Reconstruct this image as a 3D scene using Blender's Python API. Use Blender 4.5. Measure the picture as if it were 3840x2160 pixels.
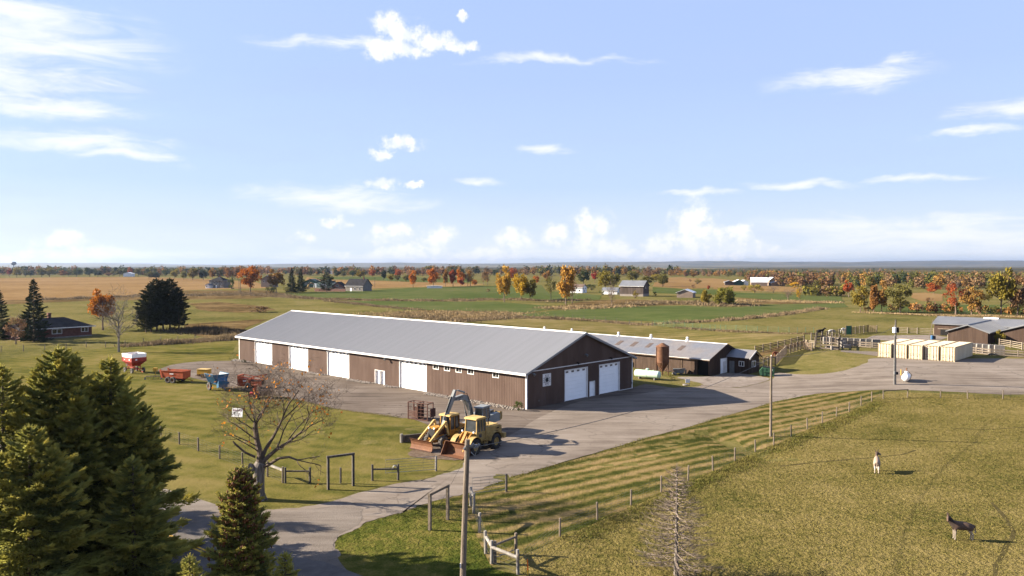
import bpy, bmesh, math, random
import numpy as np
from mathutils import Vector, Matrix
R = math.radians
sc = bpy.context.scene
for o in list(bpy.data.objects): bpy.data.objects.remove(o)
C = sc.collection
# ---------------------------------------------------------------- camera
FPX, CAMZ = 2893.0, 18.4                      # focal length in photo pixels, height of the drone
PITCH = math.atan(85 / FPX)
cd = bpy.data.cameras.new('camera'); cam = bpy.data.objects.new('camera', cd); C.objects.link(cam)
cd.sensor_width = 36; cd.lens = FPX / 3840 * 36; cd.clip_start = .5; cd.clip_end = 60000
cam.location = (0, 0, CAMZ); cam.rotation_euler = (R(90) - PITCH, 0, 0)
sc.camera = cam
# ---------------------------------------------------------------- sun, sky, exposure
SUN_EL, SUN_TO = R(22.5), (-.988, .14)        # elevation, horizontal direction towards the sun
w = bpy.data.worlds.new('World'); sc.world = w; w.use_nodes = True
sl = bpy.data.lights.new('sun', 'SUN'); so = bpy.data.objects.new('sun', sl); C.objects.link(so)
sl.energy = 5.0; sl.angle = R(.5); sl.color = (1, .885, .725)
sd = Vector((SUN_TO[0] * math.cos(SUN_EL), SUN_TO[1] * math.cos(SUN_EL), math.sin(SUN_EL)))
so.rotation_euler = sd.to_track_quat('Z', 'Y').to_euler()
so.location = (-80, 20, 80)
sc.view_settings.view_transform = 'Standard'; sc.view_settings.look = 'None'
sc.view_settings.exposure = EXPOSURE = 2.3
sc.view_settings.gamma = 1; sc.view_settings.use_curve_mapping = False
sc.render.engine = 'CYCLES'
sc.render.resolution_x = 1024; sc.render.resolution_y = 576


class NT:                                       # small node-tree writer
    def __init__(s, t): s.t = t; s.n = t.nodes; s.l = t.links
    def a(s, k, **kw):
        n = s.n.new(k)
        for q, v in kw.items():
            if q.startswith('i_'):
                key = q[2:]; n.inputs[int(key) if key.isdigit() else key].default_value = v
            else: setattr(n, q, v)
        return n
    def k(s, a, b): s.l.new(a, b)
    def put(s, v, sock):
        if hasattr(v, 'links'): s.l.new(v, sock)
        else: sock.default_value = v
    def m(s, op, a, b=0., c=None, clamp=False):
        n = s.n.new('ShaderNodeMath'); n.operation = op; n.use_clamp = clamp
        s.put(a, n.inputs[0]); s.put(b, n.inputs[1])
        if c is not None: s.put(c, n.inputs[2])
        return n.outputs[0]
    def v(s, op, a, b=(0, 0, 0)):
        n = s.n.new('ShaderNodeVectorMath'); n.operation = op
        s.put(a, n.inputs[0]); s.put(b, n.inputs[1])
        return n.outputs[1] if op in ('LENGTH', 'DOT_PRODUCT', 'DISTANCE') else n.outputs[0]
    def ramp(s, x, a, b, lo=0., hi=1.):
        n = s.n.new('ShaderNodeMapRange'); n.interpolation_type = 'SMOOTHSTEP'
        s.put(x, n.inputs[0]); n.inputs[1].default_value = a; n.inputs[2].default_value = b
        n.inputs[3].default_value = lo; n.inputs[4].default_value = hi
        return n.outputs[0]
    def noise(s, vec, sc_, det=4, rough=.55, dist=0):
        n = s.n.new('ShaderNodeTexNoise'); s.k(vec, n.inputs['Vector'])
        n.inputs['Scale'].default_value = sc_; n.inputs['Detail'].default_value = det
        n.inputs['Roughness'].default_value = rough; n.inputs['Distortion'].default_value = dist
        return n.outputs['Fac']
    def mix(s, f, a, b, mode='MIX'):
        n = s.n.new('ShaderNodeMix'); n.data_type = 'RGBA'; n.blend_type = mode
        s.put(f, n.inputs[0])
        for q, i in ((a, 6), (b, 7)):
            if hasattr(q, 'links'): s.l.new(q, n.inputs[i])
            else: n.inputs[i].default_value = (*q[:3], 1)
        return n.outputs[2]


def build_world():
    t = NT(w.node_tree); t.n.clear()
    out = t.a('ShaderNodeOutputWorld'); bg = t.a('ShaderNodeBackground'); bg.inputs[1].default_value = .05
    sky = t.a('ShaderNodeTexSky', sky_type='NISHITA', sun_disc=False)
    sky.sun_elevation = SUN_EL; sky.sun_rotation = math.atan2(SUN_TO[0], SUN_TO[1])
    sky.altitude = 250; sky.air_density = 1.0; sky.dust_density = .5; sky.ozone_density = 2.0
    tc = t.a('ShaderNodeTexCoord'); d = tc.outputs['Generated']
    sp = t.a('ShaderNodeSeparateXYZ'); t.k(d, sp.inputs[0])
    az = t.m('ARCTAN2', sp.outputs[0], sp.outputs[1]); el = t.m('ARCSINE', sp.outputs[2])
    cx = t.a('ShaderNodeCombineXYZ'); t.k(az, cx.inputs[0]); t.k(el, cx.inputs[1]); base = cx.outputs[0]
    nz = t.a('ShaderNodeTexNoise'); t.k(base, nz.inputs['Vector']); nz.inputs['Scale'].default_value = 14
    nz.inputs['Detail'].default_value = 5
    warp = t.v('MULTIPLY', t.v('SUBTRACT', nz.outputs['Color'], (.5, .5, .5)), (.075, .04, 0))
    vec = t.v('ADD', base, warp)
    nz2 = t.a('ShaderNodeTexNoise'); t.k(base, nz2.inputs['Vector']); nz2.inputs['Scale'].default_value = 52; nz2.inputs['Detail'].default_value = 6; nz2.inputs['Roughness'].default_value = .62
    vecc = t.v('ADD', base, t.v('ADD', t.v('MULTIPLY', warp, (.22, .3, 0)), t.v('MULTIPLY', t.v('SUBTRACT', nz2.outputs['Color'], (.5, .5, .5)), (.036, .026, 0))))

    def D(px, py):                              # displayed photo coordinates (2576 wide) -> azimuth, elevation
        X = px * 1.4907; Y = py * 1.4907; a = math.atan((X - 1920) / FPX)
        return a, math.atan((995 - Y) / FPX * math.cos(a))

    def blobs(lst, vec):
        acc = None
        for (x, y, rx, ry) in lst:
            a, e = D(x, y); ka = 2576 / 1.17
            q = t.v('MULTIPLY', t.v('SUBTRACT', vec, (a, e, 0)), (ka / rx, ka / ry, 0))
            f = t.m('SUBTRACT', 1., t.v('LENGTH', q))
            acc = f if acc is None else t.m('MAXIMUM', acc, f)
        return t.m('MAXIMUM', acc, 0.)
    # heaped clouds low over the horizon and two higher up
    cum = [(978, 70, 62, 52), (1030, 88, 88, 46), (1085, 108, 100, 38), (1150, 122, 78, 22), (955, 128, 56, 40), (1030, 130, 120, 26), (1160, 42, 26, 15),
           (1010, 362, 88, 26), (965, 388, 44, 26), (965, 462, 58, 22), (1040, 468, 32, 14),
           (160, 612, 76, 42), (220, 640, 84, 32), (120, 645, 84, 28), (30, 652, 70, 20),
           (765, 602, 40, 22), (845, 558, 46, 20), (985, 590, 86, 44), (1100, 592, 76, 46), (1060, 640, 200, 36), (1290, 602, 92, 46),
           (1400, 594, 70, 46), (1490, 572, 76, 66), (1500, 620, 110, 54), (1745, 552, 78, 70), (1720, 595, 104, 64), (1790, 612, 104, 52),
           (1860, 590, 44, 34), (1660, 618, 66, 36), (1910, 622, 60, 28), (1240, 640, 120, 22), (1600, 640, 140, 22), (1820, 645, 160, 20), (870, 635, 34, 16)]
    n2 = t.noise(base, 36, 9, .66); n2b = t.noise(t.v('ADD', base, (-.010, .010, 0)), 36, 5, .6)
    bl = blobs(cum, vecc)
    cden = t.m('ADD', bl, t.m('MULTIPLY', t.m('MULTIPLY', t.m('SUBTRACT', n2, .50), 2.6), t.ramp(bl, 0., .38)))
    cden = t.m('MULTIPLY', t.ramp(cden, .0, .80), .96)
    # thin streaks
    cir = [(120, 60, 330, 85), (160, 130, 210, 60), (60, 30, 320, 60), (90, 265, 330, 40), (200, 360, 300, 42), (330, 400, 200, 20), (820, 490, 300, 46), (930, 515, 230, 32),
           (1210, 458, 120, 18), (1370, 375, 110, 20), (2000, 466, 190, 18), (2300, 446, 170, 14), (2540, 275, 160, 34), (2430, 335, 160, 18), (2120, 205, 260, 40),
           (2250, 165, 70, 22), (2250, 560, 420, 40), (2450, 600, 420, 60), (850, 110, 300, 26), (1400, 155, 330, 18), (1750, 490, 140, 14), (80, 200, 320, 60), (1600, 640, 950, 40), (2350, 600, 560, 70), (1000, 645, 520, 30), (250, 645, 420, 26), (60, 90, 420, 130)]
    stv = t.v('MULTIPLY', base, (1, 5.5, 1))
    n3 = t.noise(stv, 9, 8, .68, .8)
    bl2 = blobs(cir, vec)
    cd2 = t.m('ADD', bl2, t.m('MULTIPLY', t.m('MULTIPLY', t.m('SUBTRACT', n3, .5), 2.3), t.ramp(bl2, 0., .4)))
    cd2 = t.m('MULTIPLY', t.ramp(cd2, .02, 1.15), .78)
    # an even veil of high thin cloud, thicker towards the horizon all the way round
    n4 = t.noise(stv, 3.2, 5, .6, .4)
    veil = t.m('ADD', t.ramp(el, .45, .0, .74, .93), t.m('MULTIPLY', t.ramp(n4, .45, .75), .08))
    cr = t.a('ShaderNodeValToRGB'); t.k(t.m('MULTIPLY', el, 2.), cr.inputs[0]); ce = cr.color_ramp.elements
    ce[0].position = 0.; ce[0].color = (.72, .785, .875, 1); ce[1].position = .46; ce[1].color = (.415, .53, .89, 1)
    q_ = ce.new(.07); q_.color = (.645, .72, .845, 1); q_ = ce.new(.20); q_.color = (.475, .60, .86, 1)
    vcol = t.mix(1., cr.outputs[0], (5, 5, 5), 'MULTIPLY')
    under = t.ramp(t.m('SUBTRACT', n2b, n2), -.06, .12)
    white = (4.6, 4.6, 4.7); grey = (3.6, 3.9, 4.55)
    ctint = t.mix(t.m('MULTIPLY', under, .7), white, grey)
    col = t.mix(veil, sky.outputs[0], vcol)
    col = t.mix(cd2, col, white)
    col = t.mix(cden, col, ctint)
    t.k(col, bg.inputs[0]); t.k(bg.outputs[0], out.inputs[0])


build_world()
w.cycles.sampling_method = 'MANUAL'; w.cycles.sample_map_resolution = 256
# ---------------------------------------------------------------- terrain and photo pixels
REG = dict(F=(0, 0, 1.), D=(0, 0, 1.4907), R1=(0, 960, .3727), R2=(800, 960, .3727), R3=(1600, 960, .3727), R4=(2400, 960, .2795), R5=(3000, 960, .3261),
           R6=(1400, 1400, .2795), S1=(0, 1300, .3106), S2=(0, 1700, .3183), S3=(700, 1600, .3864), S4=(1500, 1600, .3864), S5=(2300, 1600, .3865),
           S6=(3040, 1600, .3865), S7=(2300, 1250, .3451), S8=(800, 1350, .3106), T3=(2820, 1200, .1941), T4=(3480, 1170, .15873), T5=(540, 1380, .12422),
           T6=(860, 1400, .08972), T7=(2360, 1290, .12422), L4=(1500, 1450, .2002), C3=(3280, 1180, .19324))


def S(t): t = min(1., max(0., t)); return t * t * (3 - 2 * t)


def gauss_seg(x, y, a, b, r):
    ax, ay = a; bx, by = b; dx, dy = bx - ax, by - ay
    t = min(1, max(0, ((x - ax) * dx + (y - ay) * dy) / (dx * dx + dy * dy)))
    q = (x - ax - t * dx) ** 2 + (y - ay - t * dy) ** 2
    return math.exp(-q / (r * r))


def hz(x, y):                                   # ground height
    z = 1.8 * S((x - 36) / 28) * S((y - 95) / 40) * (1 - S((y - 200) / 150))
    if y < 125 and -45 < x < 60:
        z -= .45 * gauss_seg(x, y, (22.3, 82.6), (24.5, 74.5), 1.7)          # culvert swale beside the drive
        z -= .22 * gauss_seg(x, y, (0, 66), (45, 101), 1.6)                  # shallow ditch along the drive
        z += .55 * gauss_seg(x, y, (-13.5, 83), (-20, 86), 3.4)              # grass bank at the loader bay
    return z


_c, _s = math.cos(PITCH), math.sin(PITCH)


def px(r, x, y): a, b, k = REG[r]; return a + x * k, b + y * k


def ray(r, x, y):
    X, Y = px(r, x, y); a = (X - 1920) / FPX; b = -(Y - 1080) / FPX
    return Vector((a, _c + b * _s, -_s + b * _c))


def G(r, x, y, dz=0.):                          # photo pixel -> the ground it shows
    d = ray(r, x, y); h = 0.
    for i in range(40):
        t = (CAMZ - h) / -d.z; h += .5 * (hz(d.x * t, d.y * t) - h)
    return Vector((d.x * t, d.y * t, h + dz))


def AT(r, x, y, Y):                             # photo pixel -> point at distance Y
    d = ray(r, x, y); t = Y / d.y
    return Vector((d.x * t, Y, CAMZ + d.z * t))


def GP(x, y, dz=0.): return Vector((x, y, hz(x, y) + dz))


# ---------------------------------------------------------------- materials
MATS = {}
AK = .43                                        # the exposure is set for low sun: real, dark base colours


def mat(name, c, r=.75, c2=None, s=2., det=5, bump=0., bs=None, metal=0., spec=.2, st=(1, 1, 1), lo=.35, hi=.68, fine=0., trans=0., rand=0., coord='Object', raw=False):
    if name in MATS: return MATS[name]
    if max(c) < .5 and not raw: c = tuple(x * AK for x in c); c2 = c2 and tuple(x * AK for x in c2)
    m = bpy.data.materials.new(name); m.use_nodes = True; t = NT(m.node_tree); t.n.clear()
    out = t.a('ShaderNodeOutputMaterial'); b = t.a('ShaderNodeBsdfPrincipled')
    b.inputs['Roughness'].default_value = r; b.inputs['Metallic'].default_value = metal; b.inputs['Specular IOR Level'].default_value = spec
    tc = t.a('ShaderNodeTexCoord'); v = tc.outputs[coord]
    if st != (1, 1, 1): v = t.v('MULTIPLY', v, st)
    col = None
    if c2 is not None:
        col = t.mix(t.ramp(t.noise(v, s, det, .6), lo, hi), c, c2)
    if fine:
        f = t.ramp(t.noise(v, s * 9, 3), .3, .7, 1 - fine, 1 + fine)
        col = t.mix(1., col if col is not None else c, (1, 1, 1), 'MULTIPLY') if False else col
        hs = t.a('ShaderNodeHueSaturation'); t.put(f, hs.inputs['Value'])
        if col is not None: t.k(col, hs.inputs['Color'])
        else: hs.inputs['Color'].default_value = (*c, 1)
        col = hs.outputs[0]
    if rand:
        oi = t.a('ShaderNodeObjectInfo'); hs = t.a('ShaderNodeHueSaturation')
        t.k(t.ramp(oi.outputs['Random'], 0, 1, 1 - rand, 1 + rand), hs.inputs['Value'])
        t.k(t.m('ADD', .5, t.m('MULTIPLY', t.m('SUBTRACT', t.m('FRACT', t.m('MULTIPLY', oi.outputs['Random'], 7.3)), .5), rand * .10)), hs.inputs['Hue'])
        if col is not None: t.k(col, hs.inputs['Color'])
        else: hs.inputs['Color'].default_value = (*c, 1)
        col = hs.outputs[0]
    if col is None: b.inputs['Base Color'].default_value = (*c, 1)
    else: t.k(col, b.inputs['Base Color'])
    if bump:
        bn = t.a('ShaderNodeBump'); bn.inputs['Strength'].default_value = bump; bn.inputs['Distance'].default_value = .08
        t.k(t.noise(v, bs or s * 6, 4, .6), bn.inputs['Height']); t.k(bn.outputs[0], b.inputs['Normal'])
    sh = b.outputs[0]
    if trans:
        tr = t.a('ShaderNodeBsdfTranslucent')
        if col is not None: t.k(col, tr.inputs[0])
        else: tr.inputs[0].default_value = (*c, 1)
        mx = t.a('ShaderNodeMixShader'); mx.inputs[0].default_value = trans
        t.k(sh, mx.inputs[1]); t.k(tr.outputs[0], mx.inputs[2]); sh = mx.outputs[0]
    t.k(sh, out.inputs[0]); MATS[name] = m
    return m


# ---------------------------------------------------------------- mesh helpers
class MB:
    def __init__(s): s.v = []; s.f = []; s.mi = []; s.cur = 0
    def add(s, vs, fs):
        k = len(s.v); s.v += [tuple(p) for p in vs]; s.f += [tuple(i + k for i in q) for q in fs]; s.mi += [s.cur] * len(fs)
        return s
    def b(s, x0, x1, y0, y1, z0, z1):
        return s.add([(x0, y0, z0), (x1, y0, z0), (x1, y1, z0), (x0, y1, z0), (x0, y0, z1), (x1, y0, z1), (x1, y1, z1), (x0, y1, z1)],
                     [(0, 3, 2, 1), (4, 5, 6, 7), (0, 1, 5, 4), (1, 2, 6, 5), (2, 3, 7, 6), (3, 0, 4, 7)])
    def pr(s, poly, a, b_, ax='y'):             # polygon extruded from a to b_ along an axis
        n = len(poly)
        def P(p, q, k): return {'y': (p, k, q), 'x': (k, p, q), 'z': (p, q, k)}[ax]
        vs = [P(p, q, a) for p, q in poly] + [P(p, q, b_) for p, q in poly]
        return s.add(vs, [tuple(range(n))[::-1], tuple(range(n, 2 * n))] + [(i, (i + 1) % n, n + (i + 1) % n, n + i) for i in range(n)])
    def bar(s, p, q, wd, ht=None, up=(0, 0, 1)):  # square bar from p to q
        p, q = Vector(p), Vector(q); d = (q - p).normalized(); u = Vector(up)
        if abs(d.dot(u)) > .95: u = Vector((1, 0, 0))
        sx = d.cross(u).normalized(); uz = sx.cross(d); a = sx * wd / 2; c = uz * (ht or wd) / 2
        vs = [p - a - c, p + a - c, p + a + c, p - a + c, q - a - c, q + a - c, q + a + c, q - a + c]
        return s.add(vs, [(0, 1, 2, 3), (7, 6, 5, 4), (0, 4, 5, 1), (1, 5, 6, 2), (2, 6, 7, 3), (3, 7, 4, 0)])
    def tube(s, pts, rad, n=6, cap=True):
        pts = [Vector(p) for p in pts]
        if not hasattr(rad, '__len__'): rad = [rad] * len(pts)
        vs = []; prev = None
        for i, p in enumerate(pts):
            d = (pts[min(i + 1, len(pts) - 1)] - pts[max(i - 1, 0)]).normalized()
            a = Vector((0, 0, 1)) if abs(d.z) < .9 else Vector((1, 0, 0))
            if prev is not None and abs(prev.dot(d)) < .9: a = prev
            x = d.cross(a).normalized(); y = d.cross(x).normalized(); prev = a
            for j in range(n):
                t = 2 * math.pi * j / n; vs.append(p + (x * math.cos(t) + y * math.sin(t)) * rad[i])
        fs = [(i * n + j, i * n + (j + 1) % n, (i + 1) * n + (j + 1) % n, (i + 1) * n + j) for i in range(len(pts) - 1) for j in range(n)]
        if cap: fs += [tuple(range(n))[::-1], tuple(range((len(pts) - 1) * n, len(pts) * n))]
        return s.add(vs, fs)
    def lathe(s, prof, n=20, o=(0, 0, 0), ax='z', cap=True):  # profile of (radius, height)
        vs = []
        for r_, h_ in prof:
            for j in range(n):
                t = 2 * math.pi * j / n; c_, q_ = r_ * math.cos(t), r_ * math.sin(t)
                p = {'z': (c_, q_, h_), 'y': (c_, h_, q_), 'x': (h_, c_, q_)}[ax]
                vs.append((p[0] + o[0], p[1] + o[1], p[2] + o[2]))
        m_ = len(prof)
        fs = [(i * n + j, i * n + (j + 1) % n, (i + 1) * n + (j + 1) % n, (i + 1) * n + j) for i in range(m_ - 1) for j in range(n)]
        if cap: fs += [tuple(range(n))[::-1], tuple(range((m_ - 1) * n, m_ * n))]
        return s.add(vs, fs)
    def q(s, *p): return s.add(p, [tuple(range(len(p)))])
    def xf(s, M_):
        s.v = [tuple(M_ @ Vector(p)) for p in s.v]; return s
    def join(s, o): return s.add(o.v, o.f)
    def mesh(s, name):
        me = bpy.data.meshes.new(name); me.from_pydata(s.v, [], s.f)
        if any(s.mi): me.polygons.foreach_set('material_index', s.mi)
        bm = bmesh.new(); bm.from_mesh(me); bmesh.ops.recalc_face_normals(bm, faces=bm.faces); bm.to_mesh(me); bm.free()
        return me


def link(name, me, m=None, parent=None, smooth=False):
    o = bpy.data.objects.new(name, me); C.objects.link(o)
    if m is not None:
        for q in (m if isinstance(m, (list, tuple)) else [m]): me.materials.append(MATS[q] if isinstance(q, str) else q)
    if parent is not None: o.parent = parent
    if smooth: me.polygons.foreach_set('use_smooth', [True] * len(me.polygons))
    return o


def mk(name, mb, m, parent=None, smooth=False): return link(name, mb.mesh(name), m, parent, smooth)


def npmesh(name, V, Fq, mi=None):               # fast mesh from arrays
    me = bpy.data.meshes.new(name); k = Fq.shape[1]
    me.vertices.add(len(V)); me.vertices.foreach_set('co', np.ascontiguousarray(V, dtype=np.float32).ravel())
    me.loops.add(Fq.size); me.loops.foreach_set('vertex_index', np.ascontiguousarray(Fq, dtype=np.int32).ravel())
    me.polygons.add(len(Fq)); me.polygons.foreach_set('loop_start', np.arange(0, Fq.size, k, dtype=np.int32))
    if mi is not None: me.polygons.foreach_set('material_index', np.asarray(mi, dtype=np.int32))
    me.update(calc_edges=True)
    return me


def share(name, me, parent, loc=(0, 0, 0), rot=(0, 0, 0), scale=(1, 1, 1)):
    o = bpy.data.objects.new(name, me); C.objects.link(o); o.parent = parent
    o.location = loc; o.rotation_euler = rot; o.scale = scale
    return o


def tag(o, label, cat, group=None):
    o['label'] = label; o['category'] = cat
    if group: o['group'] = group
    return o


def thing(name, label, cat, loc=(0, 0, 0), rz=0., group=None):
    o = bpy.data.objects.new(name, None); C.objects.link(o); o.empty_display_size = .3
    o.location = loc; o.rotation_euler = (0, 0, rz)
    return tag(o, label, cat, group)


def struct(o, kind='structure'): o['kind'] = kind; return o


def omat(o, m):                                 # material on the object, so that meshes can be shared
    o.material_slots[0].link = 'OBJECT'; o.material_slots[0].material = MATS[m] if isinstance(m, str) else m


def copy_tree(o, parent=None):
    c = o.copy(); C.objects.link(c)
    if parent is not None: c.parent = parent
    for ch in o.children: copy_tree(ch, c)
    return c
# ================================================================ GROUND
def grass_mat(name, dark, mid, straw, patch=.06, mot=.9, fine=7., stripe=None, bump=.5, sa=.5, bias=0.):
    dark, mid, straw = (tuple(x * AK for x in q) for q in (dark, mid, straw))
    m = bpy.data.materials.new(name); m.use_nodes = True; t = NT(m.node_tree); t.n.clear()
    out = t.a('ShaderNodeOutputMaterial'); b = t.a('ShaderNodeBsdfPrincipled'); b.inputs['Roughness'].default_value = .95
    b.inputs['Specular IOR Level'].default_value = 0.
    tc = t.a('ShaderNodeTexCoord'); v = tc.outputs['Object']
    n1 = t.noise(v, patch, 4, .55, .3); n2 = t.noise(v, mot, 5, .62); n3 = t.noise(v, fine, 3, .6)
    a = t.m('ADD', t.m('MULTIPLY', t.m('SUBTRACT', n1, .5), 1.5), t.m('MULTIPLY', t.m('SUBTRACT', n2, .5), 1.5))
    a = t.m('ADD', a, t.m('MULTIPLY', t.m('SUBTRACT', n3, .5), .9))
    a = t.m('ADD', a, .5 + bias)
    if stripe:
        (dx, dy), wl = stripe
        d = t.v('DOT_PRODUCT', v, (dx, dy, 0)); d = t.m('ADD', d, t.m('MULTIPLY', t.noise(v, .07, 2), wl * .45))
        s1 = t.m('SINE', t.m('MULTIPLY', d, 2 * math.pi / wl)); s2 = t.m('SINE', t.m('MULTIPLY', d, 2 * math.pi / wl / 2.7))
        a = t.m('ADD', a, t.m('MULTIPLY', t.m('ADD', s1, t.m('MULTIPLY', s2, .35)), sa * .5))
    cr = t.a('ShaderNodeValToRGB'); t.k(a, cr.inputs[0]); e = cr.color_ramp.elements
    e[0].position = .12; e[0].color = (*dark, 1); e[1].position = .88; e[1].color = (*straw, 1)
    q = e.new(.5); q.color = (*mid, 1)
    t.k(cr.outputs[0], b.inputs['Base Color'])
    bn = t.a('ShaderNodeBump'); bn.inputs['Strength'].default_value = bump; bn.inputs['Distance'].default_value = .25
    hh = t.m('ADD', t.noise(v, mot * 2.2, 4, .6), t.m('MULTIPLY', n3, .35)); t.k(hh, bn.inputs['Height']); t.k(bn.outputs[0], b.inputs['Normal'])
    t.k(b.outputs[0], out.inputs[0]); MATS[name] = m


VX, VY = math.cos(R(46.7)), math.sin(R(46.7))    # the farm's building grid: v = (VX, VY), u = (-VY, VX)
grass_mat('pasture', (.118, .118, .036), (.215, .188, .062), (.29, .23, .10), .035, .5, 4., bump=.45)
grass_mat('lawn_grass', (.105, .112, .028), (.205, .180, .050), (.28, .222, .080), .055, .35, 5.5, ((.35, .94), 2.6), .4, .16)
grass_mat('mown_grass', (.070, .080, .020), (.20, .165, .052), (.36, .255, .115), .08, .8, 7., ((-.58, .815), 1.75), .5, .62)
grass_mat('paddock_grass', (.100, .102, .026), (.235, .190, .060), (.335, .26, .10), .10, 1.5, 7., None, 1.0, bias=.05)
grass_mat('verge_grass', (.060, .082, .016), (.135, .140, .030), (.25, .205, .06), .12, 1., 6., None, .8)
grass_mat('hay_field', (.14, .13, .040), (.225, .185, .066), (.33, .25, .12), .03, .16, 2., ((.2, .98), 5.), .3, .25)
grass_mat('green_crop', (.088, .118, .036), (.122, .150, .050), (.172, .172, .070), .012, .10, 1.2, ((.15, .99), 9.), .15, .12)
grass_mat('corn_stubble', (.27, .165, .07), (.34, .215, .095), (.41, .27, .13), .010, .12, 1.5, ((.5, .86), 3.), .15, .15)
grass_mat('dry_weeds', (.085, .062, .026), (.19, .125, .055), (.30, .21, .10), .05, .22, 1.5, None, .8)
grass_mat('far_plain', (.05, .055, .02), (.10, .09, .035), (.24, .17, .08), .0011, .008, .05, None, 0.)


def paving(name, c, dk, lt, cracks=0., bump=.15, stre=None):
    c, dk, lt = (tuple(x * AK for x in q) for q in (c, dk, lt))
    m = bpy.data.materials.new(name); m.use_nodes = True; t = NT(m.node_tree); t.n.clear()
    out = t.a('ShaderNodeOutputMaterial'); b = t.a('ShaderNodeBsdfPrincipled'); b.inputs['Roughness'].default_value = .92
    b.inputs['Specular IOR Level'].default_value = .03
    tc = t.a('ShaderNodeTexCoord'); v = tc.outputs['Object']
    if stre:
        mp = t.a('ShaderNodeMapping'); mp.inputs['Rotation'].default_value = (0, 0, stre); mp.inputs['Scale'].default_value = (.13, 1, 1)
        t.k(v, mp.inputs[0]); vs = mp.outputs[0]
    else: vs = v
    n1 = t.noise(v, .10, 5, .6, .5); n2 = t.noise(vs, .8, 5, .65, .3); n3 = t.noise(v, 9, 3)
    a = t.m('ADD', t.m('ADD', t.m('MULTIPLY', n1, .9), t.m('MULTIPLY', n2, 1.1)), t.m('MULTIPLY', n3, .35))
    cr = t.a('ShaderNodeValToRGB'); t.k(t.m('MULTIPLY', a, .5), cr.inputs[0]); e = cr.color_ramp.elements
    e[0].position = .45; e[0].color = (*dk, 1); e[1].position = .72; e[1].color = (*lt, 1); q = e.new(.585); q.color = (*c, 1)
    col = cr.outputs[0]
    if cracks:
        wv = t.v('ADD', v, t.v('MULTIPLY', t.a('ShaderNodeCombineXYZ').outputs[0], (0, 0, 0)))
        nz = t.a('ShaderNodeTexNoise'); nz.inputs['Scale'].default_value = .35; nz.inputs['Detail'].default_value = 5; t.k(v, nz.inputs['Vector'])
        wv = t.v('ADD', v, t.v('MULTIPLY', nz.outputs['Color'], (5, 5, 0)))
        vo = t.a('ShaderNodeTexVoronoi', feature='DISTANCE_TO_EDGE'); vo.inputs['Scale'].default_value = .16; t.k(wv, vo.inputs['Vector'])
        ck = t.m('MULTIPLY', t.ramp(vo.outputs['Distance'], .004, .018, 1, 0), t.ramp(n1, .45, .62))
        col = t.mix(t.m('MULTIPLY', ck, cracks), col, tuple(x * .45 for x in dk))
    t.k(col, b.inputs['Base Color'])
    bn = t.a('ShaderNodeBump'); bn.inputs['Strength'].default_value = bump; bn.inputs['Distance'].default_value = .05
    t.k(t.noise(v, 14, 3), bn.inputs['Height']); t.k(bn.outputs[0], b.inputs['Normal'])
    t.k(b.outputs[0], out.inputs[0]); MATS[name] = m


paving('yard_asphalt', (.225, .178, .142), (.12, .094, .075), (.31, .255, .21), .8, stre=R(-44))
paving('drive_asphalt', (.325, .268, .218), (.20, .16, .128), (.42, .355, .295), .5, stre=R(-40))
paving('gravel', (.285, .24, .20), (.19, .155, .125), (.38, .325, .275), 0., .6, stre=R(-55))
paving('road_asphalt', (.23, .205, .185), (.17, .15, .135), (.28, .25, .225), .35)
paving('concrete_yard', (.36, .30, .25), (.24, .19, .155), (.45, .39, .335), .6)

GX0, GX1, GY0, GY1, GS = -260, 260, 20, 420, 2


def ground_mesh():
    xs = np.arange(GX0, GX1 + 1, GS); ys = np.arange(GY0, GY1 + 1, GS)
    X, Y = np.meshgrid(xs, ys); Z = np.array([[hz(float(x), float(y)) for x in xs] for y in ys])
    # lawn crest on the left: none where h is flat; keep exact heights for draped sheets
    V = np.stack([X, Y, Z], -1).reshape(-1, 3); nx = len(xs); ny = len(ys)
    i = np.arange((ny - 1) * (nx - 1)); r_ = i // (nx - 1); c_ = i % (nx - 1); a = r_ * nx + c_
    Fq = np.stack([a, a + 1, a + nx + 1, a + nx], -1)
    k = len(V); E_ = 40000.
    O = np.array([(-E_, -3000, 0), (E_, -3000, 0), (E_, E_, 0), (-E_, E_, 0)])
    V = np.vstack([V, O]); c00, c10, c11, c01 = 0, nx - 1, ny * nx - 1, (ny - 1) * nx
    F2 = np.array([(k, k + 1, c10, c00), (k + 1, k + 2, c11, c10), (k + 2, k + 3, c01, c11), (k + 3, k, c00, c01)])
    me = npmesh('ground', V, np.vstack([Fq, F2])); me.polygons.foreach_set('use_smooth', [True] * len(me.polygons))
    return me


g = struct(link('ground', ground_mesh(), 'pasture'))


def smooth_poly(P, k=4):
    n = len(P); out = []
    for i in range(n):
        a, b, c, d = P[i - 1], P[i], P[(i + 1) % n], P[(i + 2) % n]
        L = (c - b).length
        if L < .05: out.append(b); continue
        if L > 14 or L > 4 * min((b - a).length, (d - c).length) or max((b - a).length, (d - c).length) > 5 * L:
            out += [b.lerp(c, j / k) for j in range(k)]; continue
        for j in range(k):
            t = j / k
            out.append(.5 * ((2 * b) + (c - a) * t + (2 * a - 5 * b + 4 * c - d) * t * t + (3 * b - a - 3 * c + d) * t ** 3))
    return out


NDR = [0]


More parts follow.
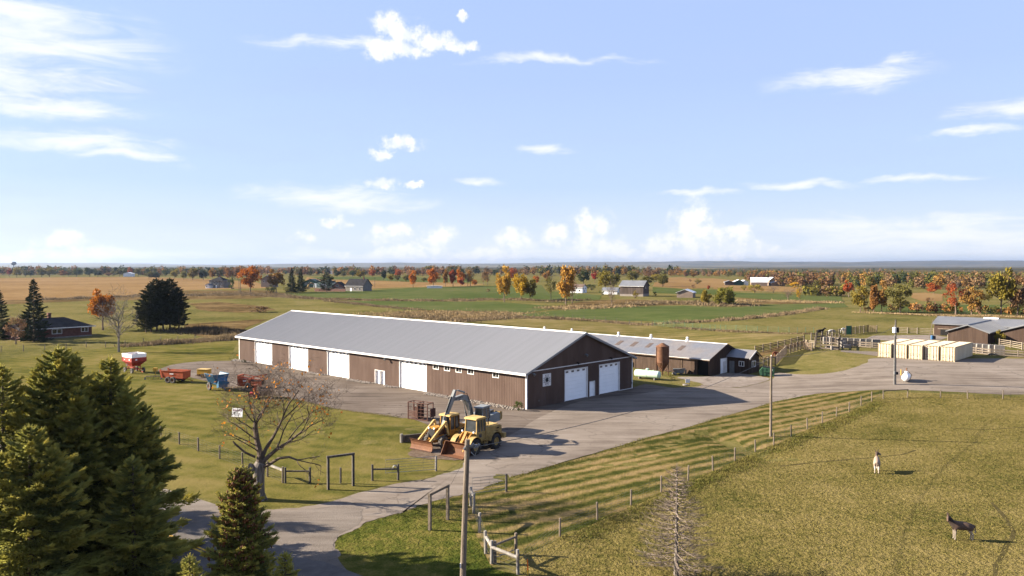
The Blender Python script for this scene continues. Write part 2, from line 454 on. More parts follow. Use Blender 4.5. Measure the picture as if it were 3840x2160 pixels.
def drape(name, pts, dz, m, smooth=True, jit=0., seed=1):
    NDR[0] += 1; dz += NDR[0] * .0004
    P = [Vector((p[0], p[1], 0)) for p in pts]
    if smooth: P = smooth_poly(P)
    rnd = random.Random(seed)
    if jit: P = [p + Vector((rnd.uniform(-jit, jit), rnd.uniform(-jit, jit), 0)) for p in P]
    bm = bmesh.new(); vs = [bm.verts.new(p) for p in P]; f = bm.faces.new(vs)
    bmesh.ops.triangulate(bm, faces=[f])
    x0, x1 = min(p.x for p in P), max(p.x for p in P); y0, y1 = min(p.y for p in P), max(p.y for p in P)
    def cut(lo, hi, g0, g1, ax):
        k = max(lo, g0) // GS * GS + GS
        while k < min(hi, g1):
            co = (k, 0, 0) if ax == 0 else (0, k, 0); no = (1, 0, 0) if ax == 0 else (0, 1, 0)
            bmesh.ops.bisect_plane(bm, geom=bm.verts[:] + bm.edges[:] + bm.faces[:], plane_co=co, plane_no=no, dist=1e-5); k += GS
    rise = (x1 > 34 and y0 < 352 and y1 > 94) or (x1 > -30 and y0 < 110)
    if rise:
        cut(x0, x1, GX0, GX1, 0); cut(y0, y1, GY0, GY1, 1)
    for v in bm.verts: v.co.z = hz(v.co.x, v.co.y) + dz
    me = bpy.data.meshes.new(name)
    for f in bm.faces:
        f.normal_update()
        if f.normal.z < 0: f.normal_flip()
    bm.to_mesh(me); bm.free()
    o = link(name, me, m); me.polygons.foreach_set('use_smooth', [True] * len(me.polygons))
    return struct(o)


def gp(r, *pp): return [G(r, *p) for p in pp]


# road past the gate, running behind the spruces
rd = Vector((17.3, -13.6)).normalized(); rn = Vector((-rd.y, rd.x))              # along, across (away from camera)
E1 = Vector(G('F', 963, 2013)[:2])                                              # a point on the far edge of the asphalt
def road_pt(a, b): p = E1 + rd * a + rn * b; return (p.x, p.y)
drape('road_shoulder', [road_pt(a, b) for a, b in ((-75, 2.0), (-40, 1.9), (-20, 1.8), (-8, 2.2), (4, 2.6), (12, 1.2), (22, .9), (34, .9), (34, -8.6), (12, -8.8), (-20, -8.7), (-75, -8.6))], .012, 'gravel', True, .06)
drape('road', [road_pt(a, b) for a, b in ((-75, 0), (-40, 0), (34, 0), (34, -7.2), (-40, -7.2), (-75, -7.2))], .024, 'road_asphalt', False)
mat('line_yellow', (.62, .36, .03), .8, (.40, .25, .06), 3.)
drape('road_marking', [road_pt(a, b) for a, b in ((-75, -3.45), (34, -3.45), (34, -3.62), (-75, -3.62))], .030, 'line_yellow', False)
drape('road_marking', [road_pt(a, b) for a, b in ((-75, -3.75), (34, -3.75), (34, -3.92), (-75, -3.92))], .030, 'line_yellow', False)

# lawn on the left of the drive, from the road to beyond the yard
lawn = gp('S3', (700, 790), (1000, 770), (1480, 690), (1900, 575), (2329, 500)) + gp('S4', (430, 440), (640, 310)) + gp('R6', (880, 700), (700, 640), (480, 600)) + \
    gp('S8', (2000, 640), (1400, 560), (870, 440)) + gp('S8', (300, 320)) + gp('T5', (2600, 560), (1500, 300)) + gp('R1', (1600, 1190), (1560, 1150), (1750, 1080), (2300, 1040), (2400, 850), (1900, 880), (1200, 910), (500, 990), (0, 1040)) + \
    gp('R1', (-700, 1050)) + gp('S1', (-300, 700)) + [Vector((*road_pt(-60, 2.4), 0)), Vector((*road_pt(-30, 2.2), 0)), Vector((*road_pt(-12, 2.2), 0))]
drape('lawn', lawn, .008, 'lawn_grass', False)
# mown strip between drive and paddock fence
strip = gp('S4', (460, 700), (680, 655), (1050, 510), (1300, 440), (1700, 320), (2050, 230), (2329, 155)) + gp('S7', (400, 1130), (800, 1025), (1000, 965), (1400, 850), (1700, 765), (2000, 695), (2318, 652)) + \
    gp('F', (3330, 1462)) + gp('S7', (2270, 985), (2108, 1050), (1932, 1130), (1743, 1222), (1543, 1297), (1320, 1398)) + gp('S5', (966, 440), (726, 540), (465, 650), (172, 780)) + gp('S4', (1915, 925), (1553, 1090), (1150, 1260), (880, 1350), (760, 1100), (640, 900))
drape('mown_strip', strip, .010, 'mown_grass', False)
drape('road_verge', gp('S3', (1440, 1160), (1500, 1060), (1650, 1000), (1760, 930), (2100, 835), (2329, 760)) + gp('S4', (460, 695), (640, 890), (760, 1100), (890, 1360), (1150, 1449), (1150, 1600), (200, 1600), (-350, 1500)) + gp('S3', (1500, 1330)), .014, 'verge_grass', True)
pad = gp('S4', (1165, 1270), (1553, 1092), (1915, 927)) + gp('S5', (172, 782), (465, 652), (726, 542), (966, 442)) + gp('S7', (1320, 1400), (1543, 1299), (1743, 1224), (1932, 1132), (2108, 1052), (2270, 987)) + \
    gp('F', (3330, 1470), (3900, 1492), (4300, 1500), (4300, 2400), (2300, 2400), (1960, 2200))
drape('paddock', pad, .012, 'paddock_grass', False)
PADDOCK = [(p.x, p.y) for p in pad]
mat('trodden_soil', (.10, .082, .035), .95, (.16, .13, .055), 1.2, bump=.5, spec=0.)
def path(*pp):
    P = [G('S6', *p) for p in pp]; L_ = []; R_ = []
    for i, p in enumerate(P):
        d = (P[min(i + 1, len(P) - 1)] - P[max(i - 1, 0)]).normalized(); n = Vector((-d.y, d.x, 0)) * .13; L_.append(p + n); R_.append(p - n)
    drape('animal_path', L_ + R_[::-1], .016, 'trodden_soil', False, .05)
path((-300, 385), (0, 352), (330, 322), (640, 300), (900, 270), (1010, 230))
path((1760, 740), (1830, 820), (1900, 900), (1970, 1020), (1960, 1080), (1900, 1150), (1840, 1260), (1800, 1360), (1780, 1500))
path((1400, 20), (1700, 30), (2100, 5))
# asphalt yard along the barn and the drive that crosses to the pens
yard = gp('R1', (2420, 1045), (2330, 1055), (2000, 1062), (1750, 1092), (1620, 1135), (1600, 1165)) + gp('T5', (1180, 220), (1500, 310), (2400, 520)) + gp('S8', (150, 335), (420, 385), (870, 455), (1130, 505), (1400, 575), (1700, 625), (1950, 655), (2254, 700)) + \
    gp('R6', (480, 605), (640, 655), (760, 720), (700, 820), (560, 900), (560, 1010), (860, 1100), (1230, 1150)) + gp('F', (1985, 1620), (2600, 1490), (2420, 1440), (2377, 1452), (1976, 1530))
drape('yard', yard, .016, 'yard_asphalt', True, .05)
drive = gp('S3', (560, 890), (690, 812), (1000, 797), (1300, 752), (1480, 707), (1620, 657), (1850, 602), (2050, 552), (2329, 512)) + gp('S4', (140, 540), (290, 500), (430, 455), (600, 398), (640, 320)) + gp('R6', (1180, 1160), (1400, 1020), (1900, 800), (2300, 560)) + \
    gp('F', (2200, 1500), (2420, 1475)) + gp('S7', (600, 600), (920, 580), (990, 560), (1330, 592), (1560, 552), (1730, 500), (1760, 432), (2000, 447), (2318, 446)) + \
    gp('R5', (170, 1362), (400, 1340), (600, 1290), (760, 1230), (900, 1172), (1750, 1190), (2000, 1180), (2576, 1182), (3000, 1190), (3000, 1480)) + gp('F', (3840, 1480), (3500, 1466), (3320, 1462)) + \
    gp('S7', (2318, 648), (2000, 692), (1700, 762), (1400, 848), (1000, 962), (800, 1022), (400, 1127), (0, 1245)) + gp('S4', (1700, 312), (1300, 432), (1050, 502), (830, 590), (680, 647), (460, 692), (270, 742), (140, 782), (0, 842)) + \
    gp('S3', (2100, 832), (1900, 882), (1750, 932), (1640, 1002), (1490, 1060), (1430, 1150), (1480, 1250), (1300, 1310), (1000, 1200), (760, 1100))
drape('drive', drive, .020, 'drive_asphalt', True, .12)
drape('gravel_apron', gp('S3', (640, 900), (690, 830), (1000, 820), (1300, 790), (1520, 760), (1700, 800), (1650, 960), (1480, 1050), (1420, 1150), (1470, 1250), (1290, 1312), (1000, 1205), (760, 1105)), .028, 'gravel', True, .1)
drape('concrete_pad', gp('S7', (690, 478), (930, 538), (1010, 565), (1330, 588), (1560, 548), (1700, 498), (1600, 470), (1470, 448), (1240, 432), (1040, 470)), .026, 'concrete_yard', True)
drape('cattle_yard', gp('T4', (-1300, 560), (140, 540), (480, 600), (300, 660), (-600, 700), (-1500, 640)), .02, 'concrete_yard', False)
drape('track', gp('R5', (480, 1088), (700, 1095), (900, 1105), (900, 1150), (700, 1125), (500, 1105)), .02, 'gravel', True, .1)
drape('pen_ground', gp('T3', (130, 720), (700, 560), (1000, 450), (1040, 400), (780, 440), (130, 640)), .02, 'dry_weeds', False)
mat('bare_soil', (.14, .085, .05), .95, (.24, .17, .11), 1.5, bump=.6)
drape('bare_soil', gp('R6', (470, 1075), (560, 1030), (850, 1090), (1100, 1130), (1150, 1165), (900, 1160), (700, 1150), (500, 1115)), .030, 'bare_soil', True, .1)

# ---- fields behind the farm
Z0 = .05
drape('corn_field', gp('R1', (-300, 226), (700, 214), (1450, 211), (2100, 232), (2576, 262)) + gp('R2', (520, 300), (560, 322), (0, 336)) + gp('R1', (1900, 345), (1400, 397), (950, 412), (500, 432), (0, 450), (-400, 460)), Z0, 'corn_stubble', False)
drape('corn_field', gp('R2', (940, 212), (1080, 236), (1550, 246), (2000, 262), (2576, 276)) + gp('R3', (600, 285), (430, 305), (0, 312)) + gp('R2', (1800, 318), (1550, 332), (1200, 330), (900, 320)), Z0, 'corn_stubble', False)
drape('corn_field', gp('R4', (330, 290), (980, 300), (1300, 330), (1300, 395), (900, 430), (600, 440), (170, 408), (190, 372), (340, 360)), Z0, 'corn_stubble', False)
drape('corn_field', gp('R4', (1000, 395), (1700, 400), (2576, 440)) + gp('R5', (300, 378), (520, 400), (520, 458)) + gp('R4', (2576, 500), (1900, 480), (1300, 470), (980, 440)), Z0 + .02, 'corn_stubble', False)
drape('corn_field', gp('R5', (1290, 425), (1440, 420), (1640, 440), (1640, 520), (1400, 520), (1280, 480)), Z0 + .02, 'corn_stubble', False)
drape('corn_field', gp('R3', (2430, 218), (2576, 212), (2700, 240), (2700, 300), (2280, 305), (2290, 270)), Z0, 'corn_stubble', False)
drape('green_field', gp('R2', (600, 388), (1000, 362), (1600, 345), (2000, 322), (2576, 306)) + gp('R3', (680, 305), (1150, 290), (1200, 350), (1760, 395), (1740, 440), (850, 450), (680, 432), (0, 455)) + gp('R2', (1700, 442), (1200, 425), (800, 410)), Z0, 'green_crop', False)
drape('green_field', gp('R2', (1150, 455), (1700, 455), (2576, 462)) + gp('R3', (700, 460), (1330, 512), (1300, 530), (1000, 572), (860, 575), (700, 562), (0, 545)) + gp('R2', (1900, 540), (1500, 490)), Z0 + .02, 'green_crop', False)
drape('green_field', gp('R3', (900, 595), (1300, 550), (1700, 528), (2150, 508)) + gp('R4', (0, 680), (600, 668), (1100, 690), (1300, 690), (1700, 655), (2576, 640)) + gp('R5', (500, 545), (560, 590), (200, 600)) + gp('R4', (2500, 700), (2200, 735), (1500, 840), (650, 895), (0, 872)) + gp('R3', (1800, 645), (1100, 612)), Z0 + .02, 'green_crop', False)
drape('green_field', gp('R4', (170, 420), (600, 445), (1020, 455), (1300, 490), (2100, 520), (2576, 540), (2700, 545)) + gp('R5', (480, 500), (520, 530), (0, 528)) + gp('R4', (2000, 605), (1700, 585), (1320, 555), (860, 510), (480, 510), (170, 495)), Z0 + .03, 'green_crop', False)
drape('green_field', gp('R5', (850, 560), (1350, 565), (2576, 560), (2900, 560), (2900, 660), (2200, 670), (1400, 652), (860, 640)), Z0 + .03, 'green_crop', False)
drape('green_field', gp('R2', (1000, 212), (1300, 208), (1500, 208), (2576, 222), (2576, 262), (2100, 262), (1500, 240), (1060, 232)), Z0 + .02, 'green_crop', False)
drape('hay_meadow', gp('R3', (430, 662), (1000, 632), (1500, 650), (2576, 696)) + gp('R4', (150, 940), (800, 1010), (1500, 1035), (2200, 1050), (2200, 1110), (1600, 1260), (900, 1180), (0, 1095)) + gp('R3', (2200, 800), (1600, 760), (1000, 710)), Z0, 'hay_field', False)
drape('dry_patch', gp('R1', (1900, 480), (2200, 462), (2576, 500)) + gp('R2', (640, 545), (300, 570), (0, 560)) + gp('R1', (2000, 545)), Z0, 'dry_weeds', True, 1.)
drape('dry_patch', gp('R1', (1880, 690), (2200, 665), (2576, 640)) + gp('R2', (560, 640), (380, 710), (200, 790), (0, 860)) + gp('R1', (2100, 850), (1850, 740)), Z0, 'dry_weeds', True, 1.)
drape('dry_patch', gp('R2', (1700, 585), (2100, 545), (2576, 560)) + gp('R3', (500, 575), (850, 585), (880, 605), (420, 660), (0, 640)) + gp('R2', (2000, 610)), Z0, 'dry_weeds', True, 1.)
drape('dry_patch', gp('R3', (1330, 505), (1560, 460), (1760, 445), (2080, 435), (2576, 470)) + gp('R4', (830, 600), (820, 655), (300, 660), (0, 672)) + gp('R3', (1700, 520), (1340, 545)), Z0 + .01, 'dry_weeds', True, 1.)
drape('dry_patch', gp('R4', (1310, 565), (1800, 590), (2576, 612), (2576, 634), (1700, 645), (1320, 680)) , Z0 + .035, 'dry_weeds', True, 1.)
drape('dry_patch', gp('R5', (860, 655), (1500, 665), (2576, 690), (2900, 700), (2900, 730), (1900, 700), (1200, 680), (700, 650)), Z0 + .035, 'dry_weeds', True, .4)
drape('dry_patch', gp('R1', (-100, 455), (950, 415), (1400, 400), (1900, 350), (2576, 345)) + gp('R2', (600, 350), (700, 390), (400, 430), (0, 435)) + gp('R1', (1400, 445), (900, 450), (0, 490)), Z0 + .005, 'dry_weeds', True, 1.)
# far plain: a patchwork of hazy fields towards the hills
drape('far_plain', [(-9000, 1900), (9000, 1900), (16000, 14000), (-16000, 14000)], .2, 'far_plain', False)
# ================================================================ BUILDINGS
mat('siding_brown', (.165, .108, .084), .75, (.215, .146, .115), .5, spec=.06, st=(1, 1, .25))
mat('steel_roof', (.40, .402, .41), .5, (.44, .442, .45), 1.0, 3, spec=.35, st=(.03, 1., .03))
mat('white_trim', (.62, .60, .575), .5, (.52, .50, .475), 1.2)
mat('white_door', (.80, .80, .79), .45, (.76, .76, .75), .6)
mat('glass', (.03, .035, .04), .12, spec=.6)
mat('door_glass', (.32, .32, .32), .2, (.22, .22, .22), 3., spec=.6)
mat('dark', (.015, .013, .012), .8)
mat('black_print', (.03, .033, .04), .6)
mat('grey_metal', (.38, .38, .37), .5, (.28, .28, .27), 3., metal=.3)
mat('barn_board', (.105, .066, .044), .85, (.165, .108, .076), .9, st=(3, 3, .35), bump=.4, bs=7)
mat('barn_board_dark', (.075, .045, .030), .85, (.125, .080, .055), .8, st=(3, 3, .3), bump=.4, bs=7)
mat('old_roof', (.30, .32, .36), .5, (.40, .36, .33), .18, metal=.1, spec=.4, fine=.08)
mat('stone_pale', (.499, .44, .38), .9, (.42, .35, .29), 2.2)
mat('concrete', (.42, .38, .34), .9, (.30, .27, .24), 1.4, bump=.3)
mat('rust', (.20, .085, .042), .8, (.30, .15, .08), 1.1, bump=.2, fine=.12)
mat('cream_paint', (.52, .435, .30), .55, (.44, .36, .245), .5, st=(1, 1, .3))
mat('wood_grey', (.30, .245, .19), .9, (.18, .14, .105), 1.5, st=(4, 4, .6), bump=.4)
mat('wood_pale', (.46, .38, .29), .9, (.33, .26, .19), 1.2, bump=.3)
mat('wood_brown', (.17, .115, .075), .9, (.26, .185, .13), 1.3, bump=.3)


def ribbed(L, ztop, z0=0., holes=(), sp=.3048, depth=.022, axis='y', flip=1):
    """corrugated steel sheet standing on z0: columns along 0..L, depth pushed along -flip, with openings (a, b, lo, hi)"""
    ys = [0.]
    k = 0
    while k * sp < L:
        for o in (.0, .70, .76, .94): ys.append(min(L, k * sp + o * sp))
        k += 1
    ys.append(L)
    for a, b, lo, hi in holes: ys += [a, b]
    ys = sorted(set(round(y, 4) for y in ys))
    def off(y):
        f = (y / sp) % 1
        if f < .70: return 0
        if f < .76: return depth * (f - .70) / .06
        if f < .94: return depth
        return depth * (1 - f) / .06
    m = MB()
    for a, b in zip(ys[:-1], ys[1:]):
        mid = (a + b) / 2; cuts = [(z0, None)]
        hs = sorted([(lo, hi) for p, q, lo, hi in holes if p < mid < q])
        seg = []; cur = z0
        for lo, hi in hs:
            if lo > cur + .01: seg.append((cur, lo))
            cur = hi
        seg.append((cur, None))
        oa, ob = -flip * off(a), -flip * off(b)
        for lo, hi in seg:
            ta, tb = (ztop(a), ztop(b)) if hi is None else (hi, hi)
            if axis == 'y': m.q((oa, a, lo), (ob, b, lo), (ob, b, tb), (oa, a, ta))
            else: m.q((a, oa, lo), (b, ob, lo), (b, ob, tb), (a, oa, ta))
    return m


def rib_roof(L, y0, x_e, z_e, x_r, z_r, sp=.3048, depth=.04):
    m = MB(); ys = []; k = 0
    while k * sp < L:
        for o, d in ((0, 0), (.72, 0), (.78, depth), (.93, depth)):
            if k * sp + o * sp <= L: ys.append((k * sp + o * sp, d))
        k += 1
    ys.append((L, 0))
    for (a, da), (b, db) in zip(ys[:-1], ys[1:]):
        m.q((x_e, y0 + a, z_e + da), (x_e, y0 + b, z_e + db), (x_r, y0 + b, z_r + db), (x_r, y0 + a, z_r + da))
    return m


def overhead_door(parent, a, b, top, wall, panes, depth=.22):
    """sectional door in a white reveal; wall 'L' = long wall (plane x=0), 'G' = gable (plane y=0)"""
    def put(m):                                 # local: s along wall, d into the building, z
        M_ = Matrix(((0, 1, 0, 0), (1, 0, 0, 0), (0, 0, 1, 0), (0, 0, 0, 1))) if wall == 'L' else Matrix.Identity(4)
        return m.xf(M_)
    fr = MB()
    fr.b(a - .10, a, -.045, depth, 0, top + .10); fr.b(b, b + .10, -.045, depth, 0, top + .10); fr.b(a, b, -.045, depth, top, top + .10)
    f = mk('door_frame', put(fr), 'white_trim', parent)
    n = 8; hh = top / n
    for i in range(n):
        m = MB(); m.b(a + .002, b - .002, depth - .06, depth, i * hh + .006, (i + 1) * hh - .006)
        m.b(a + .05, b - .05, depth - .068, depth - .058, i * hh + .05, i * hh + .09)
        mk('door_panel', put(m), 'white_door', f)
    w_ = (b - a) / panes
    for i in range(panes):
        m = MB(); c = a + (i + .5) * w_; m.b(c - .27, c + .27, depth - .085, depth - .055, (n - .73) * hh, (n - .25) * hh)
        mk('window_pane', put(m), 'door_glass', f)
    m = MB(); m.b(a, b, depth - .075, depth, .0, .05); mk('bottom_seal', put(m), 'dark', f)
    return f


def main_barn():
    A = G('R6', 2055, 487); A.z = 0
    W, L, HW, HP = 23.55, 75.45, 4.72, 9.05
    t = thing('drive_shed', 'long brown steel barn with grey metal roof and white overhead doors', 'barn', A, R(46.7))
    ov = .55
    slope = (HP - HW - .1) / (W / 2)
    dl = [(63.07, 69.2), (50.99, 57.05), (38.82, 44.95), (19.58, 25.7)]
    wins = [(16.92, 18.03), (14.52, 15.64), (12.14, 13.23), (9.71, 10.84), (4.95, 6.02)]
    walk = [(30.67, 31.8), (29.42, 30.53)]
    holes = [(a, b, 0, 4.2) for a, b in dl] + [(a, b, 3.6, 4.24) for a, b in wins] + [(a, b, 0, 2.1) for a, b in walk]
    mk('wall', ribbed(L, lambda y: HW, 0, holes), 'siding_brown', t)
    zt = lambda x: HW + slope * min(x, W - x)
    gd = [(7.7, 12.57), (15.4, 20.2)]; gw = (13.13, 14.24)
    mk('gable_wall', ribbed(W, zt, 0, [(a, b, 0, 4.2) for a, b in gd] + [(gw[0], gw[1], 0, 2.08)], axis='x'), 'siding_brown', t)
    bw = ribbed(L, lambda y: HW, 0, [], flip=-1); bw.xf(Matrix.Translation((W, 0, 0))); mk('wall', bw, 'siding_brown', t)
    gb = ribbed(W, zt, 0, [], axis='x', flip=-1); gb.xf(Matrix.Translation((0, L, 0))); mk('gable_wall', gb, 'siding_brown', t)
    inn = MB(); inn.b(.45, .5, .5, L - .5, 0, HW - .1); inn.b(.5, W - .5, .45, .5, 0, HW - .1); mk('inner_lining', inn, 'dark', t)
    for a, b in dl: overhead_door(t, a, b, 4.2, 'L', 6)
    for a, b in gd: overhead_door(t, a, b, 4.2, 'G', 4)
    xw = W / 2
    for side in (0, 1):
        xe = -ov if side == 0 else W + ov
        mk('roof', rib_roof(L + .9, -.45, xe, HW + .12 - slope * ov, xw, HP + .05), 'steel_roof', t)
    m = MB(); m.pr([(xw - .35, HP - .02), (xw, HP + .14), (xw + .35, HP - .02), (xw, HP + .09)], -.46, L + .46, 'y'); mk('ridge_cap', m, 'white_trim', t)
    ze = HW + .12 - slope * ov
    for xe, d in ((-ov, -1), (W + ov, 1)):
        m = MB(); m.b(xe - .09 if d < 0 else xe, xe if d < 0 else xe + .09, -.47, L + .47, ze - .26, ze + .03); mk('eave_trim', m, 'white_trim', t)
        m = MB(); x0, x1 = (xe + .003, -.03) if d < 0 else (W + .03, xe - .003); m.b(x0, x1, -.4, L + .4, ze - .16, ze - .13); mk('soffit', m, 'siding_brown', t)
    for y0 in (-.47, L + .39):                   # verge trim up both slopes of a gable
        for s_ in (0, 1):
            m = MB(); xe = -ov - .09 if s_ == 0 else W + ov + .09
            ze2 = HW + .12 - slope * (ov + .09)
            m.pr([(xe, ze2 - .26), (xe, ze2 + .05), (xw, HP + .10), (xw, HP - .20)], y0, y0 + .08, 'y'); mk('verge_trim', m, 'steel_roof' if y0 < 0 else 'white_trim', t)
    for x_, y_ in ((0, 0), (0, L), (W, 0), (W, L)):
        m = MB(); sx = -1 if x_ == 0 else 1; sy = -1 if y_ == 0 else 1
        m.b(x_ - .04 if sx < 0 else x_ - .16, x_ + .16 if sx < 0 else x_ + .04, y_ - .045 if sy < 0 else y_, y_ if sy < 0 else y_ + .045, 0, HW)
        m.b(x_ - .045 if sx < 0 else x_, x_ if sx < 0 else x_ + .045, y_ - .04 if sy < 0 else y_ - .16, y_ + .16 if sy < 0 else y_ + .04, 0, HW)
        mk('corner_trim', m, 'white_trim', t)
    m = MB(); m.b(.2, W - .05, -.05, 0, 4.74, 4.85); mk('trim_strip', m, 'white_trim', t)
    m = MB(); m.b(20.35, W, -.05, -.0, .0, .09); mk('base_trim', m, 'white_trim', t)
    for a, b in wins:                            # small windows: white frame, dark pane set back
        f = MB(); z0, z1 = 3.6, 4.24
        f.b(-.05, .08, a - .07, a + .02, z0 - .07, z1 + .07); f.b(-.05, .08, b - .02, b + .07, z0 - .07, z1 + .07)
        f.b(-.05, .08, a + .02, b - .02, z0 - .07, z0 + .02); f.b(-.05, .08, a + .02, b - .02, z1 - .02, z1 + .07)
        fo = mk('window', f, 'white_trim', t)
        g_ = MB(); g_.b(.04, .06, a, b, z0, z1); mk('pane', g_, 'glass', fo)
        g_ = MB(); g_.b(.02, .05, (a + b) / 2 - .025, (a + b) / 2 + .025, z0 + .02, z1 - .02); mk('mullion', g_, 'white_trim', fo)
    for a, b in walk:                            # walk doors in deep white reveals on the long wall
        f = MB(); f.b(-.05, .32, b, b + .08, 0, 2.18); f.b(-.05, .32, a - .08, a, 0, 2.18); f.b(-.05, .32, a, b, 2.1, 2.18)
        fo = mk('walk_door_frame', f, 'white_trim', t)
        d = MB(); d.b(.26, .31, a + .002, b - .002, .02, 2.098); do = mk('walk_door', d, 'white_door', fo)
        k = MB(); k.lathe([(.03, 0), (.035, .05), (.02, .07)], 8, (.19, b - .12, 1.0), 'x'); mk('door_knob', k, 'dark', fo)
    a, b = gw
    f = MB(); f.b(a - .08, a, -.05, .18, 0, 2.16); f.b(b, b + .08, -.05, .18, 0, 2.16); f.b(a, b, -.05, .18, 2.08, 2.16)
    fo = mk('walk_door_frame', f, 'white_trim', t)
    d = MB(); d.b(a + .002, b - .002, .10, .15, .02, 2.078); mk('walk_door', d, 'white_door', fo)
    k = MB(); k.lathe([(.03, 0), (.035, .05), (.02, .07)], 8, (b - .25, .03, 1.0), 'y'); mk('door_knob', k, 'dark', fo)
    # lamps under the eaves and on the gable
    def lamp(x, y, z, dx, dy, big=False):
        m = MB(); s_ = 1.4 if big else 1.
        m.bar((x, y, z), (x + dx * .28 * s_, y + dy * .28 * s_, z + .05), .05)
        m.tube([(x + dx * .22 * s_, y + dy * .22 * s_, z + .10), (x + dx * .42 * s_, y + dy * .42 * s_, z - .04), (x + dx * .5 * s_, y + dy * .5 * s_, z - .14)], [.07 * s_, .12 * s_, .15 * s_], 8)
        mk('wall_lamp', m, 'grey_metal' if big else 'dark', t)
    for y in (66.1, 54., 41.9, 33.5, 22.6): lamp(0, y, 4.42, -1, 0)
    lamp(0, 28.6, 4.15, -1, 0, True); lamp(11.8, 0, 6.05, 0, -1, True); lamp(10.1, 0, 5.08, 0, -1); lamp(17.75, 0, 5.08, 0, -1); lamp(.85, 0, 4.5, 0, -1, True)
    # barn quilt board: eight-pointed star in black rings on white
    q = MB(); q.b(3.08, 4.72, -.075, -.03, 2.59, 4.22); qo = mk('quilt_board', q, 'white_trim', t)
    cx, cz, k = 3.9, 3.405, .80
    def star(ro, ri, rot=0.): return [(cx + k * (ro if i % 2 == 0 else ri) * math.sin(math.pi * i / 8 + rot), cz + k * (ro if i % 2 == 0 else ri) * math.cos(math.pi * i / 8 + rot)) for i in range(16)]
    for i, (ro, ri, m_) in enumerate(((.98, .56, 'black_print'), (.80, .47, 'white_trim'), (.56, .32, 'black_print'))):
        rot = math.pi / 8
        s_ = MB(); s_.pr(star(ro, ri, rot), -.079 - i * .004, -.075 - i * .004, 'y'); mk('star', s_, m_, qo)
    for dx, dz, ang in ((0, .86, 0), (0, -.86, 2), (.86, 0, 1), (-.86, 0, 3)):   # small triangles at the sides
        c_, s2 = math.cos(ang * math.pi / 2), math.sin(ang * math.pi / 2)
        P_ = [(-.13, .06), (.13, .06), (0, -.10)]
        m = MB(); m.pr([(cx + k * (dx + p * c_ + z * s2), cz + k * (dz - p * s2 + z * c_)) for p, z in P_], -.080, -.0755, 'y'); mk('triangle', m, 'grey_metal', qo)
    for x_, z_ in ((2.3, .75),):
        m = MB(); m.b(x_, x_ + .08, -.08, -.02, z_, z_ + .2); mk('outlet_box', m, 'grey_metal', t)
    m = MB(); m.b(23.32, 23.42, -.1, -.02, .7, 1.0); mk('outlet_box', m, 'grey_metal', t)
    for y in (0., ):                             # lightning rod
        m = MB(); m.tube([(xw, y + .1, HP), (xw, y + .1, HP + .75)], .02, 5); mk('lightning_rod', m, 'grey_metal', t)
    return t


barn = main_barn()


def stones_mesh(name, pts, rmin, rmax, seed, parent=None, m='stone_pale'):
    """joined loose stones: squashed octahedra with bevelled random shapes"""
    rng = np.random.default_rng(seed); n = len(pts)
    base = np.array([(1, 0, 0), (-1, 0, 0), (0, 1, 0), (0, -1, 0), (0, 0, 1), (0, 0, -1), (.6, .6, .6), (-.6, .6, .6), (.6, -.6, .6), (-.6, -.6, .6)])
    tri = np.array([(0, 6, 8), (2, 7, 6), (1, 9, 7), (3, 8, 9), (4, 6, 7), (4, 7, 9), (4, 9, 8), (4, 8, 6), (0, 2, 6), (2, 1, 7), (1, 3, 9), (3, 0, 8), (5, 2, 0), (5, 1, 2), (5, 3, 1), (5, 0, 3)])
    V = base[None] * rng.uniform(.7, 1.25, (n, 10, 1)); V *= rng.uniform(rmin, rmax, (n, 1, 1)); V *= np.array([1, 1, .75])
    a = rng.uniform(0, 6.28, n); c, s = np.cos(a), np.sin(a)
    X = V[..., 0] * c[:, None] - V[..., 1] * s[:, None]; Y = V[..., 0] * s[:, None] + V[..., 1] * c[:, None]
    V = np.stack([X, Y, V[..., 2]], -1) + np.array(pts)[:, None, :]
    Fq = tri[None] + (np.arange(n) * 10)[:, None, None]
    return link(name, npmesh(name, V.reshape(-1, 3), Fq.reshape(-1, 3)), m, parent)


def stone_beds():
    A = barn.location; v = Vector((VX, VY, 0)); u = Vector((-VY, VX, 0)); rnd = random.Random(3)
    for (a, b, wd, nm) in ((70.0, 76.6, 1.5, 'by the far corner'), (57.6, 62.8, .9, 'between two doors'), (45.2, 50.4, 1.1, 'beside the third door'), (32.0, 38.6, 1.3, 'left of the walk doors'), (25.9, 29.2, 1.1, 'between walk doors and tall door'), (.2, 19.3, 1.5, 'under the five small windows')):
        pts = []
        for i in range(int((b - a) * 46)):
            s_ = rnd.uniform(a, b); e = min(1, (s_ - a) / 1.2 + .25, (b - s_) / 1.2 + .25); d = -rnd.random() * wd * e - .05
            p = A + u * s_ + v * d; pts.append((p.x, p.y, .03 + rnd.random() * .05))
        o = stones_mesh('stone_bed', pts, .06, .15, int(a * 10)); struct(o, 'stuff')
        tag(o, 'pale loose stones along the barn wall ' + nm, 'stones')


stone_beds()


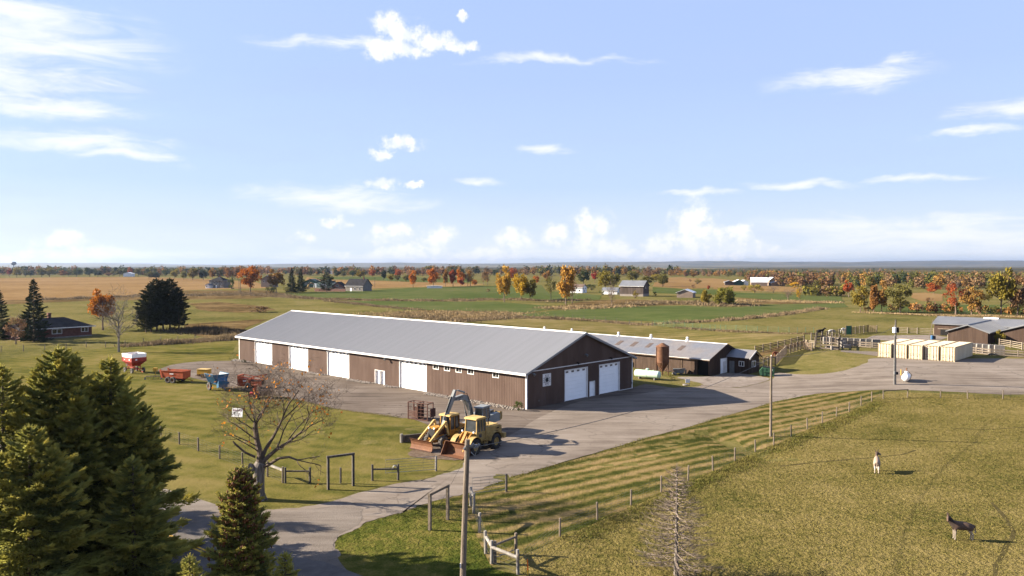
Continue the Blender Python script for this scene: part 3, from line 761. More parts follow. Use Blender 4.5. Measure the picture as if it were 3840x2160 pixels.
def barn_two():
    A2 = G('S7', 1040, 465); A2.z = hz(A2.x, A2.y) - .02
    W, L, HW, HP = 11.2, 52., 2.9, 4.95
    t = thing('cattle_barn', 'low brown board barn with dull metal roof and skylights behind the drive shed', 'barn', A2, R(46.7))
    mk('wall', ribbed(L, lambda y: HW, -.4, [(14.9, 17.3, -.4, 1.0), (.15, 2.15, -.4, 2.55)], .21, .018), 'barn_board', t)
    m = MB(); m.b(.2, .24, .15, 2.15, 0, 2.55); mk('open_doorway', m, 'dark', t)  # near-black sheet behind the hole stands in for the shade inside
    zt = lambda x: HW + (HP - HW - .1) / (W / 2) * min(x, W - x)
    mk('gable_wall', ribbed(W, zt, -.4, [(3.9, 6.0, -.4, 2.5)], .21, .018, 'x'), 'barn_board_dark', t)
    bw = ribbed(L, lambda y: HW, -.4, [], .21, .018, flip=-1); bw.xf(Matrix.Translation((W, 0, 0))); mk('wall', bw, 'barn_board', t)
    gb = ribbed(W, zt, -.4, [], .21, .018, 'x', -1); gb.xf(Matrix.Translation((0, L, 0))); mk('gable_wall', gb, 'barn_board_dark', t)
    sl_ = (HP - HW) / (W / 2); ov = .45
    for s_ in (0, 1):
        mk('roof', rib_roof(L + .7, -.35, -ov if s_ == 0 else W + ov, HW + .06 - sl_ * ov, W / 2, HP + .04, .3, .025), 'old_roof', t)
    m = MB(); m.pr([(W / 2 - .25, HP), (W / 2, HP + .1), (W / 2 + .25, HP), (W / 2, HP + .06)], -.36, L + .4, 'y'); mk('ridge_cap', m, 'white_trim', t)
    m = MB(); m.b(-ov - .06, -ov, -.36, L + .36, HW - .32, HW - .13); mk('eave_board', m, 'wood_brown', t)
    m = MB(); m.b(-ov - .075, -ov - .062, -.36, L + .36, HW - .165, HW - .10); mk('drip_edge', m, 'white_trim', t)
    for s_ in (0, 1):
        m = MB(); xe = -ov if s_ == 0 else W + ov
        m.pr([(xe, HW - sl_ * ov - .16), (xe, HW - sl_ * ov + .12), (W / 2, HP + .09), (W / 2, HP - .2)], -.40, -.352, 'y'); mk('verge_board', m, 'barn_board_dark', t)
    mat('skylight', (.16, .115, .085), .4, (.22, .16, .12), 1.5)
    for y in (20.1, 16.8, 13.55, 6.93, 26., 33.):
        m = MB(); x0, x1 = 1.9, 3.7; z = lambda x: HW + .06 + (HP - HW - .02) / (W / 2) * x + .04
        m.add([(x0, y - .45, z(x0)), (x0, y + .45, z(x0)), (x1, y + .45, z(x1)), (x1, y - .45, z(x1)), (x0, y - .45, z(x0) - .09), (x0, y + .45, z(x0) - .09), (x1, y + .45, z(x1) - .09), (x1, y - .45, z(x1) - .09)],
              [(0, 1, 2, 3), (0, 4, 5, 1), (1, 5, 6, 2), (2, 6, 7, 3), (3, 7, 4, 0)])
        mk('skylight', m, 'skylight', t)
    for y in (41, 33.7, 22.3, 15., 7.42):
        m = MB(); m.lathe([(.34, -.12), (.34, .05), (.16, .42), (.16, .55), (.30, .56), (.05, .74)], 12, (W / 2, y, HP + .05)); mk('ridge_vent', m, 'white_trim', t)
    for y in (37, 27.5, 18.6, 11.2, 3.5):
        m = MB(); m.tube([(W / 2, y, HP), (W / 2, y, HP + .6)], .018, 5); mk('lightning_rod', m, 'grey_metal', t)
    f = MB(); f.b(3.82, 3.9, -.05, .1, 0, 2.58); f.b(6., 6.08, -.05, .1, 0, 2.58); f.b(3.9, 6., -.05, .1, 2.5, 2.58); fo = mk('door_frame', f, 'white_trim', t)
    for i in range(5):
        d = MB(); d.b(3.902, 5.998, .03, .07, .02 + i * .495, .505 + i * .495); mk('door_panel', d, 'white_door', fo)
    d = MB(); d.b(4.75, 5.75, -.0, .03, .1, 2.0); mk('wicket_door', d, 'white_trim', fo)
    for y in (2.3, 5.2, 10.1, 14.8, 17.4):
        m = MB(); m.b(-.08, -.02, y - .06, y + .06, -.4, HW); mk('batten', m, 'wood_brown', t)
    # lower annex against the gable end
    ax0, ax1, al = 6.12, 9.95, 4.0; ah, ap = 2.95, 3.98
    m = MB(); m.pr([(ax0, -.3), (ax1, -.3), (ax1, ah), ((ax0 + ax1) / 2 + .1, ap - .1), (ax0, ah)], -al, -.03, 'y'); an = mk('annex', m, 'barn_board_dark', t)
    xm = (ax0 + ax1) / 2 + .1; s2 = (ap - ah) / (xm - ax0)
    for s_ in (0, 1):
        xe = ax0 - .4 if s_ == 0 else ax1 + .4; ze = ah - s2 * .4 + .04
        m = MB(); n = 14
        for i in range(n):
            ya = -al - .35 + i * (al + .33) / n; yb = -al - .35 + (i + 1) * (al + .33) / n; yr = yb - .07
            m.q((xe, ya, ze), (xe, yr, ze), (xm, yr, ap + .02), (xm, ya, ap + .02)); m.q((xe, yr, ze), (xe, yb, ze + .03), (xm, yb, ap + .05), (xm, yr, ap + .02))
        mk('annex_roof', m, 'old_roof', an)
        m = MB(); m.pr([(xe, ze - .18), (xe, ze + .02), (xm, ap), (xm, ap - .2)], -al - .40, -al - .352, 'y'); mk('verge_board', m, 'white_trim' if s_ == 0 else 'barn_board_dark', an)
    def win(x0, x1, y0, y1, z0, z1, ax):
        f = MB()
        if ax == 'x':                            # on the front wall (plane x)
            for q in ((y0, y0 + .09, z0, z1), (y1 - .09, y1, z0, z1), (y0, y1, z0, z0 + .09), (y0, y1, z1 - .09, z1), ((y0 + y1) / 2 - .04, (y0 + y1) / 2 + .04, z0, z1)): f.b(x0 - .05, x0 + .01, *q)
            g_ = MB(); g_.b(x0 - .025, x0 + .005, y0 + .05, y1 - .05, z0 + .05, z1 - .05)
        else:
            for q in ((x0, x0 + .09, z0, z1), (x1 - .09, x1, z0, z1), (x0, x1, z0, z0 + .09), (x0, x1, z1 - .09, z1), ((x0 + x1) / 2 - .04, (x0 + x1) / 2 + .04, z0, z1)): f.b(q[0], q[1], y0 - .05, y0 + .01, q[2], q[3])
            g_ = MB(); g_.b(x0 + .05, x1 - .05, y0 - .025, y0 + .005, z0 + .05, z1 - .05)
        fo = mk('window', f, 'white_trim', an); mk('pane', g_, 'glass', fo)
    win(ax0, ax0, -3.2, -2.2, 1.3, 2.2, 'x'); win(7.2, 8.6, -al, -al, 1.15, 2.2, 'y')
    m = MB(); m.b(ax0 - .05, ax0 - .005, -1.4, -.5, 0, 2.1); mk('annex_door', m, 'grey_metal', an)
    return t


barn2 = barn_two()


mat('cream_edge', (.40, .30, .17), .6, (.33, .24, .13), 1.)


def container_row():
    ang = R(46.7); ax = Vector((math.cos(ang), math.sin(ang), 0)); ro = Vector((ax.y, -ax.x, 0))
    P0 = G('C3', 60, 820)
    proto = thing('shipping_container', '', 'container', P0, ang, 'cream shipping containers in a row')
    L, W, Hc = 12.1, 2.26, 2.58
    def corr(axis, a0, a1, c, z0, z1, sg):       # corrugated side
        m = MB(); n = int((a1 - a0) / .28); st = (a1 - a0) / n
        for i in range(n):
            s = a0 + i * st; P_ = [(s, 0), (s + st * .35, 0), (s + st * .5, -.035), (s + st * .85, -.035), (s + st, 0)]
            for (p, d), (q, e) in zip(P_[:-1], P_[1:]): m.q((p, c + sg * d, z0), (q, c + sg * e, z0), (q, c + sg * e, z1), (p, c + sg * d, z1))
        return m
    # local: x along the container away from the doors, y across (left = +), doors at x=0
    for y, s_ in ((0, -1), (-W, 1)):
        mk('side_panel', corr('x', .08, L - .08, y, .16, Hc - .1, -s_), 'cream_paint', proto)
    m = MB(); m.b(.02, L, -W + .02, -.02, Hc - .10, Hc - .03); mk('roof', m, 'cream_paint', proto)
    for i in range(14):
        m = MB(); x_ = .5 + i * .82; m.b(x_, x_ + .28, -W + .15, -.15, Hc - .03, Hc - .012); mk('roof_rib', m, 'cream_paint', proto)
    fr = MB()
    for y in (-W, -.09):
        fr.b(0, .09, y, y + .09, .0, Hc); fr.b(L - .09, L, y, y + .09, 0, Hc); fr.b(.09, L - .09, y, y + .09, 0, .16); fr.b(.09, L - .09, y, y + .09, Hc - .10, Hc)
    fr.b(0, .09, -W + .09, -.09, 0, .13); fr.b(0, .09, -W + .09, -.09, Hc - .12, Hc); fr.b(L - .09, L, -W + .09, -.09, 0, Hc - .02)
    mk('corner_frame', fr, 'cream_edge', proto)
    for y in (0., -W):
        m = MB()
        for x_ in (0, L - .18):
            for z_ in (-.001, Hc - .12): m.b(x_ - .004, x_ + .18, y - .13 if y == 0. else y - .008, y + .008 if y == 0. else y + .13, z_, z_ + .122)
        mk('corner_casting', m, 'cream_paint', proto)
    for k in range(2):
        y0 = -.11 - k * (W / 2 - .1); y1 = y0 - (W / 2 - .125)
        m = MB(); m.b(.03, .07, y1, y0, .14, Hc - .13); d = mk('door', m, 'cream_paint', proto)
        for j in range(5):
            q = MB(); z_ = .3 + j * .46; q.b(.012, .03, y1 + .08, y0 - .08, z_, z_ + .26); mk('door_rib', q, 'cream_paint', d)
        for j in (.27, .72):
            q = MB(); y_ = y0 + (y1 - y0) * j; q.tube([(-.02, y_, .06), (-.02, y_, Hc - .05)], .025, 6)
            for z_ in (.1, .75, 1.8, Hc - .15): q.b(-.035, .035, y_ - .05, y_ + .05, z_, z_ + .05)
            mk('lock_rod', q, 'wood_grey', d)
            q = MB(); q.b(-.05, -.02, y_ - .02, y_ + .28, .98, 1.03); mk('handle', q, 'grey_metal', d)
        q = MB(); q.b(.024, .0285, y0 - .42, y0 - .2, .45, .7); mk('decal', q, 'grey_metal', d)
    labs = ['cream shipping container at the grass end of the row of five', 'cream shipping container behind the pole with the transformer', 'cream shipping container in the middle of the row of five',
            'cream shipping container second from the end that shows its long side', 'cream shipping container at the row end, its long shaded side showing']
    st = 2.47
    for i in range(5):
        o = proto if i == 0 else copy_tree(proto)
        p = P0 + ro * (st * i) + ax * (.36 * i + (.0, .1, -.1, .1, -.1)[i])
        o.location = (p.x, p.y, hz(p.x + 3, p.y + 3) - .05); o['label'] = labs[i]


container_row()


def gable_shed(name, label, cat, P, ang, W, L, HW, HP, wall, roof, ov=.4, base=-.5, door=None, dark_gable=False, trim=None):
    """gable shed, corner at P: local x = gable side, y = length"""
    t = thing(name, label, cat, P, ang)
    zt = lambda x: HW + (HP - HW - .05) / (W / 2) * min(x, W - x)
    holes = [door] if door else []
    mk('wall', ribbed(L, lambda y: HW, base, holes, .24, .02), wall, t)
    mk('gable_wall', ribbed(W, zt, base, [], .24, .02, 'x'), wall, t)
    b = ribbed(L, lambda y: HW, base, [], .24, .02, flip=-1); b.xf(Matrix.Translation((W, 0, 0))); mk('wall', b, wall, t)
    b = ribbed(W, zt, base, [], .24, .02, 'x', -1); b.xf(Matrix.Translation((0, L, 0))); mk('gable_wall', b, wall, t)
    if door:
        a, c, lo, hi = door; m = MB(); m.b(.3, .34, a - .1, c + .1, lo, hi); mk('doorway', m, 'dark', t)  # near-black sheet set back in the opening, shade given as colour
    s_ = (HP - HW) / (W / 2)
    for k in (0, 1):
        mk('roof', rib_roof(L + 2 * ov, -ov, -ov if k == 0 else W + ov, HW + .06 - s_ * ov, W / 2, HP + .03, .32, .03), roof, t)
        m = MB(); xe = -ov - .05 if k == 0 else W + ov + .05
        m.pr([(xe, HW - s_ * ov - .12), (xe, HW - s_ * ov + .09), (W / 2, HP + .08), (W / 2, HP - .14)], -ov - .05, -ov, 'y'); mk('verge_board', m, trim or roof, t)
        m = MB(); x0 = -ov - .05 if k == 0 else W + ov; m.b(x0, x0 + .05, -ov, L + ov, HW - s_ * ov - .12, HW - s_ * ov + .08); mk('eave_board', m, trim or roof, t)
    m = MB(); m.pr([(W / 2 - .22, HP), (W / 2, HP + .1), (W / 2 + .22, HP), (W / 2, HP + .05)], -ov, L + ov, 'y'); mk('ridge_cap', m, roof, t)
    return t


mat('shed_roof', (.25, .255, .27), .5, (.31, .315, .325), .25, spec=.3)
mat('shed_brown', (.105, .064, .044), .8, (.145, .092, .066), .7, st=(3, 3, .3))
def shed_pt(px_, py_, Y, r='T4'): p = AT(r, px_, py_, Y); return Vector((p.x, p.y, 1.8))
shedB = gable_shed('brown_shed', 'brown board shed whose gable faces the row of containers', 'shed', shed_pt(480, 430, 166.5) - Vector((0, 0, .05)), R(46.7 - 90), 7.45, 27., 2.6, 4.0, 'shed_brown', 'shed_roof')
# turn so that local x runs to the right along the gable and y away from the camera
for o, P, wd in ((shedB, shed_pt(480, 430, 166.5), 7.45),):
    o.rotation_euler.z = R(-43.3); o.location = (P.x, P.y, 1.75)
shedC = gable_shed('brown_shed', 'tall brown board shed beside the yellow bushes, at the end of the rail fence', 'shed', shed_pt(1780, 400, 165.), R(-43.3), 11.5, 22., 2.75, 4.7, 'shed_brown', 'shed_roof')
shedC.location.z = 1.75
PA = shed_pt(140, 545, 183.6)
shedA = gable_shed('brown_shed', 'brown board shed with open doorway at the back of the concrete cattle yard', 'shed', PA, R(-43.3 + 90), 9., 22., 2.9, 4.25, 'shed_brown', 'shed_roof', door=None)
shedA.rotation_euler.z = R(46.7); shedA.location = PA + Vector((VY, -VX, 0)) * 22.; shedA.location.z = 1.75
m = MB(); m.b(-.03, .03, 17.2, 20.6, 0, 1.55); mk('doorway', m, 'dark', shedA)  # near-black slab on the unbroken wall, painted shade of an open door
m = MB(); m.b(-.06, .0, 16.9, 21.2, 1.55, 1.68); mk('door_rail', m, 'wood_pale', shedA)
m = MB(); m.b(4.1, 4.9, 9.6, 12.6, 4.2, 4.5); mk('roof_vent', m, 'white_trim', shedA)


def feed_bin():
    P = G('T7', 1000, 930); t = thing('feed_bin', 'rusty hopper-bottom feed bin standing on legs beside the cattle barn', 'feed bin', P)
    m = MB(); m.lathe([(.12, .55), (1.07, 2.05), (1.09, 2.1), (1.09, 4.75), (1.13, 4.77), (1.13, 4.82), (.35, 5.25), (.28, 5.27)], 28); mk('bin', m, 'rust', t, False)
    m = MB(); m.lathe([(.3, 5.25), (.3, 5.33), (.05, 5.37)], 14); mk('lid', m, 'rust', t)
    for i in range(6):
        a = i * math.pi / 3 + .3; c, s_ = math.cos(a) * 1.14, math.sin(a) * 1.14
        m = MB(); m.bar((c, s_, 0), (c, s_, 4.7 if i == 3 else 2.9), .09); mk('leg', m, 'rust', t)
        b = a + math.pi / 3; m = MB(); m.bar((c, s_, .1), (math.cos(b) * 1.14, math.sin(b) * 1.14, 1.7), .05); mk('brace', m, 'rust', t)
    for z in (2.75, 3.4, 4.1):
        m = MB(); m.lathe([(1.095, z), (1.115, z + .015), (1.095, z + .03)], 28, cap=False); mk('seam', m, 'rust', t)


feed_bin()


def propane(name, label, P, ang, L, r, m_, collar=False):
    t = thing(name, label, 'tank', P, ang)
    prof = [(.02, -L / 2)]
    for i in range(1, 7): a = i / 6 * math.pi / 2; prof.append((r * math.sin(a), -L / 2 + r * .55 * (1 - math.cos(a))))
    prof += [(q, -h_) for q, h_ in prof[::-1]]
    z = r + .22
    m = MB(); m.lathe(prof, 26, (0, 0, z), 'x'); o = mk('tank', m, m_, t, True)
    m = MB(); m.lathe([(.27, 0), (.27, .26), (.22, .33), (.05, .36)], 16, (0, 0, z + r - .04)); mk('dome', m, m_, t)
    for x_ in (-L * .3, L * .3):
        m = MB(); m.pr([(-r * .75, 0), (r * .75, 0), (r * .6, z - r * .6), (-r * .6, z - r * .6)], x_ - .08, x_ + .08, 'x'); mk('saddle', m, 'concrete', t)
    if collar:
        m = MB(); m.lathe([(r + .001, -.05), (r + .025, -.04), (r + .025, .04), (r + .001, .05)], 26, (0, 0, z), 'x', False); mk('band', m, m_, t)
    for x_ in (L * .22,):
        m = MB(); m.lathe([(.05, 0), (.05, .15)], 8, (x_, 0, z + r - .02)); mk('valve', m, m_, t)
    return t


mat('pale_green', (.40, .52, .40), .4, (.34, .45, .34), 1., spec=.5)
mat('tank_white', (.80, .79, .76), .4, (.68, .66, .62), 1.5, spec=.5)
pa, pb = G('T7', 180, 1040), G('T7', 880, 1110); d_ = pb - pa
propane('propane_tank', 'pale green propane tank on the grass beside the barn', (pa + pb) / 2 + Vector((.2, .5, 0)), math.atan2(d_.y, d_.x), 4.6, .62, 'pale_green', True)
pw = G('C3', 600, 1320)
wt = propane('propane_tank', 'white propane tank with pump standing by the transformer pole', pw + Vector((.55, .9, 0)), R(58), 2.7, .54, 'tank_white')
m = MB(); m.b(.45, .75, -.2, .2, 1.28, 1.62); m.tube([(.6, 0, 1.6), (.75, .05, 1.95), (.95, 0, 1.9)], .09, 7); mk('pump', m, 'rust', wt)
m = MB(); m.tube([(.9, -.3, 1.4), (1.6, -.6, .9), (1.7, -.4, .2), (1.2, -.5, .03)], .04, 6); mk('hose', m, 'dark', wt)


def skip_bin():
    P = G('T3', 310, 1090); t = thing('dumpster', 'green steel dumpster with sloped front parked at the annex', 'dumpster', P + Vector((0, .4, 0)), R(-20))
    mat('bin_green', (.045, .13, .07), .5, (.07, .18, .10), 1.4)
    m = MB(); m.pr([(-1.1, .15), (.9, .15), (1.1, .15), (1.1, 1.35), (-.7, 1.55), (-1.25, .8)], -.75, .75, 'y'); mk('body', m, 'bin_green', t)
    m = MB(); m.add([(-.72, -.78, 1.56), (1.14, -.78, 1.37), (1.14, .78, 1.37), (-.72, .78, 1.56), (-.72, -.78, 1.61), (1.14, -.78, 1.42), (1.14, .78, 1.42), (-.72, .78, 1.61)], [(0, 3, 2, 1), (4, 5, 6, 7), (0, 1, 5, 4), (1, 2, 6, 5), (2, 3, 7, 6), (3, 0, 4, 7)]); mk('lid', m, 'dark', t)
    for x_ in (-.8, -.2, .4, 1.):
        m = MB(); m.b(x_ - .04, x_ + .04, -.80, -.75, .15, 1.3); mk('side_rib', m, 'bin_green', t)
    m = MB(); m.b(-.6, .5, -.94, -.79, .75, .95); mk('fork_pocket', m, 'bin_green', t)
    for x_ in (-.8, .8):
        m = MB(); m.b(x_ - .1, x_ + .1, -.6, .6, 0, .16); mk('skid', m, 'dark', t)
    m = MB(); m.b(.55, .85, -.787, -.78, 1.0, 1.25); mk('sticker', m, 'white_trim', t)


skip_bin()
# small white utility sign and slab on the grass corner behind the barn
P = G('T7', 1760, 1240); t = thing('yard_sign', 'small blank white board sign on the grass corner beside the barn shadow', 'sign', P, R(10))
m = MB(); m.b(-.36, .36, -.03, .0, .35, .92); mk('board', m, 'white_trim', t)
for x_ in (-.28, .28):
    m = MB(); m.b(x_ - .03, x_ + .03, 0, .04, 0, .9); mk('stake', m, 'wood_grey', t)
P = G('T7', 1690, 1245); m = MB(); m.lathe([(.42, 0), (.42, .12), (.38, .16)], 14); o = mk('well_cover', m, 'concrete'); o.location = P; tag(o, 'flat round concrete well cover in the grass beside the small white sign', 'well cover')
# ================================================================ FENCES, GATES, POLES
mat('post_wood', (.36, .29, .22), .9, (.23, .18, .135), 1.1, st=(5, 5, .8), bump=.4)
mat('post_dark', (.20, .175, .15), .9, (.11, .095, .08), 1.5, st=(5, 5, .8), bump=.4)
mat('post_white', (.49, .45, .40), .8, (.26, .23, .19), 1.1, st=(3, 3, 1))
mat('wire', (.22, .21, .20), .5, metal=.4)
mat('galv', (.48, .48, .47), .45, (.38, .38, .37), 3., metal=.4)


def post_mesh(r=.075, h=1.35, n=8):
    m = MB(); m.lathe([(r * 1.02, -.25), (r, h * .5), (r * .96, h - .02), (r * .8, h)], n); return m.mesh('post')


PM = {}


def put_post(parent, P, h=1.35, r=.075, m='post_wood', lean=(0, 0)):
    k = (round(h, 2), r)
    if k not in PM: PM[k] = post_mesh(r, h); PM[k].materials.append(MATS['post_wood'])
    o = share('post', PM[k], parent, P - parent.location, (lean[0], lean[1], 0)); omat(o, m)
    return o


def wire_fence(label, pts, h=1.3, posts=True, n=6, r=.075, m='post_wood', seed=1, mesh=True, wr=.008):
    t = thing('wire_fence', label, 'fence', pts[0]); rnd = random.Random(seed); b = MB()
    for p in pts:
        if posts: put_post(t, p, h * rnd.uniform(.96, 1.06), r, m, (rnd.uniform(-.03, .03), rnd.uniform(-.03, .03)))
    for a, c in zip(pts[:-1], pts[1:]):
        a, c = a - t.location, c - t.location
        for i in range(n):
            z = Vector((0, 0, .12 + (h - .22) * i / (n - 1))); b.bar(a + z, c + z, wr)
        if mesh:
            L = (c - a).length; k = int(L / .9)
            for j in range(1, k):
                q = a.lerp(c, j / k); b.bar(q + Vector((0, 0, .1)), q + Vector((0, 0, h - .1)), wr)
    mk('wires', b, 'wire', t)
    return t


def interp(pts, n):                              # extra points along a polyline
    out = []
    for a, b in zip(pts[:-1], pts[1:]):
        for i in range(n): q = a.lerp(b, i / n); out.append(GP(q.x, q.y))
    return out + [pts[-1]]


# paddock fence: posts from the corner at the road up to the pole and on to the yard
row = [G('S4', 1145, 1432), G('S4', 1553, 1065), G('S4', 1915, 905), G('S5', 172, 763), G('S5', 465, 635), G('S5', 726, 525), G('S5', 966, 428), G('S7', 1320, 1390), G('S7', 1543, 1290), G('S7', 1743, 1215), G('S7', 1932, 1123), G('S7', 2108, 1043), G('S7', 2270, 975)] + \
    [G('D', 2030, 1079), G('D', 2066, 1065), G('D', 2104, 1050), G('D', 2136, 1036), G('D', 2166, 1021), G('D', 2193, 1010)]
row = row[:13] + [p for p in row[13:] if p.y > row[12].y + 2]
pf = wire_fence('round post and wire fence along the donkey paddock beside the striped grass', row, 1.28)
row2 = [G('D', 2222, 1003), G('D', 2283, 1000), G('D', 2366, 1001), G('D', 2434, 1003), G('D', 2523, 1004), G('D', 2600, 1006)]
wire_fence('post and wire fence closing the paddock along the edge of the pole yard', [row[-1]] + row2, 1.2, seed=4)
t = thing('rail', 'single weathered rail on posts at the corner of the pole yard', 'rail', row2[0]); b = MB(); b.bar((0, 0, 1.1), row2[1] - row2[0] + Vector((0, 0, 1.1)), .12); mk('rail_pole', b, 'post_wood', t)

# field fence left of the drive
left = [G('S1', -250, 330), G('S1', 5, 500), G('S1', 330, 590), G('S1', 900, 830), G('S1', 1320, 940), G('S1', 1730, 1037), G('S1', 1945, 1110), G('S1', 2165, 1180), G('S1', 2395, 1260), G('S3', 112, 236), G('S3', 320, 312), G('S3', 543, 398), G('S3', 785, 486), G('S3', 932, 546)]
lf = wire_fence('post and wire fence crossing the lawn behind the bare maple', left, 1.32, seed=2, r=.085)
b = MB(); a, c = left[-2] - left[0], left[-1] - left[0]; b.bar(a + Vector((0, 0, 1.1)), c + Vector((0, 0, 1.1)), .16); mk('brace_rail', b, 'post_white', lf)
# brace panels of posts and rails beside the gateway
def brace(label, A, B, h=1.35, rz=1.02, m='post_dark', railm='post_dark', second=False):
    t = thing('fence_brace', label, 'fence', A)
    put_post(t, A, h, .10, m); put_post(t, B, h, .10, m); d = B - A
    b = MB(); b.tube([(0, 0, rz), d + Vector((0, 0, rz))], .075, 7); mk('rail', b, railm, t)
    if second: b = MB(); b.tube([(0, 0, .35), d + Vector((0, 0, .35))], .03, 5); mk('brace_wire', b, 'wire', t)
    return t


brace('two dark posts joined by one rail beside the maple trunk', left[-1] + Vector((.25, -.1, 0)), G('S3', 1197, 548))
t = brace('two dark posts with a rail and a coil of wire near the plow blade', G('S3', 1803, 525), G('S3', 2053, 520), 1.4, .98)
b = MB()
for i in range(3): b.lathe([(.16 + .02 * i, -.02), (.19 + .02 * i, 0), (.16 + .02 * i, .02)], 14, (0, .03 * i, 0), 'y', False)
b.xf(Matrix.Translation((G('S3', 2053, 520) - G('S3', 1803, 525)) * .88 + Vector((0, -.05, 1.1)))); mk('wire_coil', b, 'galv', t)
put = G('S3', 1495, 550); o = mk('fence_post', MB().lathe([(.085, -.2), (.085, 1.3), (.06, 1.34)], 8), 'post_dark'); o.location = put
tag(o, 'lone wooden post standing inside the dark goalpost frame', 'post')


def frame(label, A, B, h, m):
    t = thing('timber_frame', label, 'frame', A); d = B - A
    for p in (Vector(), d):
        b = MB(); b.bar(p + Vector((0, 0, -.2)), p + Vector((0, 0, h)), .19, .19, (d.x, d.y, 0)); mk('upright', b, m, t)
    b = MB(); e = d.normalized() * .12; b.bar(-e + Vector((0, 0, h + .08)), d + e + Vector((0, 0, h + .08)), .19, .17); mk('beam', b, m, t)


frame('dark wooden goalpost frame on the lawn near the drive', G('S3', 1375, 612), G('S3', 1617, 575), 2.62, 'post_dark')
frame('grey wooden goalpost frame beside the leaning utility pole', G('S4', 290, 1005), G('S4', 463, 905), 2.42, 'post_wood')


def tube_gate(label, A, B, h=1.15, m='galv', posts=('post_white',)):
    t = thing('metal_gate', label, 'gate', A); d = B - A; z = Vector((0, 0, 1)); b = MB(); o = z * .18
    b.tube([o + z * 0, o + z * h, d + o + z * h, d + o, o], .024, 6); mk('gate_frame', b, m, t)
    for i in range(1, 5):
        b = MB(); b.tube([o + z * h * i / 5, d + o + z * h * i / 5], .014, 5); mk('gate_bar', b, m, t)
    for f in (.25, .5, .75):
        b = MB(); b.bar(o + d * f, d * f + o + z * h, .035, .01); mk('gate_stay', b, m, t)
    return t


gA, gB = G('S4', 700, 665), G('S4', 1032, 630)
g1 = tube_gate('open galvanised tube gate swung along the edge of the striped grass', gA, gB, 1.2)
put_post(g1, gB, 1.45, .10, 'post_dark')
g2 = tube_gate('low wire mesh gate in front of the plow blade', G('S4', -140, 470), G('S4', 350, 432), 1.15)
put_post(g2, G('S4', 350, 430), 1.35, .10, 'post_white')
# white posts stepping down towards the road with a rail and wire
wp = [G('S4', 685, 770), G('S4', 714, 842), G('S4', 770, 1030), G('S4', 833, 1232), G('S4', 890, 1332), G('S4', 1145, 1432)]
t = wire_fence('whitewashed posts and mesh stepping down from the gate to the road', wp, 1.45, m='post_white', seed=5, r=.10)
for i, j, z0, z1 in ((0, 1, 1.3, 1.25), (3, 4, 1.1, 1.1), (4, 5, 1.05, 1.0)):
    b = MB(); b.tube([wp[i] - wp[0] + Vector((0, 0, z0)), wp[j] - wp[0] + Vector((0, 0, z1))], .10, 7); mk('rail', b, 'post_white', t)
b = brace('post with two rails running back from the white fence corner', wp[4] + Vector((.2, .1, 0)), G('S4', 1125, 1242), 1.4, 1.15, 'post_wood', 'post_wood', True)
# orange marker stake
P = G('S4', 1240, 1440); t = thing('marker_stake', 'thin orange marker stake in the paddock corner', 'stake', P, 0)
mat('orange_plastic', (.75, .16, .02), .6); b = MB(); b.tube([(0, 0, -.1), (.0, 0, .5), (-.03, 0, .95)], [.05, .05, .03], 6); mk('stake', b, 'orange_plastic', t)
b = MB(); b.tube([(0, 0, .0), (.0, 0, .3)], .055, 6); mk('sleeve', b, 'line_yellow', t)


def utility_pole(label, base, top, r0=.15, r1=.105, kind=''):
    t = thing('utility_pole', label, 'utility pole', base); d = top - base; b = MB()
    b.tube([Vector((0, 0, -.5)), d * .5, d], [r0, (r0 + r1) / 2, r1], 12); mk('pole', b, 'post_wood' if kind != 'x' else 'post_dark', t)
    return t, d


P = GP(-2.66, 40.0); t, d = utility_pole('leaning wooden utility pole with insulators standing by the road verge', P, AT('S4', 655, 125, 40.), .17, .13)
b = MB(); b.bar(d * .965 + Vector((-.1, -.1, 0)), d * .965 + Vector((.5, .1, 0)), .08, .10); mk('bracket', b, 'galv', t)
for i, (x_, z_) in enumerate(((.22, .12), (.38, .02), (.52, .1), (-.18, -.05))):
    b = MB(); b.lathe([(.03, 0), (.085, .03), (.05, .07), (.085, .11), (.05, .15), (.07, .18), (.02, .2)], 10); b.xf(Matrix.Translation(d * .95 + Vector((x_, -.05, z_))) @ Matrix.Rotation(.7, 4, 'Y')); mk('insulator', b, 'galv', t)
b = MB(); b.tube([d * .93 + Vector((.2, 0, 0)), d * .9 + Vector((.42, -.12, .1)), d * .93 + Vector((.55, -.1, .25)), d * .96 + Vector((.45, 0, .1))], .03, 5); mk('wire_loop', b, 'galv', t)
b = MB(); b.b(d.x * .3 - .16, d.x * .3 - .10, -.2, -.12, 2.6, 2.85); mk('tag_plate', b, 'white_trim', t)
POLE1 = P + d * .95
P = G('S7', 1710, 1120); t, d = utility_pole('slim brown utility pole standing at the paddock fence', P, AT('S7', 1717, 248, P.y), .15, .11)
b = MB(); b.lathe([(.04, 0), (.07, .04), (.04, .12)], 8); b.xf(Matrix.Translation(d)); mk('insulator', b, 'white_trim', t)
POLE2 = P + d * .985
P = G('C3', 395, 1355); t, d = utility_pole('utility pole carrying a transformer in the yard before the containers', P, AT('C3', 408, 98, P.y), .17, .11, 'x')
def along(f): return d * f
for s_, nm in ((-.22, 'conduit'), (.0, 'conduit')):
    b = MB(); b.tube([(s_ * .9 - .06, -.2, 0), along(.76) + Vector((s_ * .9 - .06, -.2, 0))], .055, 7); mk(nm, b, 'galv', t)
b = MB(); b.lathe([(.22, 0), (.26, .03), (.26, .75), (.22, .82), (.08, .85)], 16); b.xf(Matrix.Translation(along(.80) + Vector((-.30, -.25, 0)))); tr = mk('transformer', b, 'tank_white', t)
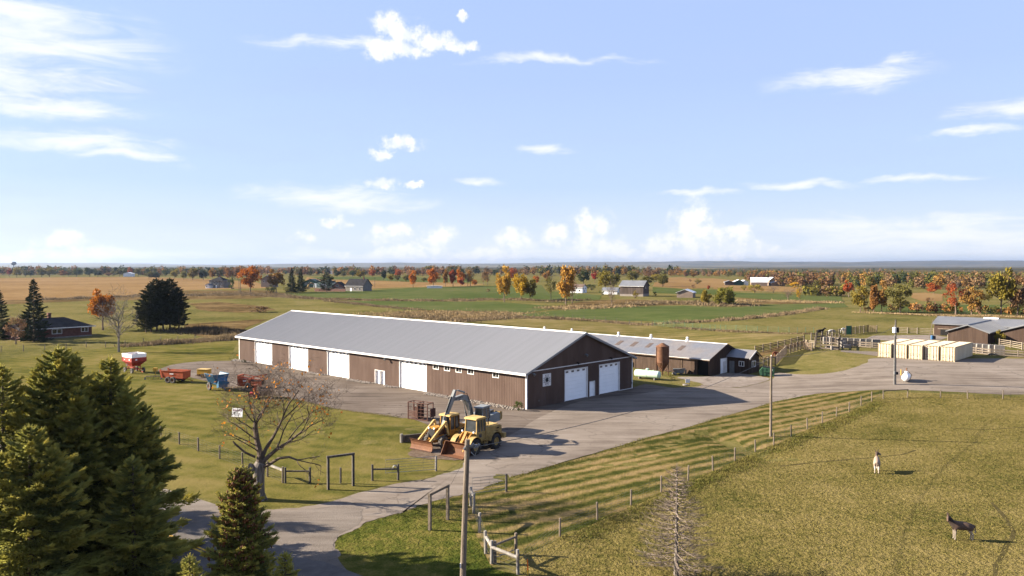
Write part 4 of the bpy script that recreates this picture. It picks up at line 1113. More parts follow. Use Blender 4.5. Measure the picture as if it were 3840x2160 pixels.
b = MB(); b.lathe([(.04, 0), (.06, .1), (.04, .2), (.05, .28)], 8); b.xf(Matrix.Translation(along(.80) + Vector((-.30, -.25, .84)))); mk('bushing', b, 'grey_metal', tr)
b = MB(); b.lathe([(.2, 0), (.23, .03), (.23, .7), (.1, .76)], 14); b.xf(Matrix.Translation(along(.80) + Vector((.34, .15, .02)))); mk('transformer', b, 'dark', t)
b = MB(); b.b(-.34, -.08, -.45, -.2, 1.55, 2.0); mk('meter_box', b, 'galv', t)
b = MB(); b.b(.1, .32, -.3, -.1, 1.5, 1.9); mk('switch_box', b, 'dark', t)
POLE3 = P + d * .9
P = G('C3', 510, 1175); b = MB(); b.tube([(0, 0, 0), (0, 0, .9)], .06, 6); o = mk('bollard', b, 'line_yellow'); o.location = P; tag(o, 'thin yellow bollard behind the white propane tank', 'bollard')


def cable(label, A, B, sag, r=.02):
    pts = [A.lerp(B, i / 14) - Vector((0, 0, sag * 4 * (i / 14) * (1 - i / 14))) for i in range(15)]
    b = MB(); b.tube([p - A for p in pts], r, 4); o = mk('cable', b, 'wire'); o.location = A; tag(o, label, 'cable')


cable('thin overhead cable from the leaning pole to the slim pole', POLE1, POLE2, 1.0)
cable('thin overhead cable from the slim pole to the transformer pole', POLE2, POLE3, 1.0)
cable('thin overhead cable from the slim pole down to the annex roof', POLE2, barn2.matrix_basis @ Vector((6.2, -3.9, 3.2)), .8, .008)
cable('guy wire from the leaning pole down to the road verge', POLE1 + Vector((0, 0, -.3)), GP(-6.6, 45.5), .05, .008)


# ---- board fences of the cattle pens
def board_fence(label, pts, n=5, h=1.55, sp=2.5, pm='wood_pale', bm_='wood_brown', side=1, bh=.15, gap=None, cat='fence', ph=None):
    t = thing('board_fence', label, cat, pts[0]); acc = []
    for a, b in zip(pts[:-1], pts[1:]):
        k = max(1, round((b - a).length / sp)); acc += [a.lerp(b, i / k) for i in range(k)]
    acc.append(pts[-1]); acc = [GP(p.x, p.y) for p in acc]
    for p in acc:
        k = ('sq', ph or h)
        if k not in PM: PM[k] = MB().b(-.085, .085, -.085, .085, -.2, (ph or h) + .12).mesh('post'); PM[k].materials.append(MATS['wood_pale'])
        o = share('post', PM[k], t, p - t.location); omat(o, pm)
    for a, b in zip(acc[:-1], acc[1:]):
        d = (b - a); nrm = Vector((-d.y, d.x, 0)).normalized() * side * .11
        for i in range(n):
            z = Vector((0, 0, .22 + (h - .3) * i / (n - 1)))
            q = MB(); q.bar(Vector((0, 0, 0)), d, .04, bh); o = mk('board', q, bm_, t); o.location = a - t.location + nrm + z
    return t


board_fence('dark board fence with many posts running up behind the pens', gp('T3', (60, 650), (215, 620), (500, 560), (760, 500), (1000, 440)), 5, 1.5, 2.6, side=-1)
board_fence('dark board fence along the curved lawn beside the dumpster', gp('T3', (450, 880), (660, 660), (735, 640), (870, 600), (1000, 560)), 6, 1.6, 1.7, side=-1)
board_fence('dark board fence right behind the green dumpster', gp('T3', (130, 930), (225, 905), (310, 895), (450, 880)), 6, 1.5, 1.8, side=-1)
board_fence('short dark board gate fence at the bend of the curved lawn', gp('T3', (1000, 560), (1080, 590), (1160, 600)), 5, 1.5, 1.6, side=-1)
board_fence('pale plank cattle chute wall beside the sorting pens', gp('T3', (1010, 520), (1070, 535), (1215, 545)), 5, 1.5, 2.5, 'wood_brown', 'wood_pale', 1, .17)
board_fence('brown board fence behind the sorting pens and the black cow', gp('T3', (1145, 400), (1350, 370), (1560, 325), (1800, 300)), 5, 1.6, 3., side=-1)
board_fence('dark board fence right of the green panel, sloping uphill', gp('T3', (1920, 280), (2080, 255), (2240, 235)), 6, 1.7, 2.8, side=-1)
board_fence('dark board fence stepping down to the tall end post', gp('T3', (2240, 235), (2410, 245)), 6, 1.7, 2.8, side=-1)
board_fence('pale board fence at the back of the concrete cattle yard', gp('C3', (440, 355), (640, 365), (830, 372), (1150, 385)), 4, 1.4, 3.2, 'wood_pale', 'wood_pale', 1, .12)
board_fence('pale rail fence between the containers and the middle brown shed', gp('T4', (470, 690), (785, 705), (1075, 720), (1385, 750)), 4, 1.35, 3., 'wood_pale', 'wood_pale', 1, .12)
board_fence('pale rail fence in front of the tall brown shed', gp('T4', (1690, 800), (1950, 840), (2225, 895), (2500, 930)), 4, 1.4, 3.2, 'wood_pale', 'wood_pale', 1, .12)
board_fence('weathered board fence of the feed bunk left of the containers', gp('T3', (1700, 520), (2050, 525), (2295, 545), (2560, 560)), 3, 1.15, 3.4, 'wood_pale', 'wood_grey', -1, .24)
board_fence('weathered board fence of the feed bunk right of the containers', gp('T4', (930, 960), (1145, 985), (1475, 1030), (1805, 1045), (2130, 1065), (2500, 1090)), 3, 1.15, 3.2, 'wood_pale', 'wood_grey', -1, .24)
board_fence('grey timber sorting pens with tall posts beside the feed bunk', gp('T3', (1215, 560), (1330, 560), (1445, 565), (1545, 575), (1675, 585)), 3, 1.5, 1.9, 'wood_grey', 'wood_grey', -1, .2, ph=2.3)
board_fence('tall timber side of the sorting pens facing the cattle yard', gp('T3', (1675, 585), (1700, 500), (1450, 440), (1240, 450)), 3, 1.5, 2.2, 'wood_grey', 'wood_grey', -1, .2, ph=2.2)
# concrete blocks and boulders by the pens and in the bunks
rnd = random.Random(8)
def block(label, P, sx, sy, sz, rz, group=None):
    b = MB(); b.pr([(-sx / 2, 0), (sx / 2, 0), (sx / 2, sz * .93), (sx / 2 - .06, sz), (-sx / 2 + .06, sz), (-sx / 2, sz * .93)], -sy / 2, sy / 2, 'y'); b.b(-.12, .12, -.06, .06, sz - .01, sz + .05)
    o = mk('concrete_block', b, 'concrete'); o.location = P; o.rotation_euler.z = rz; return tag(o, label, 'block', group)


for p in ((1490, 560), (1600, 575)): block('concrete block at the foot of the sorting pens', G('T3', *p), 1.5, .8, .75, R(-8), 'concrete blocks under the sorting pens')
block('large concrete block standing at the end of the sorting pens', G('T3', 1740, 530), 1.5, .9, 1.3, R(30)); block('low concrete block in the grass beside the larger block', G('T3', 1840, 540), 1.4, .8, .7, R(-10))
for i in range(9): block('square concrete block topping the feed bunk left of the containers', G('T3', 1480 + i * 118, 470 + i * 6) + Vector((0, .8, 0)), 1.55, .9, 1.45, R(-8 + rnd.uniform(-4, 4)), 'concrete blocks of the left feed bunk')
for i in range(6): block('square concrete block topping the feed bunk right of the containers', G('T4', 1010 + i * 145, 960 + i * 12) + Vector((.1, .9, 0)), 1.6, 1.0, 1.75, R(-14 + rnd.uniform(-5, 5)), 'concrete blocks of the right feed bunk')
# green mesh fence across the meadow and a green sheet panel
mat('green_mesh', (.16, .30, .18), .6); mat('green_sheet', (.06, .22, .11), .6, (.09, .28, .15), 1.)
gm = interp(gp('R4', (190, 935), (600, 965), (940, 1000), (1150, 1005), (1575, 1025), (2000, 1040), (2330, 1040)), 3)
t = thing('mesh_fence', 'thin green mesh fence crossing the hay meadow', 'fence', gm[0]); b = MB()
for a, c in zip(gm[:-1], gm[1:]):
    a, c = a - gm[0], c - gm[0]
    for i in range(6): z = Vector((0, 0, .1 + i * .28)); b.bar(a + z, c + z, .022)
mk('mesh', b, 'green_mesh', t)
for p in gm[::1]: put_post(t, p, 1.6, .05, 'green_mesh')
t = thing('metal_screen', 'green sheet metal panel standing between two dark board fences', 'panel', G('T3', 1815, 290)); e = G('T3', 1920, 290) - G('T3', 1815, 290)
b = MB(); b.bar(Vector((0, 0, 1.15)), e + Vector((0, 0, 1.15)), .05, 2.1); mk('sheet', b, 'green_sheet', t)
for q in (Vector(), e):
    b = MB(); b.bar(q, q + Vector((0, 0, 2.3)), .1); mk('post', b, 'wood_grey', t)
# fence posts far left beyond the lawn, and field posts behind the barn
wire_fence('distant wire fence below the brick bungalow', gp('R1', (-200, 968), (12, 968), (235, 960), (450, 950), (665, 942), (868, 920), (1063, 920), (1258, 905), (1443, 880), (1620, 870), (1790, 858), (1960, 848)), 1.3, True, 3, .08, seed=9, mesh=False)
wire_fence('distant wire fence along the green field behind the barn', gp('R3', (900, 625), (990, 628), (1080, 630), (1180, 628), (1290, 632), (1380, 636), (1470, 632), (1580, 645), (1690, 655), (1800, 665), (1910, 672), (2040, 690), (2160, 698), (2270, 705)), 1.5, True, 3, .08, 'post_dark', 9, False)
wire_fence('distant wire fence in front of the hedgerow trees', gp('R5', (850, 650), (1000, 645), (1250, 655), (1470, 657), (1630, 668), (1900, 672), (2140, 682), (2400, 690), (2700, 700)), 1.5, True, 3, .08, 'post_dark', 9, False)
# ================================================================ MACHINES
mat('tyre', (.045, .042, .040), .9, (.09, .08, .07), 2.5, bump=.3)
mat('tyre_dusty', (.12, .11, .10), .9, (.22, .20, .175), 2., bump=.3)
mat('cat_yellow', (.34, .165, .022), .6, (.22, .10, .018), 1.6, fine=.15, raw=True)
mat('old_yellow', (.29, .195, .065), .65, (.20, .13, .045), 1.3, fine=.15, raw=True)
mat('roof_yellow', (.42, .29, .105), .65, (.30, .20, .07), 1.4, raw=True)
mat('rust_plate', (.30, .125, .055), .75, (.21, .085, .04), 1.2, fine=.15, bump=.15)
mat('rust_dark', (.085, .040, .026), .8, (.15, .075, .05), 1.6)
mat('boom_grey', (.42, .44, .43), .5, (.34, .36, .35), 1.0, fine=.06)
mat('cab_glass', (.06, .07, .08), .08, (.10, .11, .12), 1.5, spec=.7)
mat('implement_red', (.30, .034, .020), .6, (.20, .028, .018), 1.3, raw=True)
mat('implement_orange', (.33, .062, .018), .6, (.22, .045, .016), 1.3, fine=.12, raw=True)
mat('implement_blue', (.05, .18, .32), .5, (.07, .22, .38), 1.0, fine=.06)
mat('implement_yellow', (.42, .23, .025), .6, (.33, .18, .025), 1.2, raw=True)
mat('chute_red', (.13, .050, .036), .8, (.20, .10, .07), 1.8)
mat('manure', (.02, .014, .010), .95, (.04, .028, .02), 4., bump=.8)


def wheel(parent, x, y, r, wd, z=None, rim='cat_yellow', rr=.52, tm='tyre', lugs=0, name='wheel'):
    z = r if z is None else z
    m = MB(); h = wd / 2
    m.lathe([(r * rr, -h * .9), (r * .80, -h), (r * .95, -h * .85), (r, -h * .55), (r, h * .55), (r * .95, h * .85), (r * .80, h), (r * rr, h * .9)], 24, (x, y, z), 'y', False)
    for i in range(lugs):
        a = 2 * math.pi * i / lugs
        for s_ in (-1, 1):
            b = MB(); b.b(-.035, .035, 0, h * .95, r - .02, r + .045)
            b.xf(Matrix.Translation((x, y, z)) @ Matrix.Rotation(a + (.5 * math.pi / lugs if s_ > 0 else 0), 4, 'Y') @ Matrix.Scale(s_, 4, (0, 1, 0))); m.join(b)
    w_ = mk(name, m, tm, parent)
    q = MB(); q.lathe([(r * rr * 1.02, -h * .75), (r * rr * .85, -h * .72), (r * rr * .7, -h * .35), (r * rr * .3, -h * .35), (r * .12, -h * .6), (.02, -h * .62)], 18, (x, y, z), 'y', False)
    q.lathe([(r * rr * 1.02, h * .75), (r * rr * .85, h * .72), (r * rr * .7, h * .35), (r * rr * .3, h * .35), (r * .12, h * .6), (.02, h * .62)], 18, (x, y, z), 'y', False)
    mk('rim', q, rim, w_)
    return w_


def cab(parent, x0, x1, hw, z0, z1, taper=.06, post='cat_yellow', roof='roof_yellow', name='cab', splits=(.5,)):
    """glazed cab: corner posts, panes, roof with overhang; x1 is the front"""
    c = MB(); P0 = [(x0, -hw), (x1, -hw), (x1, hw), (x0, hw)]
    P1 = [(x0 + taper, -hw + taper), (x1 - taper * 1.5, -hw + taper), (x1 - taper * 1.5, hw - taper), (x0 + taper, hw - taper)]
    for (a, b), (d, e) in zip(P0, P1): c.bar((a, b, z0), (d, e, z1), .10, .10)
    for i in range(4):
        a, b = Vector((*P0[i], z0 + .03)), Vector((*P0[(i + 1) % 4], z0 + .03)); c.bar(a, b, .09, .12)
        d, e = Vector((*P1[i], z1 - .03)), Vector((*P1[(i + 1) % 4], z1 - .03)); c.bar(d, e, .09, .10)
        if i in (0, 2):
            for s_ in splits: c.bar(a.lerp(b, s_), d.lerp(e, s_), .07, .09)
    o = mk(name, c, post, parent)
    for i in range(4):
        a, b, d, e = Vector((*P0[i], z0 + .05)), Vector((*P0[(i + 1) % 4], z0 + .05)), Vector((*P1[(i + 1) % 4], z1 - .05)), Vector((*P1[i], z1 - .05))
        k = .96; ctr = (a + b + d + e) / 4; g_ = MB(); g_.q(*[ctr + (p - ctr) * k for p in (a, b, d, e)]); mk('window_pane', g_, 'cab_glass', o)
    r = MB(); r.pr([(x0 - .08, z1), (x1 + .12, z1), (x1 + .10, z1 + .10), (x1 - .1, z1 + .16), (x0 + .1, z1 + .17), (x0 - .06, z1 + .1)], -hw - .04, hw + .04, 'y'); mk('cab_roof', r, roof, o)
    s_ = MB(); xm = x0 + (x1 - x0) * .35; s_.b(xm - .25, xm + .25, -.25, .25, z0 - .1, z0 + .35); s_.b(xm - .3, xm - .18, -.25, .25, z0 + .35, z0 + .95); mk('seat', s_, 'dark', o)
    return o


HD = math.atan2(-.80, -.60)                       # heading of the parked machines


def loader_plow():
    """older front-engine tractor loader carrying a straight rusty plow blade"""
    t = thing('tractor_loader', 'orange-yellow tractor loader with front grille and straight rusty plow blade', 'loader', GP(-6.9, 78.9), HD)
    h = MB(); h.pr([(.0, 1.0), (1.9, .95), (1.98, 1.0), (1.98, 1.98), (1.7, 2.06), (.0, 2.15)], -.47, .47, 'y'); ho = mk('hood', h, 'cat_yellow', t)
    g_ = MB(); g_.b(1.985, 2.02, -.40, .40, 1.02, 1.92); go = mk('grille', g_, 'dark', ho)
    for i in range(6):
        g_ = MB(); y = -.38 + i * .152; g_.b(2.02, 2.05, y - .018, y + .018, 1.02, 1.92); mk('grille_bar', g_, 'grey_metal', ho)
    g_ = MB(); g_.b(.35, 1.5, -.49, -.472, 1.25, 1.8); g_.b(.35, 1.5, .472, .49, 1.25, 1.8); mk('side_vent', g_, 'rust_dark', ho)
    m = MB(); m.b(-2.5, 2.0, -.42, .42, .55, 1.02); mk('chassis', m, 'cat_yellow', t)
    m = MB(); m.pr([(-2.7, .8), (-1.5, .8), (-1.5, 1.55), (-2.0, 1.9), (-2.7, 1.75)], -.75, .75, 'y'); mk('rear_body', m, 'cat_yellow', t)
    m = MB(); m.b(-1.45, .05, -.72, .72, 1.0, 1.45); mk('cab_base', m, 'cat_yellow', t)
    cab(t, -1.45, .0, .70, 1.45, 2.92, .07, 'cat_yellow', 'roof_yellow', splits=(.5,))
    m = MB(); m.tube([(1.1, .25, 2.05), (1.1, .25, 2.75)], .05, 7); mk('exhaust', m, 'dark', t)
    for s_ in (-1, 1):
        y = .78 * s_
        m = MB(); m.bar((.75, y, 2.5), (3.2, y, .75), .16, .26); m.bar((.75, y, 2.55), (.35, y, 1.1), .16, .22); mk('loader_arm', m, 'roof_yellow', t)
        m = MB(); m.tube([(.5, y * .86, 1.2), (1.9, y * .86, 1.0)], .055, 7); m.tube([(1.9, y * .86, 1.0), (3.1, y * .86, .85)], .03, 7); mk('cylinder', m, 'grey_metal', t)
        wheel(t, 1.35, .98 * s_, .58, .42, rim='cat_yellow', tm='tyre_dusty', lugs=12)
        wheel(t, -1.45, 1.0 * s_, .80, .55, rim='cat_yellow', tm='tyre_dusty', lugs=16)
        m = MB()
        for i in range(6):
            a, b = math.pi * i / 6 + .1, math.pi * (i + 1) / 6 - .0
            m.q((-1.45 + .9 * math.cos(a), .72 * s_, .8 + .9 * math.sin(a)), (-1.45 + .9 * math.cos(b), .72 * s_, .8 + .9 * math.sin(b)), (-1.45 + .9 * math.cos(b), 1.28 * s_, .8 + .9 * math.sin(b)), (-1.45 + .9 * math.cos(a), 1.28 * s_, .8 + .9 * math.sin(a)))
        mk('fender', m, 'cat_yellow', t)
        m = MB(); m.lathe([(.09, 0), (.11, .06), (.02, .07)], 10, (2.0, .36 * s_, 2.0), 'x'); mk('headlight', m, 'white_trim', t)
    m = MB(); m.b(3.0, 3.3, -.85, .85, .6, .78); m.b(3.15, 3.4, -.4, .4, .4, .95); m.bar((2.0, -.3, .8), (3.2, -.3, .65), .14); m.bar((2.0, .3, .8), (3.2, .3, .65), .14); mk('push_frame', m, 'cat_yellow', t)
    # curved mouldboard, concave to the front
    b = MB(); pts = [(x + .65, z) for x, z in ((3.02, .02), (2.86, .24), (2.80, .5), (2.84, .78), (2.96, 1.0), (3.10, 1.12))]; n = len(pts)
    b.pr(pts + [(p - .05, q + .01) for p, q in pts[::-1]], -1.45, 1.45, 'y'); bo = mk('plow_blade', b, 'rust_plate', t)
    for y in (-1.1, -.4, .4, 1.1):
        q = MB(); q.pr([(x + .65, z) for x, z in ((2.96, .05), (2.78, .25), (2.72, .45), (2.76, .7), (2.92, .95), (2.62, .7), (2.6, .25))], y - .03, y + .03, 'y'); mk('blade_rib', q, 'rust_dark', bo)
    q = MB(); q.b(3.63, 3.71, -1.46, 1.46, -.0, .12); mk('cutting_edge', q, 'rust_dark', bo)
    # open door edge with glass on the camera side
    m = MB(); m.bar((-.75, .8, 1.5), (-.75, .8, 2.85), .05); m.bar((-1.4, .74, 1.55), (-1.4, .74, 2.85), .05); m.bar((-.75, .8, 2.85), (-1.4, .74, 2.85), .05); mk('door_frame', m, 'rust_dark', t)


loader_plow()


def wheel_loader():
    """articulated wheel loader with a big rusty bucket, body behind the cab"""
    t = thing('wheel_loader', 'pale yellow wheel loader with rusty bucket and big black tyres', 'wheel loader', GP(-3.55, 76.3), HD)
    for s_ in (-1, 1):
        wheel(t, 1.55, 1.02 * s_, .78, .58, rim='old_yellow', lugs=18)
        wheel(t, -1.65, 1.02 * s_, .78, .58, rim='old_yellow', lugs=18)
    m = MB(); m.pr([(-.5, 1.55), (-.5, .95), (-.9, .75), (-2.9, .85), (-3.05, 1.1), (-3.05, 2.15), (-2.6, 2.28), (-.5, 2.28)], -.82, .82, 'y'); bo = mk('engine_body', m, 'old_yellow', t)
    m = MB(); m.b(-3.45, -3.05, -1.1, 1.1, .85, 1.35); mk('counterweight', m, 'old_yellow', t)
    for y in (.825, -.845):
        for i in range(3):
            q = MB(); q.b(-2.5, -1.5, y, y + .02, 1.35 + i * .16, 1.42 + i * .16); mk('side_louvre', q, 'rust_dark', bo)
    q = MB(); q.b(-2.7, -1.2, -.6, .6, 2.28, 2.36); mk('hood_panel', q, 'roof_yellow', bo)
    m = MB(); m.tube([(-1.5, .3, 2.3), (-1.5, .3, 2.95), (-1.6, .3, 3.05)], .07, 8); mk('exhaust', m, 'dark', t)
    m = MB(); m.lathe([(.13, 0), (.15, .04), (.15, .25), (.05, .3)], 12, (-.9, .4, 2.4)); m.tube([(-.9, .4, 2.28), (-.9, .4, 2.45)], .06, 8); mk('air_cleaner', m, 'dark', t)
    m = MB(); m.pr([(-.6, 1.0), (.75, 1.0), (.9, 1.3), (.85, 1.9), (-.6, 1.9)], -.75, .75, 'y'); mk('cab_base', m, 'old_yellow', t)
    q = MB(); q.b(.1, .5, .755, .775, 1.45, 1.8); mk('lower_window', q, 'cab_glass', t)
    cab(t, -.6, .85, .74, 1.9, 3.22, .06, 'old_yellow', 'roof_yellow', splits=(.36, .68))
    for s_ in (-1, 1):                           # arched rear and front fenders
        for xc, rr in ((-1.65, .95), (1.55, .92)):
            m = MB(); n = 9
            for i in range(n):
                a, b = math.pi * (.06 + .88 * i / n), math.pi * (.06 + .88 * (i + 1) / n)
                p = [(xc + rr * math.cos(a), .8 + rr * math.sin(a)), (xc + rr * math.cos(b), .8 + rr * math.sin(b)), (xc + (rr + .04) * math.cos(b), .8 + (rr + .04) * math.sin(b)), (xc + (rr + .04) * math.cos(a), .8 + (rr + .04) * math.sin(a))]
                m.pr(p, .70 * s_, 1.30 * s_, 'y')
            mk('fender', m, 'old_yellow', t)
        m = MB()
        for i in range(3): m.b(-.55, -.1, .82 * s_ - .02, 1.0 * s_ + .02, .55 + i * .28, .60 + i * .28)
        m.bar((-.55, .98 * s_, .5), (-.55, .98 * s_, 1.5), .04); m.bar((-.1, .98 * s_, .5), (-.1, .98 * s_, 1.5), .04); mk('ladder', m, 'old_yellow', t)
        m = MB(); m.pr([(.9, 1.75), (1.25, 2.05), (1.6, 1.9), (2.6, .85), (2.75, .45), (2.5, .35), (2.2, .7), (1.4, 1.45), (1.0, 1.45)], .50 * s_, .62 * s_, 'y'); mk('lift_arm', m, 'cat_yellow', t)
        m = MB(); m.tube([(.8, .4 * s_, 1.0), (1.8, .45 * s_, 1.35)], .075, 8); m.tube([(1.8, .45 * s_, 1.35), (2.2, .5 * s_, 1.2)], .04, 8); mk('cylinder', m, 'grey_metal', t)
        m = MB(); m.lathe([(.08, 0), (.1, .08), (.02, .09)], 10, (1.25, .72 * s_, 2.1), 'x'); m.bar((1.22, .6 * s_, 1.9), (1.22, .72 * s_, 2.1), .05); mk('headlight', m, 'white_trim', t)
    m = MB(); m.b(.6, 2.1, -.55, .55, .75, 1.25); m.pr([(.7, 1.2), (1.7, 1.2), (1.35, 1.95), (.95, 1.95)], -.38, .38, 'y'); mk('front_frame', m, 'cat_yellow', t)
    m = MB(); m.pr([(1.35, 2.05), (1.6, 2.12), (2.15, 1.4), (2.5, 1.05), (2.35, .95), (1.9, 1.35)], -.14, .14, 'y'); mk('tilt_lever', m, 'cat_yellow', t)
    # bucket: open shell with side plates
    prof = [(3.75, .03), (2.95, .03), (2.72, .20), (2.62, .60), (2.70, 1.02), (2.93, 1.28), (3.03, 1.32)]
    b = MB(); inner = [(p + (.05 if i < 5 else .0), q + .05) for i, (p, q) in enumerate(prof)]
    for i in range(len(prof) - 1): b.pr([prof[i], prof[i + 1], inner[i + 1], inner[i]], -1.40, 1.40, 'y')
    bk = mk('bucket', b, 'rust_plate', t)
    for s_ in (-1, 1):
        q = MB(); q.pr(prof + [(3.35, .75)], 1.40 * s_, 1.45 * s_, 'y'); mk('bucket_side', q, 'rust_plate', bk)
    q = MB(); q.b(3.6, 3.95, -1.46, 1.46, .0, .06); mk('cutting_edge', q, 'rust_dark', bk)
    q = MB(); q.b(-2.6, -2.2, .84, .846, 1.9, 2.02); mk('decal', q, 'dark', bo)


wheel_loader()


def text_mesh(body, size):
    c = bpy.data.curves.new('txt', 'FONT'); c.body = body; c.size = size; c.extrude = .004; c.align_x = 'CENTER'; c.align_y = 'CENTER'
    o = bpy.data.objects.new('txt', c); C.objects.link(o); dg = bpy.context.evaluated_depsgraph_get(); dg.update()
    me = bpy.data.meshes.new_from_object(o.evaluated_get(dg)); bpy.data.objects.remove(o)
    return me


def excavator():
    t = thing('excavator', 'grey-boomed crawler excavator parked behind the two loaders', 'excavator', GP(-3.7, 84.2), HD + R(8))
    for s_ in (-1, 1):
        m = MB(); m.pr([(-1.9, .18), (-1.65, .02), (1.65, .02), (1.9, .18), (2.0, .45), (1.8, .78), (-1.8, .78), (-2.0, .45)], .85 * s_, 1.4 * s_, 'y'); tr = mk('track', m, 'tyre', t)
        for i in range(14):
            q = MB(); x = -1.75 + i * .27; q.b(x, x + .16, .84 * s_ if s_ > 0 else 1.41 * s_, 1.41 * s_ if s_ > 0 else .84 * s_, .775, .82); mk('track_shoe', q, 'tyre_dusty', tr)
    m = MB(); m.lathe([(.75, .7), (.75, 1.0)], 18); m.b(-1.2, 1.2, -.9, .9, .35, .72); mk('undercarriage', m, 'dark', t)
    m = MB(); m.pr([(-2.55, 1.1), (1.3, 1.0), (1.3, 1.25), (-.3, 1.35), (-.3, 1.95), (-2.3, 2.05), (-2.6, 1.8)], -1.3, 1.3, 'y'); mk('house', m, 'boom_grey', t)
    m = MB(); m.pr([(-2.5, 1.05), (-2.55, 1.1), (-3.0, 1.2), (-3.05, 2.0), (-2.5, 2.1)], -1.3, 1.3, 'y'); mk('counterweight', m, 'old_yellow', t)
    m = MB(); m.b(-2.2, -.9, -.9, .7, 2.05, 2.3); mk('engine_cover', m, 'cab_glass', t)
    m = MB(); m.tube([(-2.0, -.5, 2.3), (-2.0, -.5, 2.75)], .06, 7); mk('exhaust', m, 'dark', t)
    # cab on the machine's left
    m = MB(); m.b(-.35, 1.25, .3, 1.3, 1.25, 1.65); mk('cab_base', m, 'boom_grey', t)
    c = cab(t, -.35, 1.25, .5, 1.65, 3.0, .09, 'boom_grey', 'boom_grey', splits=(.55,)); c.location = (0, .8, 0)
    # boom, stick, cylinders in the centre plane
    b0, b1, b2 = Vector((.95, -.15, 1.5)), Vector((2.3, -.15, 4.2)), Vector((4.9, -.15, 4.45))
    def section(pts, h_, wd, nm, m_):
        q = MB(); up = []; dn = []
        for i, p in enumerate(pts):
            d = (pts[min(i + 1, len(pts) - 1)] - pts[max(i - 1, 0)]).normalized(); n = Vector((-d.z, 0, d.x)); up.append(p + n * h_[i]); dn.append(p - n * h_[i])
        for i in range(len(pts) - 1):
            q.pr([(up[i].x, up[i].z), (up[i + 1].x, up[i + 1].z), (dn[i + 1].x, dn[i + 1].z), (dn[i].x, dn[i].z)], pts[0].y - wd, pts[0].y + wd, 'y')
        return mk(nm, q, m_, t)
    bm_ = section([b0, Vector((1.45, -.15, 2.9)), b1, Vector((3.0, -.15, 4.42)), b2], [.16, .27, .33, .28, .17], .17, 'boom', 'boom_grey')
    st = section([Vector((4.45, -.15, 5.35)), Vector((4.95, -.15, 4.5)), Vector((6.7, -.15, 2.05))], [.13, .25, .13], .14, 'stick', 'boom_grey')
    m = MB(); m.tube([(2.6, -.15, 4.85), (3.9, -.15, 5.25)], .09, 8); m.tube([(3.9, -.15, 5.25), (4.45, -.15, 5.32)], .05, 8); mk('stick_cylinder', m, 'boom_grey', t)
    for y in (-.45, .15):
        m = MB(); m.tube([(1.35, y, 1.45), (1.95, y, 2.7)], .09, 8); m.tube([(1.95, y, 2.7), (2.35, y, 3.9)], .05, 8); mk('boom_cylinder', m, 'grey_metal', t)
    m = MB(); m.tube([(5.1, -.15, 4.75), (6.1, -.15, 3.3)], .07, 8); m.tube([(6.1, -.15, 3.3), (6.55, -.15, 2.6)], .04, 8); mk('bucket_cylinder', m, 'dark', t)
    m = MB(); m.tube([(1.2, .1, 1.9), (1.8, .1, 3.6), (2.5, .1, 4.75), (3.2, .08, 4.85)], .03, 5); mk('hose', m, 'dark', t)
    m = MB(); m.pr([(6.55, 2.2), (6.85, 2.1), (7.0, 1.4), (6.75, .85), (6.2, .75), (5.9, 1.1), (6.25, 1.3), (6.5, 1.7)], -.65, .35, 'y'); bk = mk('bucket', m, 'rust_dark', t)
    for y in (-.6, -.3, 0., .28):
        m = MB(); m.bar((5.95, y, 1.08), (5.7, y, 1.2), .07); mk('tooth', m, 'grey_metal', bk)
    o = link('lettering', text_mesh('PARTNERTU', .30), 'black_print', bm_); o.matrix_local = Matrix.Translation((3.95, .028, 4.44)) @ Matrix.Rotation(math.pi, 4, 'Z') @ Matrix.Rotation(R(90), 4, 'X') @ Matrix.Rotation(R(3), 4, 'Z')
    m = MB(); m.bar((3.95, .026, 4.26), (3.6, .026, 4.25), .012, .05); mk('decal', m, 'black_print', bm_)


excavator()


